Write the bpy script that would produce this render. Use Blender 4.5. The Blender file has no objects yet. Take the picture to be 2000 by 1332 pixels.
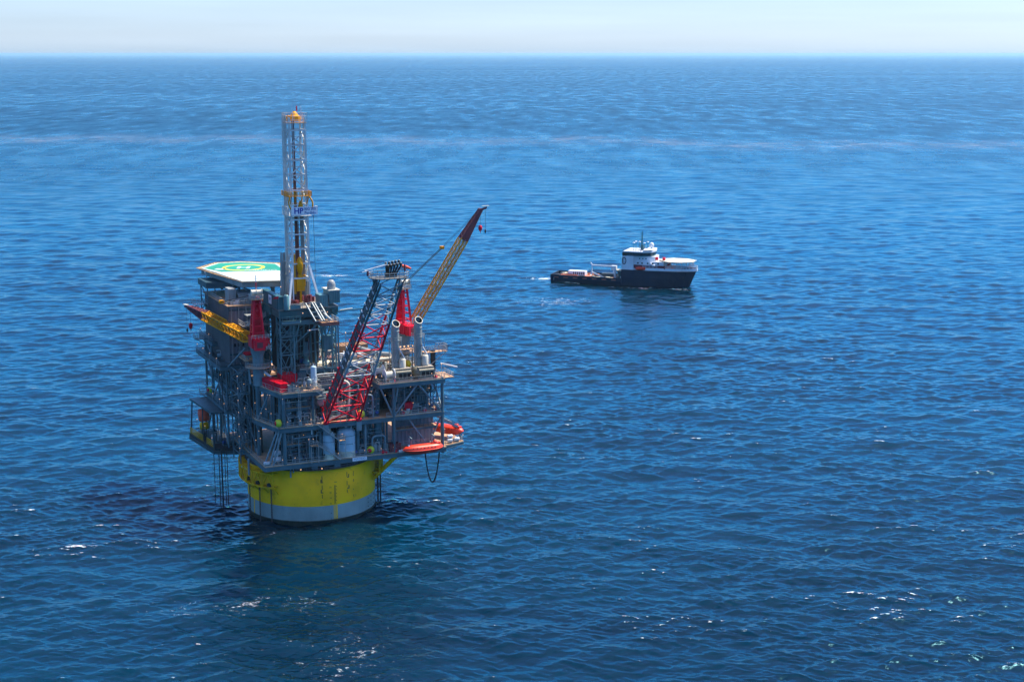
import bpy, bmesh, math, random
import numpy as np
from mathutils import Vector, Matrix

random.seed(11)
rng = np.random.default_rng(7)
scene = bpy.context.scene
COL = scene.collection
R_ = math.radians

# ------------------------------------------------------------------ camera, sky, sun, exposure
CAM_H = 127.0
cam_d = bpy.data.cameras.new("camera")
cam_d.sensor_width = 36.0
cam_d.lens = 52.2
cam_d.clip_start = 1.0
cam_d.clip_end = 600000.0
cam = bpy.data.objects.new("camera", cam_d)
COL.objects.link(cam)
cam.location = (0.0, 0.0, CAM_H)
cam.rotation_euler = (R_(90.0 - 10.95), 0.0, 0.0)
scene.camera = cam

SUN_EL = R_(59.0)
SUN_AZ = R_(30.5)          # from +X (right of the picture) towards +Y (away from the camera)
sun_dir = Vector((math.cos(SUN_EL) * math.cos(SUN_AZ), math.cos(SUN_EL) * math.sin(SUN_AZ), math.sin(SUN_EL)))
world = bpy.data.worlds.new("World")
scene.world = world
world.use_nodes = True
wn = world.node_tree.nodes
wl = world.node_tree.links
for n in list(wn):
    wn.remove(n)
w_out = wn.new("ShaderNodeOutputWorld")
w_bg = wn.new("ShaderNodeBackground")
w_bg.inputs["Strength"].default_value = 0.15
w_sky = wn.new("ShaderNodeTexSky")
w_sky.sky_type = 'NISHITA'
w_sky.sun_disc = False
w_sky.sun_elevation = SUN_EL
w_sky.sun_rotation = R_(90.0) - SUN_AZ
w_sky.altitude = 100.0
w_sky.air_density = 1.0
w_sky.dust_density = 0.25
w_sky.ozone_density = 5.0
# the sky pales towards the horizon and deepens to a clear blue higher up
w_tc = wn.new("ShaderNodeTexCoord")
w_sep = wn.new("ShaderNodeSeparateXYZ")
w_ramp = wn.new("ShaderNodeValToRGB")
w_ramp.color_ramp.elements[0].position = 0.0
w_ramp.color_ramp.elements[0].color = (0.35, 0.46, 0.72, 1)
w_ramp.color_ramp.elements[1].position = 0.009
w_ramp.color_ramp.elements[1].color = (0.405, 0.485, 0.71, 1)
for pos_, c_ in ((0.035, (0.435, 0.485, 0.64, 1)), (0.065, (0.13, 0.49, 0.78, 1)), (0.22, (0.09, 0.60, 1.0, 1)), (0.45, (0.60, 0.70, 0.92, 1)), (0.75, (1.35, 0.92, 0.80, 1))):
    e = w_ramp.color_ramp.elements.new(pos_)
    e.color = c_
wl.new(w_tc.outputs["Generated"], w_sep.inputs["Vector"])
wl.new(w_sep.outputs["Z"], w_ramp.inputs["Fac"])
w_tint = wn.new("ShaderNodeMixRGB")
w_tint.blend_type = 'MULTIPLY'
w_tint.inputs["Fac"].default_value = 1.0
wl.new(w_sky.outputs["Color"], w_tint.inputs["Color1"])
wl.new(w_ramp.outputs["Color"], w_tint.inputs["Color2"])
# faint unevenness of the haze
w_map = wn.new("ShaderNodeMapping")
w_map.inputs["Scale"].default_value = (1.6, 1.6, 30.0)
w_noise = wn.new("ShaderNodeTexNoise")
w_noise.inputs["Scale"].default_value = 2.2
w_noise.inputs["Detail"].default_value = 4.0
w_rng = wn.new("ShaderNodeMapRange")
w_rng.inputs["From Min"].default_value = 0.3
w_rng.inputs["From Max"].default_value = 0.7
w_rng.inputs["To Min"].default_value = 0.93
w_rng.inputs["To Max"].default_value = 1.05
w_mul = wn.new("ShaderNodeMixRGB")
w_mul.blend_type = 'MULTIPLY'
w_mul.inputs["Fac"].default_value = 1.0
wl.new(w_tc.outputs["Generated"], w_map.inputs["Vector"])
wl.new(w_map.outputs["Vector"], w_noise.inputs["Vector"])
wl.new(w_noise.outputs["Fac"], w_rng.inputs["Value"])
wl.new(w_tint.outputs["Color"], w_mul.inputs["Color1"])
wl.new(w_rng.outputs["Result"], w_mul.inputs["Color2"])
wl.new(w_mul.outputs["Color"], w_bg.inputs["Color"])
wl.new(w_bg.outputs["Background"], w_out.inputs["Surface"])

sun_d = bpy.data.lights.new("sun", 'SUN')
sun_d.energy = 4.4
sun_d.angle = R_(0.5)
sun_d.color = (1.0, 0.92, 0.80)
sun = bpy.data.objects.new("sun", sun_d)
COL.objects.link(sun)
sun.rotation_euler = sun_dir.to_track_quat('Z', 'Y').to_euler()

scene.view_settings.view_transform = 'Standard'
scene.view_settings.look = 'None'
scene.view_settings.exposure = 0.9
scene.view_settings.gamma = 1.0
scene.cycles.volume_bounces = 2
scene.cycles.sample_clamp_direct = 2.0
scene.cycles.sample_clamp_indirect = 4.0
scene.cycles.max_bounces = 6
scene.cycles.glossy_bounces = 3
scene.cycles.diffuse_bounces = 3
scene.cycles.caustics_reflective = False
scene.cycles.caustics_refractive = False

# ------------------------------------------------------------------ materials
MATS = {}


def mat_nodes(name):
    m = bpy.data.materials.new(name)
    m.use_nodes = True
    nt = m.node_tree
    b = nt.nodes["Principled BSDF"]
    return m, nt, b


def paint(name, col, rough=0.5, metal=0.0, grime=0.35, scale=0.6, rust=0.0, dirt=(0.10, 0.085, 0.07), bump=0.0, ribs=None):
    """Weathered paint: large blotches of dirt, vertical run-off streaks, a little rust."""
    m, nt, b = mat_nodes(name)
    N, L = nt.nodes, nt.links
    tc = N.new("ShaderNodeTexCoord")
    mp = N.new("ShaderNodeMapping")
    mp.inputs["Scale"].default_value = (scale * 2.2, scale * 2.2, scale * 0.35)
    L.new(tc.outputs["Object"], mp.inputs["Vector"])
    n1 = N.new("ShaderNodeTexNoise")
    n1.inputs["Scale"].default_value = 1.0
    n1.inputs["Detail"].default_value = 6.0
    n1.inputs["Roughness"].default_value = 0.65
    L.new(mp.outputs["Vector"], n1.inputs["Vector"])
    r1 = N.new("ShaderNodeValToRGB")
    r1.color_ramp.elements[0].position = 0.42
    r1.color_ramp.elements[1].position = 0.78
    L.new(n1.outputs["Fac"], r1.inputs["Fac"])
    mul = N.new("ShaderNodeMath")
    mul.operation = 'MULTIPLY'
    mul.inputs[1].default_value = grime
    L.new(r1.outputs["Color"], mul.inputs[0])
    mx = N.new("ShaderNodeMixRGB")
    mx.inputs["Color1"].default_value = (*col, 1)
    mx.inputs["Color2"].default_value = (*dirt, 1)
    L.new(mul.outputs[0], mx.inputs["Fac"])
    # broad tone variation
    n2 = N.new("ShaderNodeTexNoise")
    n2.inputs["Scale"].default_value = scale * 0.5
    n2.inputs["Detail"].default_value = 3.0
    L.new(tc.outputs["Object"], n2.inputs["Vector"])
    hv = N.new("ShaderNodeHueSaturation")
    mr = N.new("ShaderNodeMapRange")
    mr.inputs["From Min"].default_value = 0.3
    mr.inputs["From Max"].default_value = 0.7
    mr.inputs["To Min"].default_value = 0.78
    mr.inputs["To Max"].default_value = 1.18
    L.new(n2.outputs["Fac"], mr.inputs["Value"])
    L.new(mr.outputs["Result"], hv.inputs["Value"])
    L.new(mx.outputs["Color"], hv.inputs["Color"])
    last = hv.outputs["Color"]
    if rust > 0:
        n3 = N.new("ShaderNodeTexNoise")
        n3.inputs["Scale"].default_value = scale * 2.0
        n3.inputs["Detail"].default_value = 7.0
        L.new(tc.outputs["Object"], n3.inputs["Vector"])
        r3 = N.new("ShaderNodeValToRGB")
        r3.color_ramp.elements[0].position = 0.60
        r3.color_ramp.elements[1].position = 0.70
        L.new(n3.outputs["Fac"], r3.inputs["Fac"])
        m3 = N.new("ShaderNodeMath")
        m3.operation = 'MULTIPLY'
        m3.inputs[1].default_value = rust
        L.new(r3.outputs["Color"], m3.inputs[0])
        mx3 = N.new("ShaderNodeMixRGB")
        mx3.inputs["Color2"].default_value = (0.16, 0.055, 0.02, 1)
        L.new(last, mx3.inputs["Color1"])
        L.new(m3.outputs[0], mx3.inputs["Fac"])
        last = mx3.outputs["Color"]
    L.new(last, b.inputs["Base Color"])
    b.inputs["Metallic"].default_value = metal
    rr = N.new("ShaderNodeMapRange")
    rr.inputs["To Min"].default_value = max(0.08, rough - 0.12)
    rr.inputs["To Max"].default_value = min(1.0, rough + 0.2)
    L.new(n1.outputs["Fac"], rr.inputs["Value"])
    L.new(rr.outputs["Result"], b.inputs["Roughness"])
    if bump > 0:
        bp = N.new("ShaderNodeBump")
        bp.inputs["Strength"].default_value = bump
        bp.inputs["Distance"].default_value = 0.05
        L.new(n1.outputs["Fac"], bp.inputs["Height"])
        L.new(bp.outputs["Normal"], b.inputs["Normal"])
    MATS[name] = m
    return m


def glow(name, col, strength):
    m, nt, b = mat_nodes(name)
    b.inputs["Base Color"].default_value = (*col, 1)
    b.inputs["Emission Color"].default_value = (*col, 1)
    b.inputs["Emission Strength"].default_value = strength
    MATS[name] = m
    return m

# ------------------------------------------------------------------ sea: one sheet of real waves out to the horizon
def build_sea():
    f_px = 1485.0
    rads = [20.0, 60.0, 120.0, 180.0, 220.0]
    r = 245.0
    while r < 2.0e5:
        rads.append(r)
        d = 0.5 * (r * r + CAM_H ** 2) / (CAM_H * f_px)
        r += max(0.34, d)
    rads.append(2.2e5)
    rads = np.array(rads, dtype=np.float32)
    fine = np.radians(np.linspace(-23.0, 23.0, 1650))
    coarse = np.radians(np.concatenate([np.linspace(23.0, 60.0, 50)[1:], np.linspace(60.0, 300.0, 40)[1:-1], np.linspace(300.0, 337.0, 50)[:-1]]))
    ang = np.concatenate([fine, coarse]).astype(np.float32)
    nr, na = len(rads), len(ang)
    A, Rr = np.meshgrid(ang, rads)
    X = (Rr * np.sin(A)).ravel().astype(np.float32)
    Y = (Rr * np.cos(A)).ravel().astype(np.float32)
    RR = Rr.ravel()
    Z = np.zeros_like(X)
    DX = np.zeros_like(X)
    DY = np.zeros_like(X)
    near = RR < 9000.0
    fine_i = np.where(near)[0]
    x, y, rr = X[fine_i], Y[fine_i], RR[fine_i]
    step = np.maximum(0.34, 0.5 * (rr * rr + CAM_H ** 2) / (CAM_H * f_px))
    z = np.zeros_like(x)
    dx = np.zeros_like(x)
    dy = np.zeros_like(x)
    jx, jy, jc = np.zeros_like(x), np.zeros_like(x), np.zeros_like(x)
    g = np.random.default_rng(23)
    # wind sea running towards the camera and a little to the left, plus a longer swell
    # gust patches: the short chop is livelier in some places than in others
    gust_f = np.zeros_like(x)
    for i in range(14):
        lam = 60.0 * (420.0 / 60.0) ** g.random()
        th = g.random() * 6.283
        gust_f += np.cos((2 * math.pi / lam) * (math.cos(th) * x * 0.6 + math.sin(th) * y) + g.random() * 6.283).astype(np.float32)
    gust_f = np.clip(1.0 + 0.085 * gust_f, 0.78, 1.16).astype(np.float32)
    nw = 240
    for i in range(nw):
        t = (i + g.random()) / nw
        lam = 1.25 * (64.0 / 1.25) ** (t ** 1.45)
        fam = g.random()
        main = R_(-62.0) if fam < 0.45 else (R_(-112.0) if fam < 0.85 else R_(-88.0))
        th = main + g.normal() * R_(17.0)
        k = 2 * math.pi / lam
        slope = 0.0225 * (0.7 + 0.6 * g.random())
        if lam > 6.5:
            slope *= (6.5 / lam) ** 0.7
        a = slope / k
        kx, ky = k * math.cos(th), k * math.sin(th)
        ph = (kx * x + ky * y + g.random() * 6.283).astype(np.float32)
        w = np.clip((lam / step - 1.9) / 1.2, 0.0, 1.0).astype(np.float32)
        if lam < 9.0:
            w = w * gust_f
        cph, sph = np.cos(ph), np.sin(ph)
        z += w * a * cph
        q = 0.55
        jx += w * q * a * k * math.cos(th) ** 2 * cph
        jy += w * q * a * k * math.sin(th) ** 2 * cph
        jc += w * q * a * k * math.cos(th) * math.sin(th) * cph
        dx -= w * q * a * math.cos(th) * sph
        dy -= w * q * a * math.sin(th) * sph
    Z[fine_i] = z
    DX[fine_i] = dx
    DY[fine_i] = dy
    co = np.stack([X + DX, Y + DY, Z], axis=1).astype(np.float32)
    i0 = np.arange(nr - 1)[:, None] * na
    j = np.arange(na)[None, :]
    j2 = (j + 1) % na
    quads = np.stack([i0 + j, i0 + j2, i0 + na + j2, i0 + na + j], axis=2).reshape(-1, 4)
    quads = quads[:, ::-1]
    me = bpy.data.meshes.new("sea")
    me.vertices.add(len(co))
    me.vertices.foreach_set("co", co.ravel())
    me.loops.add(quads.size)
    me.loops.foreach_set("vertex_index", quads.astype(np.int32).ravel())
    me.polygons.add(len(quads))
    me.polygons.foreach_set("loop_start", (np.arange(len(quads)) * 4).astype(np.int32))
    me.polygons.foreach_set("use_smooth", np.ones(len(quads), dtype=bool))
    # crest attribute: where the surface is high and bunched up, foam can form
    fo = np.zeros_like(X)
    fold = 1.0 - ((1.0 - jx) * (1.0 - jy) - jc * jc)
    print("fold percentiles", np.percentile(fold, [50, 90, 99, 99.7, 99.9]))
    fo[fine_i] = fold
    at = me.attributes.new("crest", 'FLOAT', 'POINT')
    at.data.foreach_set("value", fo.astype(np.float32))
    me.update()
    me.validate()
    ob = bpy.data.objects.new("sea", me)
    ob["kind"] = "structure"
    COL.objects.link(ob)

    m, nt, b = mat_nodes("sea_water")
    N, L = nt.nodes, nt.links
    tc = N.new("ShaderNodeTexCoord")

    def mapped(sx, sy, rot=0.0):
        mp = N.new("ShaderNodeMapping")
        mp.inputs["Scale"].default_value = (sx, sy, 1.0)
        mp.inputs["Rotation"].default_value = (0, 0, rot)
        L.new(tc.outputs["Object"], mp.inputs["Vector"])
        return mp.outputs["Vector"]

    def noise(vec, scale, detail, rough=0.5, dist=0.0):
        n = N.new("ShaderNodeTexNoise")
        n.noise_dimensions = '2D'
        n.inputs["Scale"].default_value = scale
        n.inputs["Detail"].default_value = detail
        n.inputs["Roughness"].default_value = rough
        n.inputs["Distortion"].default_value = dist
        L.new(vec, n.inputs["Vector"])
        return n.outputs["Fac"]

    def math_(op, a, b_=None, clamp=False):
        n = N.new("ShaderNodeMath")
        n.operation = op
        n.use_clamp = clamp
        for k, v in ((0, a), (1, b_)):
            if v is None:
                continue
            if isinstance(v, (int, float)):
                n.inputs[k].default_value = v
            else:
                L.new(v, n.inputs[k])
        return n.outputs[0]

    def rng_(v, a, b_, c, d):
        n = N.new("ShaderNodeMapRange")
        n.inputs["From Min"].default_value = a
        n.inputs["From Max"].default_value = b_
        n.inputs["To Min"].default_value = c
        n.inputs["To Max"].default_value = d
        L.new(v, n.inputs["Value"])
        return n.outputs["Result"]

    # ripples (bump): capillary chop, wind chop and a mid band for the far sea
    rip = noise(mapped(0.42, 1.0, 0.12), 1.3, 5.0, 0.62, 0.4)
    mid = noise(mapped(0.5, 1.0, -0.2), 0.13, 6.0, 0.6, 0.5)
    hsum = math_('ADD', math_('MULTIPLY', rip, 0.05), math_('MULTIPLY', mid, 0.2))
    bp = N.new("ShaderNodeBump")
    bp.inputs["Strength"].default_value = 1.0
    bp.inputs["Distance"].default_value = 1.0
    L.new(hsum, bp.inputs["Height"])
    L.new(bp.outputs["Normal"], b.inputs["Normal"])
    # water body colour: slow drifting patches of upwelling blue
    pat = noise(mapped(0.35, 1.0, 0.05), 0.012, 4.0, 0.55, 0.3)
    cr = N.new("ShaderNodeValToRGB")
    cr.color_ramp.elements[0].position = 0.30
    cr.color_ramp.elements[0].color = (0.00001, 0.0115, 0.028, 1)
    cr.color_ramp.elements[1].position = 0.72
    cr.color_ramp.elements[1].color = (0.00002, 0.020, 0.046, 1)
    L.new(pat, cr.inputs["Fac"])
    gust = math_('ADD', math_('MULTIPLY', noise(mapped(0.22, 1.0, 0.03), 0.0045, 5.0, 0.62, 0.4), 0.5), math_('MULTIPLY', noise(mapped(0.25, 1.0, -0.06), 0.06, 5.0, 0.65, 0.4), 0.5))
    gv = rng_(gust, 0.36, 0.64, 0.7, 1.35)
    gm = N.new("ShaderNodeMixRGB")
    gm.blend_type = 'MULTIPLY'
    gm.inputs["Fac"].default_value = 1.0
    L.new(cr.outputs["Color"], gm.inputs["Color1"])
    L.new(gv, gm.inputs["Color2"])
    # foam: torn flecks on the crests, thinly scattered
    ca = N.new("ShaderNodeAttribute")
    ca.attribute_name = "crest"
    f_big = noise(mapped(0.45, 1.0, 0.08), 0.045, 3.0, 0.5)
    f_mid = noise(mapped(0.4, 1.0, 0.1), 0.32, 4.0, 0.6, 0.8)
    f_small = noise(mapped(0.6, 1.0, 0.0), 2.2, 5.0, 0.7, 0.6)
    s = math_('ADD', ca.outputs["Fac"], math_('MULTIPLY', math_('SUBTRACT', f_big, 0.5), 0.7))
    s = math_('ADD', s, math_('MULTIPLY', math_('SUBTRACT', f_small, 0.5), 0.5))
    s = math_('ADD', s, math_('MULTIPLY', math_('SUBTRACT', f_mid, 0.5), 0.5))
    foam = rng_(s, 0.375, 0.505, 0.0, 1.0)
    n_c = N.new("ShaderNodeClamp")
    L.new(foam, n_c.inputs["Value"])
    foam = n_c.outputs["Result"]
    # a long windrow of foam lying across the sea about two and a half kilometres off
    sep = N.new("ShaderNodeSeparateXYZ")
    L.new(tc.outputs["Object"], sep.inputs["Vector"])
    yy = math_('ADD', sep.outputs["Y"], math_('MULTIPLY', sep.outputs["X"], 0.16))
    wob = noise(mapped(1.0, 0.2), 0.0022, 4.0, 0.6)
    yy = math_('ADD', yy, math_('MULTIPLY', math_('SUBTRACT', wob, 0.5), 420.0))
    dist = math_('ABSOLUTE', math_('SUBTRACT', yy, 2200.0))
    band = math_('SUBTRACT', 1.0, math_('DIVIDE', dist, 150.0), clamp=True)
    wn_ = noise(mapped(0.25, 1.0), 0.06, 5.0, 0.7, 0.5)
    row = math_('MULTIPLY', band, rng_(wn_, 0.45, 0.78, 0.0, 0.30))
    nx = N.new("ShaderNodeClamp")
    L.new(row, nx.inputs["Value"])
    foam = math_('MAXIMUM', foam, nx.outputs["Result"])
    # churned water: the ship's stern wash, its bow and side, and a patch left of the ship
    wash = noise(mapped(0.6, 1.0, 0.3), 0.35, 6.0, 0.75, 1.2)
    wash2 = noise(mapped(0.8, 1.0, 0.3), 1.4, 4.0, 0.7, 0.5)
    wsum = math_('ADD', math_('MULTIPLY', wash, 0.7), math_('MULTIPLY', wash2, 0.3))
    for (wx, wy, ax_, ay_, rot_, amt) in ((19.0, 844.5, 9.0, 7.0, -0.34, 1.0), (14.0, 846.0, 15.0, 9.0, -0.34, 0.5), (32.0, 829.5, 10.0, 2.6, -0.34, 1.0), (89.0, 806.0, 16.0, 4.5, -0.34, 0.75),
                                          (66.0, 812.0, 26.0, 3.6, -0.34, 0.6), (24.0, 764.0, 40.0, 26.0, 0.0, 0.5), (-104.0, 858.0, 18.0, 9.0, 0.0, 0.95), (-63.0, 384.0, 22.0, 5.0, 0.1, 0.3),
                                          (-62.0, 330.0, 34.0, 12.0, 0.2, 0.42), (-36.0, 300.0, 16.0, 30.0, 0.1, 0.42)):
        mp = N.new("ShaderNodeMapping")
        mp.vector_type = 'TEXTURE'
        mp.inputs["Location"].default_value = (wx, wy, 0)
        mp.inputs["Rotation"].default_value = (0, 0, rot_)
        mp.inputs["Scale"].default_value = (ax_, ay_, 1e6)
        L.new(tc.outputs["Object"], mp.inputs["Vector"])
        le = N.new("ShaderNodeVectorMath")
        le.operation = 'LENGTH'
        L.new(mp.outputs["Vector"], le.inputs[0])
        fall = math_('SUBTRACT', 1.0, le.outputs["Value"], True)
        v_ = math_('ADD', wsum, math_('MULTIPLY', fall, 0.30 * amt))
        inside = math_('GREATER_THAN', fall, 0.001)
        f_ = math_('MULTIPLY', rng_(v_, 0.66, 0.80, 0.0, 0.9), inside, True)
        foam = math_('MAXIMUM', foam, f_)
    mx = N.new("ShaderNodeMixRGB")
    mx.inputs["Color2"].default_value = (0.72, 0.78, 0.82, 1)
    L.new(gm.outputs["Color"], mx.inputs["Color1"])
    L.new(foam, mx.inputs["Fac"])
    L.new(mx.outputs["Color"], b.inputs["Base Color"])
    b.inputs["Subsurface Weight"].default_value = 1.0
    b.inputs["Subsurface Radius"].default_value = (0.25, 0.7, 1.0)
    b.inputs["Subsurface Scale"].default_value = 130.0
    b.inputs["IOR"].default_value = 1.333
    b.inputs["Specular Tint"].default_value = (0.08, 0.79, 1.0, 1)
    # unresolved chop far off shows as a rougher sheet
    ln = N.new("ShaderNodeVectorMath")
    ln.operation = 'LENGTH'
    L.new(tc.outputs["Object"], ln.inputs[0])
    far = N.new("ShaderNodeMapRange")
    far.inputs["From Min"].default_value = 350.0
    far.inputs["From Max"].default_value = 2600.0
    far.inputs["To Min"].default_value = 0.08
    far.inputs["To Max"].default_value = 0.33
    L.new(ln.outputs["Value"], far.inputs["Value"])
    ro = math_('ADD', math_('MULTIPLY', foam, 0.6), far.outputs["Result"], True)
    farw = rng_(ln.outputs["Value"], 700.0, 3000.0, 0.0, 1.0)
    cw = N.new("ShaderNodeClamp")
    L.new(farw, cw.inputs["Value"])
    sp1 = noise(mapped(1.0, 0.32, 0.02), 0.022, 4.0, 0.7)
    sp2 = noise(mapped(0.2, 1.0, 0.02), 0.0016, 3.0, 0.6)
    spk = math_('ADD', math_('MULTIPLY', math_('SUBTRACT', sp1, 0.5), 0.7), math_('MULTIPLY', math_('SUBTRACT', sp2, 0.5), 0.22))
    ro = math_('ADD', ro, math_('MULTIPLY', spk, cw.outputs["Result"]), True)
    L.new(ro, b.inputs["Roughness"])
    me.materials.append(m)
    return ob


build_sea()

# haze: a box of even, pale air from just under the water to just over the derrick, sky outside
HAZE = True
if HAZE:
    bm = bmesh.new()
    bmesh.ops.create_cube(bm, size=1.0)
    S = 4.6e5
    for v in bm.verts:
        v.co.x *= S
        v.co.y *= S
        v.co.z = -6.0 if v.co.z < 0 else 136.0
    me = bpy.data.meshes.new("haze")
    bm.to_mesh(me)
    bm.free()
    hz = bpy.data.objects.new("haze", me)
    hz["kind"] = "stuff"
    COL.objects.link(hz)
    m = bpy.data.materials.new("haze_air")
    m.use_nodes = True
    nt = m.node_tree
    for n in list(nt.nodes):
        nt.nodes.remove(n)
    o = nt.nodes.new("ShaderNodeOutputMaterial")
    pv = nt.nodes.new("ShaderNodeVolumePrincipled")
    pv.inputs["Color"].default_value = (0.52, 0.81, 0.94, 1)
    pv.inputs["Density"].default_value = 2.2e-5
    pv.inputs["Anisotropy"].default_value = 0.25
    nt.links.new(pv.outputs["Volume"], o.inputs["Volume"])
    me.materials.append(m)
# ------------------------------------------------------------------ frames and mesh helpers
ANG = R_(25.0)
ORIGIN = Vector((-57.262, 409.124, 0.0))      # where the hull's axis meets the sea
CA, SA = math.cos(ANG), math.sin(ANG)


def W(u, v, z):
    """platform coordinates (u along the front face, v into the platform, z up) to the world"""
    return Vector((ORIGIN.x + u * CA - v * SA, ORIGIN.y + u * SA + v * CA, z))


class MB:
    """Collects boxes, tubes, plates and turned shapes, then links them as ONE mesh object."""

    def __init__(s):
        s.v, s.f, s.mi, s.sm = [], [], [], []
        s.cur = 0

    def mat(s, i):
        s.cur = i
        return s

    def add(s, vs, fs, smooth=False):
        o = len(s.v)
        s.v += [tuple(p) for p in vs]
        for f in fs:
            s.f.append(tuple(i + o for i in f))
            s.mi.append(s.cur)
            s.sm.append(smooth)
        return s

    def box(s, a, b):
        x0, x1 = sorted((a[0], b[0]))
        y0, y1 = sorted((a[1], b[1]))
        z0, z1 = sorted((a[2], b[2]))
        vs = [(x0, y0, z0), (x1, y0, z0), (x1, y1, z0), (x0, y1, z0), (x0, y0, z1), (x1, y0, z1), (x1, y1, z1), (x0, y1, z1)]
        return s.add(vs, [(3, 2, 1, 0), (4, 5, 6, 7), (0, 1, 5, 4), (1, 2, 6, 5), (2, 3, 7, 6), (3, 0, 4, 7)])

    def cbox(s, c, d, rz=0.0, tilt=None):
        m = Matrix.Rotation(rz, 3, 'Z')
        if tilt:
            m = m @ Matrix.Rotation(tilt[0], 3, tilt[1])
        vs = []
        for k in ((-1, -1, -1), (1, -1, -1), (1, 1, -1), (-1, 1, -1), (-1, -1, 1), (1, -1, 1), (1, 1, 1), (-1, 1, 1)):
            vs.append(Vector(c) + m @ Vector((k[0] * d[0] / 2, k[1] * d[1] / 2, k[2] * d[2] / 2)))
        return s.add(vs, [(3, 2, 1, 0), (4, 5, 6, 7), (0, 1, 5, 4), (1, 2, 6, 5), (2, 3, 7, 6), (3, 0, 4, 7)])

    def bar(s, p, q, w, h=None):
        """square-section member from p to q"""
        h = h or w
        p, q = Vector(p), Vector(q)
        d = q - p
        if d.length < 1e-6:
            return s
        d.normalize()
        up = Vector((0, 0, 1)) if abs(d.z) < 0.95 else Vector((0, 1, 0))
        a = d.cross(up).normalized() * (w / 2)
        b = a.normalized().cross(d) * (h / 2)
        vs = [p - a - b, p + a - b, p + a + b, p - a + b, q - a - b, q + a - b, q + a + b, q - a + b]
        return s.add(vs, [(0, 1, 2, 3), (7, 6, 5, 4), (1, 0, 4, 5), (2, 1, 5, 6), (3, 2, 6, 7), (0, 3, 7, 4)])

    def beam(s, p, q, h=1.0, w=0.4, t=0.08):
        """I-section girder lying from p to q, p and q on its top face"""
        p, q = Vector(p), Vector(q)
        dz = Vector((0, 0, 1))
        s.bar(p - dz * t / 2, q - dz * t / 2, w, t)
        s.bar(p - dz * (h - t / 2), q - dz * (h - t / 2), w, t)
        s.bar(p - dz * h / 2, q - dz * h / 2, t * 1.2, h - 2 * t)
        return s

    def tube(s, p, q, r, n=8, r2=None, caps=True):
        p, q = Vector(p), Vector(q)
        d = q - p
        if d.length < 1e-6:
            return s
        d.normalize()
        up = Vector((0, 0, 1)) if abs(d.z) < 0.95 else Vector((1, 0, 0))
        a = d.cross(up).normalized()
        b = d.cross(a).normalized()
        r2 = r if r2 is None else r2
        vs = []
        for k in range(n):
            t = 2 * math.pi * k / n
            vs.append(p + (a * math.cos(t) + b * math.sin(t)) * r)
        for k in range(n):
            t = 2 * math.pi * k / n
            vs.append(q + (a * math.cos(t) + b * math.sin(t)) * r2)
        fs = [(k, k + n, (k + 1) % n + n, (k + 1) % n) for k in range(n)]
        s.add(vs, fs, True)
        if caps:
            s.add(vs[:n], [tuple(range(n))])
            s.add(vs[n:], [tuple(reversed(range(n)))])
        return s

    def pipe(s, pts, r, n=8):
        """swept round pipe through pts with mitred joints"""
        pts = [Vector(p) for p in pts]
        m = len(pts)
        rings = []
        ref = None
        for i, p in enumerate(pts):
            d0 = (pts[i] - pts[i - 1]).normalized() if i > 0 else None
            d1 = (pts[i + 1] - pts[i]).normalized() if i < m - 1 else None
            d = ((d0 or d1) + (d1 or d0))
            d = d.normalized() if d.length > 1e-6 else (d0 or d1)
            if ref is None:
                up = Vector((0, 0, 1)) if abs(d.z) < 0.9 else Vector((1, 0, 0))
                a = d.cross(up).normalized()
            else:
                a = (ref - d * ref.dot(d))
                a = a.normalized() if a.length > 1e-6 else d.orthogonal().normalized()
            ref = a
            b = d.cross(a)
            rings.append([p + (a * math.cos(2 * math.pi * k / n) + b * math.sin(2 * math.pi * k / n)) * r for k in range(n)])
        vs = [v for rg in rings for v in rg]
        fs = []
        for i in range(m - 1):
            for k in range(n):
                fs.append((i * n + k, (i + 1) * n + k, (i + 1) * n + (k + 1) % n, i * n + (k + 1) % n))
        s.add(vs, fs, True)
        s.add(rings[0], [tuple(range(n))])
        s.add(rings[-1], [tuple(reversed(range(n)))])
        return s

    def bend(s, pts, r, rad=0.6, n=8):
        """pipe with rounded elbows"""
        pts = [Vector(p) for p in pts]
        out = [pts[0]]
        for i in range(1, len(pts) - 1):
            a = (pts[i - 1] - pts[i])
            b = (pts[i + 1] - pts[i])
            k = min(rad, a.length * 0.45, b.length * 0.45)
            p0, p1 = pts[i] + a.normalized() * k, pts[i] + b.normalized() * k
            for t in (0.0, 0.33, 0.67, 1.0):
                out.append((1 - t) ** 2 * p0 + 2 * t * (1 - t) * pts[i] + t * t * p1)
        out.append(pts[-1])
        return s.pipe(out, r, n)

    def lathe(s, prof, c=(0, 0, 0), n=24, axis='z', smooth=True, a0=0.0, a1=2 * math.pi):
        """turned shape: prof is a list of (radius, height)"""
        full = abs(a1 - a0 - 2 * math.pi) < 1e-6
        cols = n if full else n + 1
        vs = []
        for (r, h) in prof:
            for k in range(cols):
                t = a0 + (a1 - a0) * k / n
                x, y = r * math.cos(t), r * math.sin(t)
                if axis == 'z':
                    p = (c[0] + x, c[1] + y, c[2] + h)
                elif axis == 'x':
                    p = (c[0] + h, c[1] + x, c[2] + y)
                else:
                    p = (c[0] + y, c[1] + h, c[2] + x)
                vs.append(p)
        fs = []
        for i in range(len(prof) - 1):
            for k in range(n):
                k2 = (k + 1) % cols
                fs.append((i * cols + k, i * cols + k2, (i + 1) * cols + k2, (i + 1) * cols + k))
        return s.add(vs, fs, smooth)

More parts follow.
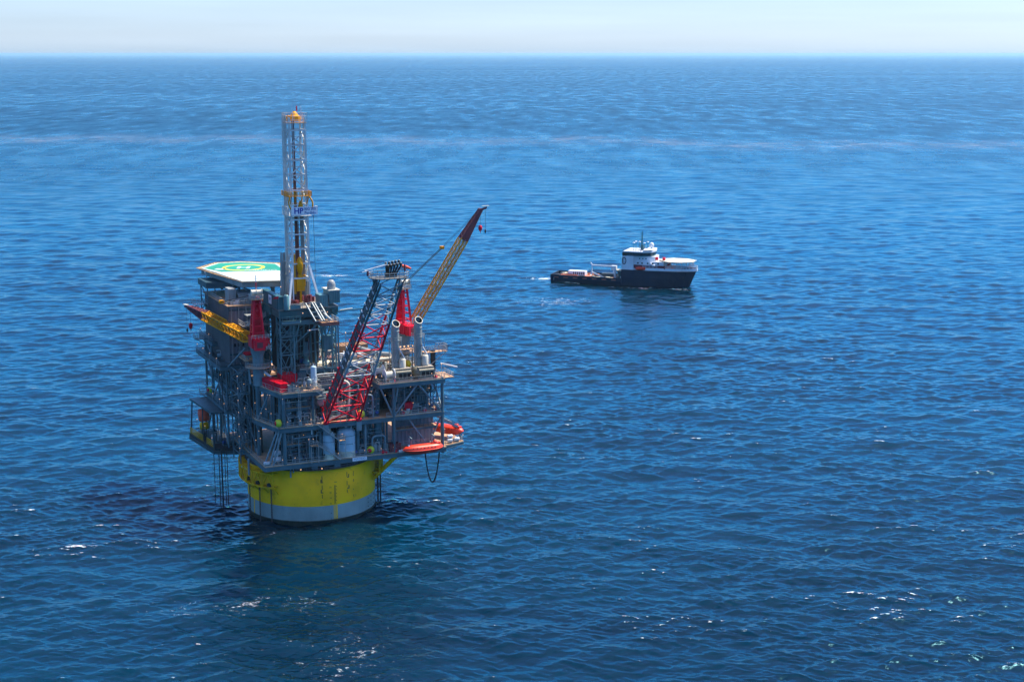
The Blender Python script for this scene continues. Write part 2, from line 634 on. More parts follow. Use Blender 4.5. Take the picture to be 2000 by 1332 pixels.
    def prism(s, poly, z0, z1):
        n = len(poly)
        ar = sum(poly[i][0] * poly[(i + 1) % n][1] - poly[(i + 1) % n][0] * poly[i][1] for i in range(n))
        if ar < 0:
            poly = poly[::-1]
        vs = [(p[0], p[1], z0) for p in poly] + [(p[0], p[1], z1) for p in poly]
        fs = [tuple(reversed(range(n))), tuple(range(n, 2 * n))]
        fs += [(i, (i + 1) % n, (i + 1) % n + n, i + n) for i in range(n)]
        return s.add(vs, fs)

    def corr(s, p, q, z0, z1, pitch=0.9, depth=0.16, th=0.12):
        """corrugated (ribbed) wall panel standing from p to q in plan"""
        p, q = Vector((p[0], p[1], 0)), Vector((q[0], q[1], 0))
        L = (q - p).length
        d = (q - p).normalized()
        nrm = Vector((d.y, -d.x, 0))
        k = max(2, int(L / pitch))
        st = L / k
        pts = []
        for i in range(k):
            for (t, o) in ((0.0, 0), (0.45, 0), (0.55, depth), (0.9, depth)):
                pts.append(p + d * (i + t) * st + nrm * o)
        pts.append(q.copy())
        vs, n = [], len(pts)
        for z in (z0, z1):
            vs += [(a.x, a.y, z) for a in pts]
        for z in (z0, z1):
            vs += [(a.x - nrm.x * th, a.y - nrm.y * th, z) for a in pts]
        fs = []
        for i in range(n - 1):
            fs.append((i, i + 1, n + i + 1, n + i))
            fs.append((2 * n + i + 1, 2 * n + i, 3 * n + i, 3 * n + i + 1))
            fs.append((n + i, n + i + 1, 3 * n + i + 1, 3 * n + i))
        return s.add(vs, fs)

    def rail(s, pts, h=1.1, gap=1.8, r=0.035, closed=False, n=4, mids=(0.5,), kick=False):
        """handrail: stanchions, top rail and mid rail along pts"""
        pts = [Vector(p) for p in pts]
        if closed:
            pts = pts + [pts[0]]
        up = Vector((0, 0, h))
        for a, b in zip(pts, pts[1:]):
            L = (b - a).length
            k = max(1, int(round(L / gap)))
            for i in range(k + 1):
                p = a + (b - a) * (i / k)
                s.bar(p, p + up, r * 2.0)
            s.bar(a + up, b + up, r * 2.2)
            for m in mids:
                s.bar(a + up * m, b + up * m, r * 1.8)
            if kick:
                s.bar(a + Vector((0, 0, .1)), b + Vector((0, 0, .1)), r, .2)
        return s

    def stair(s, p, q, w=0.9, side=(0, 1, 0)):
        """straight stair flight from p up to q with stringers, treads and rails"""
        p, q = Vector(p), Vector(q)
        sd = Vector(side).normalized() * w / 2
        for k in (-1, 1):
            s.bar(p + sd * k, q + sd * k, 0.08, 0.28)
            s.bar(p + sd * k + Vector((0, 0, 1.0)), q + sd * k + Vector((0, 0, 1.0)), 0.08)
            s.bar(p + sd * k + Vector((0, 0, .5)), q + sd * k + Vector((0, 0, .5)), 0.06)
            for i in range(5):
                m = p + (q - p) * (i / 4) + sd * k
                s.bar(m, m + Vector((0, 0, 1.0)), 0.07)
        n = max(3, int(abs(q.z - p.z) / 0.35))
        for i in range(n):
            m = p + (q - p) * ((i + .5) / n)
            s.bar(m - sd, m + sd, 0.26, 0.05)
        return s

    def truss(s, a, b, sa, sb, bays, rc, rb, up=(0, 0, 1), chords=4, n=6, xbrace=False):
        """lattice member from a to b with section size sa to sb; returns its chord corners"""
        a, b = Vector(a), Vector(b)
        d = (b - a).normalized()
        u = Vector(up)
        x = d.cross(u).normalized()
        y = x.cross(d).normalized()
        if chords == 4:
            cs = [(-.5, -.5), (.5, -.5), (.5, .5), (-.5, .5)]
        else:
            cs = [(-.5, -.35), (.5, -.35), (0, .65)]

        def P(t, k):
            c = a + (b - a) * t
            sx = sa[0] + (sb[0] - sa[0]) * t
            sy = sa[1] + (sb[1] - sa[1]) * t
            return c + x * cs[k][0] * sx + y * cs[k][1] * sy
        m = len(cs)
        for k in range(m):
            s.tube(P(0, k), P(1, k), rc, n)
        for i in range(bays):
            t0, t1 = i / bays, (i + 1) / bays
            for k in range(m):
                k2 = (k + 1) % m
                s.tube(P(t0, k), P(t0, k2), rb, 5)
                if (i + k) % 2:
                    s.tube(P(t0, k), P(t1, k2), rb, 5)
                else:
                    s.tube(P(t0, k2), P(t1, k), rb, 5)
                if xbrace:
                    if (i + k) % 2:
                        s.tube(P(t0, k2), P(t1, k), rb, 5)
                    else:
                        s.tube(P(t0, k), P(t1, k2), rb, 5)
        for k in range(m):
            s.tube(P(1, k), P(1, (k + 1) % m), rb, 5)
        return P

    def sheet(s, vs, fs, smooth=False):
        return s.add(vs, fs, smooth)

    def build(s, name, mats, parent=None, base=(0, 0, 0)):
        if not isinstance(mats, (list, tuple)):
            mats = [mats]
        me = bpy.data.meshes.new(name)
        b = Vector(base)
        me.from_pydata([(p[0] - b.x, p[1] - b.y, p[2] - b.z) for p in s.v], [], s.f)
        for m in mats:
            me.materials.append(MATS[m] if isinstance(m, str) else m)
        me.polygons.foreach_set("material_index", s.mi)
        me.polygons.foreach_set("use_smooth", s.sm)
        me.update()
        o = bpy.data.objects.new(name, me)
        COL.objects.link(o)
        if parent is not None:
            o.parent = parent
        return o


def tag(o, label=None, cat=None, group=None):
    if label:
        o["label"] = label
    if cat:
        o["category"] = cat
    if group:
        o["group"] = group
    return o


class Thing:
    """A thing on the platform: an Empty at its base, parts in platform coordinates."""

    def __init__(s, name, base, label, cat, group=None, world=None, rz=None):
        s.base = Vector(base)
        o = bpy.data.objects.new(name, None)
        o.empty_display_size = 1.0
        COL.objects.link(o)
        o.location = W(*base) if world is None else world
        o.rotation_euler = (0, 0, ANG if rz is None else rz)
        tag(o, label, cat, group)
        s.o = o

    def part(s, name, mb, mats, label=None):
        p = mb.build(name, mats, s.o, s.base)
        if label:
            p["label"] = label
        return p

    def sub(s, name, mb, mats, parent):
        return mb.build(name, mats, parent, s.base)


def single(name, mb, mats, base, label, cat, group=None, rz=None, world=None):
    """A thing that is one mesh."""
    o = mb.build(name, mats, None, base)
    o.location = W(*base) if world is None else world
    o.rotation_euler = (0, 0, ANG if rz is None else rz)
    tag(o, label, cat, group)
    return o


def dup(root, loc, rz=None, label=None, group=None):
    r = root.copy()
    COL.objects.link(r)
    r.location = loc
    if rz is not None:
        r.rotation_euler = (0, 0, rz)
    if label:
        r["label"] = label
    if group:
        r["group"] = group
    for ch in list(root.children):
        c = ch.copy()
        COL.objects.link(c)
        c.parent = r
        for g in ch.children:
            d = g.copy()
            COL.objects.link(d)
            d.parent = c
    return r


def text_geo(body, size, depth=0.04, bold=0.0):
    """lettering as real geometry: verts and faces in the XY plane, centred"""
    cu = bpy.data.curves.new("lettering", 'FONT')
    cu.body = body
    cu.size = size
    cu.extrude = depth / 2
    cu.offset = bold
    cu.align_x = 'CENTER'
    cu.align_y = 'CENTER'
    cu.resolution_u = 2
    ob = bpy.data.objects.new("lettering", cu)
    COL.objects.link(ob)
    dg = bpy.context.evaluated_depsgraph_get()
    me = bpy.data.meshes.new_from_object(ob.evaluated_get(dg))
    vs = [v.co.copy() for v in me.vertices]
    fs = [tuple(p.vertices) for p in me.polygons]
    bpy.data.objects.remove(ob)
    bpy.data.curves.remove(cu)
    bpy.data.meshes.remove(me)
    return vs, fs


def put_text(mb, body, size, c, xdir, ydir, bold=0.0, depth=0.04):
    vs, fs = text_geo(body, size, depth, bold)
    c, x, y = Vector(c), Vector(xdir).normalized(), Vector(ydir).normalized()
    zd = x.cross(y)
    mb.add([c + x * p.x + y * p.y + zd * p.z for p in vs], fs)
    return mb


# ------------------------------------------------------------------ the paints of the place
paint("steel_teal", (0.022, 0.068, 0.082), 0.45, grime=0.45, rust=0.35, dirt=(0.03, 0.05, 0.055))
paint("steel_slate", (0.072, 0.145, 0.17), 0.45, grime=0.35, rust=0.35, dirt=(0.05, 0.075, 0.085))
paint("steel_pale", (0.18, 0.26, 0.285), 0.45, grime=0.35, rust=0.3)
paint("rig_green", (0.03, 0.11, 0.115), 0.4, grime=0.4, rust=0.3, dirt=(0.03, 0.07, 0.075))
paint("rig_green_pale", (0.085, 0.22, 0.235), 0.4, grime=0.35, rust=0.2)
paint("deep_shade", (0.008, 0.014, 0.018), 0.7, grime=0.3)  # near-black that stands in for shade inside and under the decks
paint("hull_yellow", (1.0, 0.50, 0.0), 0.6, grime=0.12, scale=0.3, rust=0.3, dirt=(0.42, 0.30, 0.03))
paint("frame_yellow", (0.85, 0.46, 0.0), 0.45, grime=0.4, rust=0.35, dirt=(0.28, 0.19, 0.03))
paint("hull_grey", (0.27, 0.33, 0.31), 0.45, grime=0.3, scale=0.3, rust=0.15, dirt=(0.14, 0.2, 0.2))
paint("hull_fouling", (0.035, 0.045, 0.035), 0.7, grime=0.7, scale=0.8, rust=0.3, dirt=(0.09, 0.10, 0.07))
paint("crane_red", (0.78, 0.010, 0.035), 0.38, grime=0.22, rust=0.1, dirt=(0.28, 0.02, 0.03))
paint("boom_yellow", (0.78, 0.33, 0.0), 0.42, grime=0.3, rust=0.2, dirt=(0.32, 0.16, 0.03))
paint("boom_dark_red", (0.16, 0.02, 0.03), 0.5, grime=0.4)
paint("white_paint", (0.76, 0.78, 0.78), 0.4, grime=0.22, rust=0.12)
paint("grey_paint", (0.30, 0.32, 0.31), 0.45, grime=0.3, rust=0.15)
paint("stack_grey", (0.27, 0.31, 0.30), 0.4, grime=0.3, rust=0.12)
paint("rim_cream", (0.58, 0.55, 0.44), 0.45, grime=0.2)
paint("soot", (0.012, 0.011, 0.010), 0.9, grime=0.2)
paint("grating", (0.56, 0.32, 0.17), 0.7, grime=0.5, rust=0.45, dirt=(0.20, 0.15, 0.11))
paint("deck_plate", (0.30, 0.27, 0.22), 0.7, grime=0.5, rust=0.4)
paint("rail_grey", (0.40, 0.41, 0.38), 0.4, grime=0.2, rust=0.2)
paint("tank_blue", (0.42, 0.58, 0.66), 0.35, grime=0.18, scale=0.2, rust=0.12)
paint("tank_skirt", (0.70, 0.64, 0.48), 0.55, grime=0.3, rust=0.2)
paint("olive_box", (0.20, 0.19, 0.13), 0.55, grime=0.4, rust=0.2)
paint("heli_green", (0.0, 0.27, 0.16), 0.55, grime=0.15, scale=0.2)
paint("heli_white", (0.52, 0.62, 0.59), 0.55, grime=0.18, scale=0.25)
paint("heli_yellow", (0.85, 0.78, 0.02), 0.5, grime=0.1)
paint("net_tan", (0.55, 0.44, 0.24), 0.7, grime=0.35)
paint("boat_orange", (0.80, 0.05, 0.015), 0.35, grime=0.12, dirt=(0.4, 0.05, 0.02))
paint("boat_hull_red", (0.55, 0.02, 0.012), 0.35, grime=0.15)
paint("lime_cover", (0.62, 0.66, 0.03), 0.5, grime=0.2, dirt=(0.3, 0.3, 0.04))
paint("chrome_yellow", (0.90, 0.50, 0.0), 0.45, grime=0.15)
paint("black_hose", (0.012, 0.016, 0.022), 0.5, grime=0.15)
paint("dark_metal", (0.05, 0.06, 0.065), 0.5, metal=0.3, grime=0.3)
paint("chain_rust", (0.07, 0.05, 0.05), 0.7, grime=0.4, rust=0.5)
paint("lq_wall", (0.20, 0.20, 0.235), 0.5, grime=0.3, scale=0.4, rust=0.1)
paint("lq_brown", (0.10, 0.095, 0.10), 0.55, grime=0.35, scale=0.4)
paint("wood", (0.36, 0.20, 0.10), 0.7, grime=0.4)
paint("cargo_cream", (0.72, 0.66, 0.46), 0.6, grime=0.25)
paint("cargo_brown", (0.22, 0.07, 0.05), 0.6, grime=0.4)
paint("cargo_blue", (0.03, 0.10, 0.35), 0.5, grime=0.25)
paint("sign_white", (0.82, 0.84, 0.86), 0.45, grime=0.08)
paint("sign_blue", (0.01, 0.03, 0.30), 0.5, grime=0.05)
paint("sign_grey", (0.10, 0.16, 0.34), 0.5, grime=0.05)
paint("mark_black", (0.02, 0.02, 0.015), 0.6, grime=0.1)
paint("windsock", (0.85, 0.12, 0.06), 0.8, grime=0.1)
paint("derrick_steel", (0.66, 0.68, 0.65), 0.42, grime=0.3, rust=0.25)
paint("flare_teal", (0.045, 0.12, 0.15), 0.5, grime=0.3, rust=0.3)
paint("flare_white", (0.42, 0.46, 0.49), 0.45, grime=0.2, rust=0.15)
paint("flare_grate", (0.10, 0.11, 0.115), 0.65, grime=0.4, rust=0.2)
paint("glass_dark", (0.01, 0.015, 0.02), 0.12, grime=0.1)
for n_ in ("hull_yellow", "frame_yellow", "hull_grey", "crane_red", "boom_yellow"):
    MATS[n_].node_tree.nodes["Principled BSDF"].inputs["Specular IOR Level"].default_value = 0.2
glow("lamp_warm", (1.0, 0.50, 0.22), 1.1)
# ------------------------------------------------------------------ the spar hull
def HP(theta, r, z):
    """point on the hull: theta in degrees from the side that faces the camera, positive to the right"""
    t = R_(theta - 107.0)
    return Vector((r * math.cos(t), r * math.sin(t), z))


def hull():
    T = Thing("spar_hull", (0, 0, 0), "round yellow spar hull with a grey lower band rising from the sea under the platform", "hull")
    mb = MB()
    mb.lathe([(18.0, 5.0), (18.0, 15.1), (17.7, 15.25), (15.0, 15.25)], n=96)
    up = T.part("yellow_shell", mb, "hull_yellow")
    mb = MB()
    mb.lathe([(18.0, 0.95), (18.0, 5.0)], n=96)
    T.part("grey_band", mb, "hull_grey")
    mb = MB()
    mb.lathe([(18.0, -5.0), (18.0, 0.72), (18.12, 0.76), (18.12, 0.98), (18.0, 0.98)], n=96)
    T.part("waterline_band", mb, "hull_fouling")
    # anodes and studs on the grey band
    for th in (60.0, 66.0, 73.0):
        for z in (1.8, 3.0, 4.2):
            mb = MB()
            mb.cbox(HP(th, 18.03, z), (0.22, 0.22, 0.22), R_(th))
            T.part("anode", mb, "dark_metal")
    # draught scale: yellow bars on the grey, black ticks on the yellow
    mb = MB()
    for i in range(19):
        z = 0.75 + i * 0.25
        w = 2.6 if i % 2 == 0 else 3.6
        a, b = 18.6, 18.6 + w
        mb.add([HP(a, 18.025, z), HP(b, 18.025, z), HP(b, 18.025, z + .13), HP(a, 18.025, z + .13)], [(0, 1, 2, 3)])
    mb.add([HP(21.4, 18.02, 0.7), HP(22.4, 18.02, 0.7), HP(22.4, 18.02, 5.4), HP(21.4, 18.02, 5.4)], [(0, 1, 2, 3)])
    T.part("draught_scale", mb, "hull_yellow", "yellow draught scale on the grey band")
    mb = MB()
    mb.add([HP(-63.5, 18.02, 0.7), HP(-62.0, 18.02, 0.7), HP(-62.0, 18.02, 5.6), HP(-63.5, 18.02, 5.6)], [(0, 1, 2, 3)])
    T.part("yellow_stripe", mb, "hull_yellow")
    mb = MB()
    for i in range(22):
        z = 5.2 + i * 0.25
        w = 2.6 if i % 4 == 0 else 1.5
        mb.add([HP(19.6, 18.025, z), HP(19.6 + w, 18.025, z), HP(19.6 + w, 18.025, z + .13), HP(19.6, 18.025, z + .13)], [(0, 1, 2, 3)])

    def wrap_text(mb, body, size, th, z, r=18.03):
        vs, fs = text_geo(body, size, 0.02)
        mb.add([HP(th + math.degrees(p.x / 18.0), r + p.z, z + p.y) for p in vs], fs)
    T.part("draught_tick", mb, "mark_black")
    for body, th_, z_ in (("16", 16.2, 5.5), ("18", 16.2, 7.05), ("20", 16.2, 8.6), ("22", 16.2, 10.15), ("2", 16.4, 1.2), ("4", 16.4, 2.7)):
        mb = MB()
        wrap_text(mb, body, 0.62, th_, z_)
        T.part("draught_numeral", mb, "mark_black")
    # dashed guide lines and corner marks
    for th, zz in ((8.5, ((7.2, 8.4), (9.6, 11.0), (12.0, 13.6))), (32.0, ((7.8, 8.8), (10.0, 11.3), (12.4, 13.8))), (39.0, ((6.2, 6.9), (8.2, 8.6), (10.6, 11.4), (12.2, 13.7)))):
        for z0, z1 in zz:
            mb = MB()
            n = 5
            for q in range(n):
                za = z0 + (z1 - z0) * q / n
                mb.add([HP(th, 18.02, za), HP(th + .85, 18.02, za), HP(th + .85, 18.02, za + (z1 - z0) / n * .7), HP(th, 18.02, za + (z1 - z0) / n * .7)], [(0, 1, 2, 3)])
            T.part("guide_line", mb, "mark_black")
    for th, z, sgn in ((7.6, 11.6, 1), (7.6, 8.7, 1), (32.6, 12.1, -1), (32.6, 8.9, -1)):
        mb = MB()
        a, b = (th, th + 2.2)
        mb.add([HP(a, 18.024, z), HP(b, 18.024, z), HP(b, 18.024, z + .26), HP(a, 18.024, z + .26)], [(0, 1, 2, 3)])
        c = a if sgn > 0 else b - .85
        mb.add([HP(c, 18.026, z + .27), HP(c + .85, 18.026, z + .27), HP(c + .85, 18.026, z + 1.0), HP(c, 18.026, z + 1.0)], [(0, 1, 2, 3)])
        T.part("corner_mark", mb, "mark_black")
    mb = MB()
    mb.add([HP(19.8, 18.02, 11.4), HP(22.4, 18.02, 11.4), HP(22.4, 18.02, 11.55), HP(19.8, 18.02, 11.55)], [(0, 1, 2, 3)])
    T.part("hull_marking", mb, "mark_black")
    # top walkway, dark deck of the hull and its railing
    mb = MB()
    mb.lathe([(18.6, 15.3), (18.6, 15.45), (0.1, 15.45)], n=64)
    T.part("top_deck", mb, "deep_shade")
    mb = MB()
    mb.rail([HP(th, 18.45, 15.45) for th in range(-40, 62, 6)], 1.1, 1.9, .035)
    T.part("top_railing", mb, "steel_slate")

    # truss galleries that carry the chain fairleads
    def gallery(t0, t1, n, zt, zb):
        mb = MB()
        ths = [t0 + (t1 - t0) * i / n for i in range(n + 1)]
        ro = 20.3
        for a, b in zip(ths, ths[1:]):
            for r, z in ((ro, zt), (ro, zb), (ro, zt + 1.1), (ro, zt + .55)):
                w = .34 if z in (zt, zb) else .09
                mb.bar(HP(a, r, z), HP(b, r, z), w)
            # walkway plate
            mb.add([HP(a, 18.0, zt), HP(b, 18.0, zt), HP(b, ro, zt), HP(a, ro, zt), HP(a, 18.0, zt - .12), HP(b, 18.0, zt - .12), HP(b, ro, zt - .12), HP(a, ro, zt - .12)],
                   [(0, 1, 2, 3), (7, 6, 5, 4), (2, 6, 7, 3)])
            mb.add([HP(a, 18.0, zb), HP(b, 18.0, zb), HP(b, ro, zb), HP(a, ro, zb)], [(0, 1, 2, 3)])
            mb.bar(HP(a, ro, zb), HP((a + b) / 2, ro, zt), .26)
            mb.bar(HP(b, ro, zb), HP((a + b) / 2, ro, zt), .26)
        for a in ths:
            mb.bar(HP(a, 18.0, zb), HP(a, ro, zb), .3)
            mb.bar(HP(a, 18.0, zt), HP(a, ro, zt), .3)
            mb.bar(HP(a, ro, zb), HP(a, ro, zt + 1.1), .2)
            mb.bar(HP(a, 18.0, zb - 2.2), HP(a, ro, zb), .3)
        return mb
    g1 = T.part("fairlead_gallery", gallery(-106, -31, 7, 14.3, 10.4), "frame_yellow")
    g2 = T.part("fairlead_gallery", gallery(70, 112, 4, 14.6, 10.8), "frame_yellow")
    for th in (-66, -50, -37):
        mb = MB()
        mb.cbox(HP(th, 19.2, 10.9), (1.1, .8, .8), R_(th - 17))
        T.sub("winch_box", mb, "dark_metal", g1)

    # mooring chains: links down from the galleries into the water
    def chain(th, r, z0, z1):
        mb = MB()
        z = z0
        k = 0
        while z > z1:
            c = HP(th, r, z)
            t = Vector((-math.sin(R_(th - 107)), math.cos(R_(th - 107)), 0)) * .17
            o = Vector((math.cos(R_(th - 107)), math.sin(R_(th - 107)), 0)) * .17
            d = t if k % 2 else o
            up = Vector((0, 0, .3))
            for q in (-1, 1):
                mb.bar(c + d * q - up, c + d * q + up, .12)
            mb.bar(c - d - up, c + d - up, .12)
            mb.bar(c - d + up, c + d + up, .12)
            z -= .5
            k += 1
        return mb
    for th, r, z0 in ((-67, 18.7, 10.3), (-50.0, 18.7, 10.3), (-36.5, 18.7, 10.3), (86, 18.7, 10.6), (92, 18.9, 10.6), (99, 19.2, 10.6)):
        T.part("mooring_chain", chain(th, r, z0, -1.5), "chain_rust")
    # riser guide tubes under the right gallery
    for th in (88, 94):
        mb = MB()
        mb.tube(HP(th, 19.6, -2), HP(th, 19.6, 10.8), .16, 6)
        T.part("guide_tube", mb, "dark_metal")
    # slim boxes and pipes between hull top and deck
    for th in (-24, -12, 3, 24, 44, 58):
        mb = MB()
        mb.cbox(HP(th, 17.3, 15.9), (1.6, .8, 1.1), R_(th - 17))
        T.part("top_cabinet", mb, "steel_slate")
    for th, rr_, z0, z1, w in ((-18, 18.25, 13.4, 17.0, .22), (-15.5, 18.25, 14.8, 17.0, .22), (-56, 20.6, 12.9, 17.6, .3)):
        mb = MB()
        mb.tube(HP(th, rr_, z0), HP(th, rr_, z1), w, 8)
        T.part("drain_pipe", mb, "steel_pale")
    # yellow strut that props the overhanging deck corner on the right
    mb = MB()
    mb.tube(HP(78, 18.0, 8.5), (20.6, -15.6, 16.6), .62, 12)
    T.part("deck_strut", mb, "hull_yellow", "yellow diagonal strut up to the deck corner")
    return T


hull()

# ------------------------------------------------------------------ the topsides frame
Z1, Z2, Z3, Z4 = 17.6, 28.0, 37.5, 41.3      # deck levels
P = Thing("oil_platform", (0, 0, 16.0), "multi-level steel topsides of the offshore oil platform on the yellow hull", "oil platform")


def deck(name, poly, z, th=0.22, m="grating", grid=6.0, gh=1.15):
    """a deck: plate on top and girders under its edge and across"""
    mb = MB()
    mb.prism(poly, z - th, z)
    d = P.part(name, mb, m)
    g = MB()
    n = len(poly)
    for i in range(n):
        a, b = poly[i], poly[(i + 1) % n]
        g.beam((a[0], a[1], z - th), (b[0], b[1], z - th), gh, .45, .1)
    us = [p[0] for p in poly]
    vs = [p[1] for p in poly]
    v = min(vs) + grid
    while v < max(vs) - 1:
        g.beam((min(us) + 2.5, v, z - th - .05), (max(us) - 2.5, v, z - th - .05), gh * .8, .3, .1)
        v += grid
    P.sub("girder", g, "steel_slate", d)
    return d


d1 = deck("cellar_deck", [(-18.0, -16.5), (20.6, -17.3), (34.5, -17.3), (34.5, 24), (-17.5, 24), (-18, 8)], Z1)
d2 = deck("middle_deck", [(-13.8, -17.0), (34.0, -17.2), (34.0, 24), (-17, 24), (-17, -4)], Z2)
d3 = deck("upper_deck", [(-13.0, -17.3), (-1.6, -17.3), (-1.6, -11), (14.8, -11), (14.8, -17.3), (34.3, -17.3), (34.3, 20), (-15.5, 24), (-16.2, -2.5)], Z3)
d4 = deck("pipe_deck", [(-4.5, -6.2), (17.5, -8.2), (21.0, -2.0), (21.0, 20.0), (-4.5, 20.0)], Z4, .25, "deck_plate", 5.0, .9)
for dd, pts, z in ((d1, [(-17.8, 6), (-17.9, -16.3), (20.4, -17.1)], Z1),
                   (d2, [(-16.8, 20), (-16.8, -4), (-13.7, -16.8), (-2.0, -16.9)], Z2),
                   (d2, [(16.8, -17.0), (33.8, -17.0), (33.8, 10)], Z2),
                   (d3, [(-16.0, 1.0), (-16.0, -2.6), (-12.9, -17.1), (-1.8, -17.1), (-1.8, -11.2), (15.0, -11.2), (15.0, -17.1), (34.1, -17.1), (34.1, 12)], Z3),
                   (d4, [(-4.4, 8), (-4.4, -6.1), (17.4, -8.0), (20.8, -2.0), (20.8, 10)], Z4)):
    mb = MB()
    mb.rail([(p[0], p[1], z) for p in pts], 1.15, 1.9, .04, kick=True)
    P.sub("railing", mb, "rail_grey", dd)

# main columns
for u, v, r, z0, z1 in ((-12.3, -16.3, .55, Z1, Z3), (-4.0, -16.2, .42, Z2, Z3), (-16.0, -4.0, .6, Z1, Z3), (-15.6, 8.0, .6, Z1, Z3), (-15.6, 20.0, .6, Z1, Z3),
                        (19.0, -16.9, .42, Z1, Z3 - 1.2), (33.6, -16.9, .45, 15.8, Z3 + .2), (33.6, -4.0, .45, Z1, Z3), (33.6, 10.0, .45, Z1, Z3),
                        (-1.8, -15.0, .5, Z1, Z2), (9.0, -15.0, .5, Z1, Z2), (16.0, -12.0, .6, Z1, Z3), (2.0, -10.5, .5, Z1, Z3), (-9.0, -10.0, .5, 15.5, Z3), (26.0, -10.0, .5, Z1, Z3)):
    mb = MB()
    mb.tube((u, v, z0), (u, v, z1), r, 12)
    P.part("column", mb, "steel_slate")
# hull-to-deck legs
for th in (-60, -25, 10, 45, 80):
    mb = MB()
    a = HP(th, 15.2, 15.2)
    mb.tube(a, (a.x, a.y, 17.2), 1.0, 14)
    P.part("hull_leg", mb, "steel_teal")
# braces of the face frames
BR = [((19.3, -16.8, Z2 + .2), (26.0, -17.0, Z3 - 1.2)), ((33.2, -16.8, Z2 + .2), (26.4, -17.0, Z3 - 1.2)),
      ((18.7, -16.8, Z2 + .3), (15.2, -16.9, Z3 - 1.3)), ((18.9, -16.6, Z2 + .3), (20.6, -16.4, Z3 - 1.3)), ((33.8, -16.4, Z2 + .2), (33.7, -9.0, Z3 - 1.2)), ((33.8, -3.6, Z2 + .2), (33.7, -9.0, Z3 - 1.2)),
      ((23.6, -15.0, Z2 - 1.2), (29.0, -15.4, Z1 + 1.4)), ((33.6, -16.5, Z2 - 1.2), (31.4, -12.0, Z1 + .2)), ((16.2, -12.0, Z3 - 1.0), (6.0, -12.0, Z2 + .3)), ((16.2, -12.2, Z3 - 1.0), (13.0, -13.2, Z2 + .3)),
      ((-17.6, -14.6, Z1), (-14.3, -16.0, Z2 - 1.1)), ((-16.6, -15.9, Z1), (-13.8, -16.6, Z2 - 1.1)), ((-15.6, -16.2, Z1), (-13.2, -16.8, Z2 - 1.1)), ((-16.4, -3.8, Z1 + .2), (-16.0, 7.6, Z2 - 1.2)),
      ((-16.2, -4.5, Z2 + .2), (-14.4, -10.0, Z3 - 1.2)), ((-16.1, 8.2, Z2 + .2), (-16.0, 19.5, Z3 - 1.1)), ((-16.0, 19.6, Z1 + .2), (-15.9, 8.3, Z2 - 1.1)), ((-8.5, -12.0, Z1), (-5.5, -12.5, Z2 - 1.2)), ((-1.5, -9.5, Z3 - 1.0), (1.9, -10.3, Z2 + .3))]
for a, b in BR:
    mb = MB()
    mb.tube(a, b, .26, 10)
    P.part("brace", mb, "steel_pale" if a[0] > 10 or a[0] < -14 else "steel_slate")
# ribbed grey wall, plus near-black panels added to darken the open bays
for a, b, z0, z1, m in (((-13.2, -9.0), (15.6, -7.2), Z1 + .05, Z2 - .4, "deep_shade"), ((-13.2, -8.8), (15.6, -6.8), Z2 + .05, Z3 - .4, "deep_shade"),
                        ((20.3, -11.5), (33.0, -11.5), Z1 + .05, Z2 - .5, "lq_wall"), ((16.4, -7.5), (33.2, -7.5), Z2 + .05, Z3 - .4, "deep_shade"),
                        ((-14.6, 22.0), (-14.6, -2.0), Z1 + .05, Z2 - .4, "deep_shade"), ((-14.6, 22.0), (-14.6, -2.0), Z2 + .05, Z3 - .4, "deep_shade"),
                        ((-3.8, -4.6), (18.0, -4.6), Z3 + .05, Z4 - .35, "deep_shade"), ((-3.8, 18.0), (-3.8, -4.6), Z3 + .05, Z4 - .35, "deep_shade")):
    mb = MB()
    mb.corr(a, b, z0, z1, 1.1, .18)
    P.part("wall_and_shade_panel", mb, m)
# blue-grey wall panels between the columns on the left flank of the front block
for v0, v1, z0, z1 in ((-15.6, -12.6, Z2 + .1, Z3 - 1.3), (-11.4, -8.6, Z2 + .1, Z3 - 1.3), (-7.6, -4.6, Z2 + .1, Z3 - 1.3)):
    u0 = -13.0 - (v0 + 17) * .22
    u1 = -13.0 - (v1 + 17) * .22
    mb = MB()
    mb.bar((u0, v0, z0), (u0, v0, z1), .4)
    mb.bar((u1, v1, z0), (u1, v1, z1), .4)
    mb.bar((u0, v0, z1), (u1, v1, z1), .35)
    mb.bar((u0, v0, (z0 + z1) / 2 - 1), (u1, v1, (z0 + z1) / 2 - 1), .25)
    P.part("panel_frame", mb, "steel_slate")
    mb = MB()
    mb.corr((u1 + .5, v1), (u0 + .5, v0), z0, z0 + 3.4, .8, .12)
    P.part("wall_panel", mb, "steel_slate")
# stairs
for a, b in (((3.2, -17.7, Z2 + 4.6), (-3.6, -17.7, Z3)), ((2.6, -17.6, Z2 - 4.9), (-3.2, -17.6, Z2)), ((3.0, -17.4, Z1), (-3.4, -17.4, Z1 + 4.8))):
    mb = MB()
    mb.stair(a, b, 1.0)
    st = P.part("stair", mb, "rail_grey")
for u, z, w in ((3.9, Z2 + 4.6, 1.7), (3.4, Z2 - 4.9, 1.7), (-4.4, Z1 + 4.8, 2.0)):
    mb = MB()
    mb.mat(0).box((u - w / 2, -18.5, z - .12), (u + w / 2, -16.8, z))
    mb.mat(1).rail([(u - w / 2, -16.9, z), (u + w / 2, -16.9, z), (u + w / 2, -18.4, z), (u - w / 2, -18.4, z)], 1.1, 1.0, .04)
    for q in (-1, 1):
        mb.bar((u + q * w / 2, -18.3, z), (u + q * w / 2, -18.3, z - 4.4 if z > 20 and u > 0 else Z1 + .0), .14)
    P.part("stair_landing", mb, ["grating", "rail_grey"])
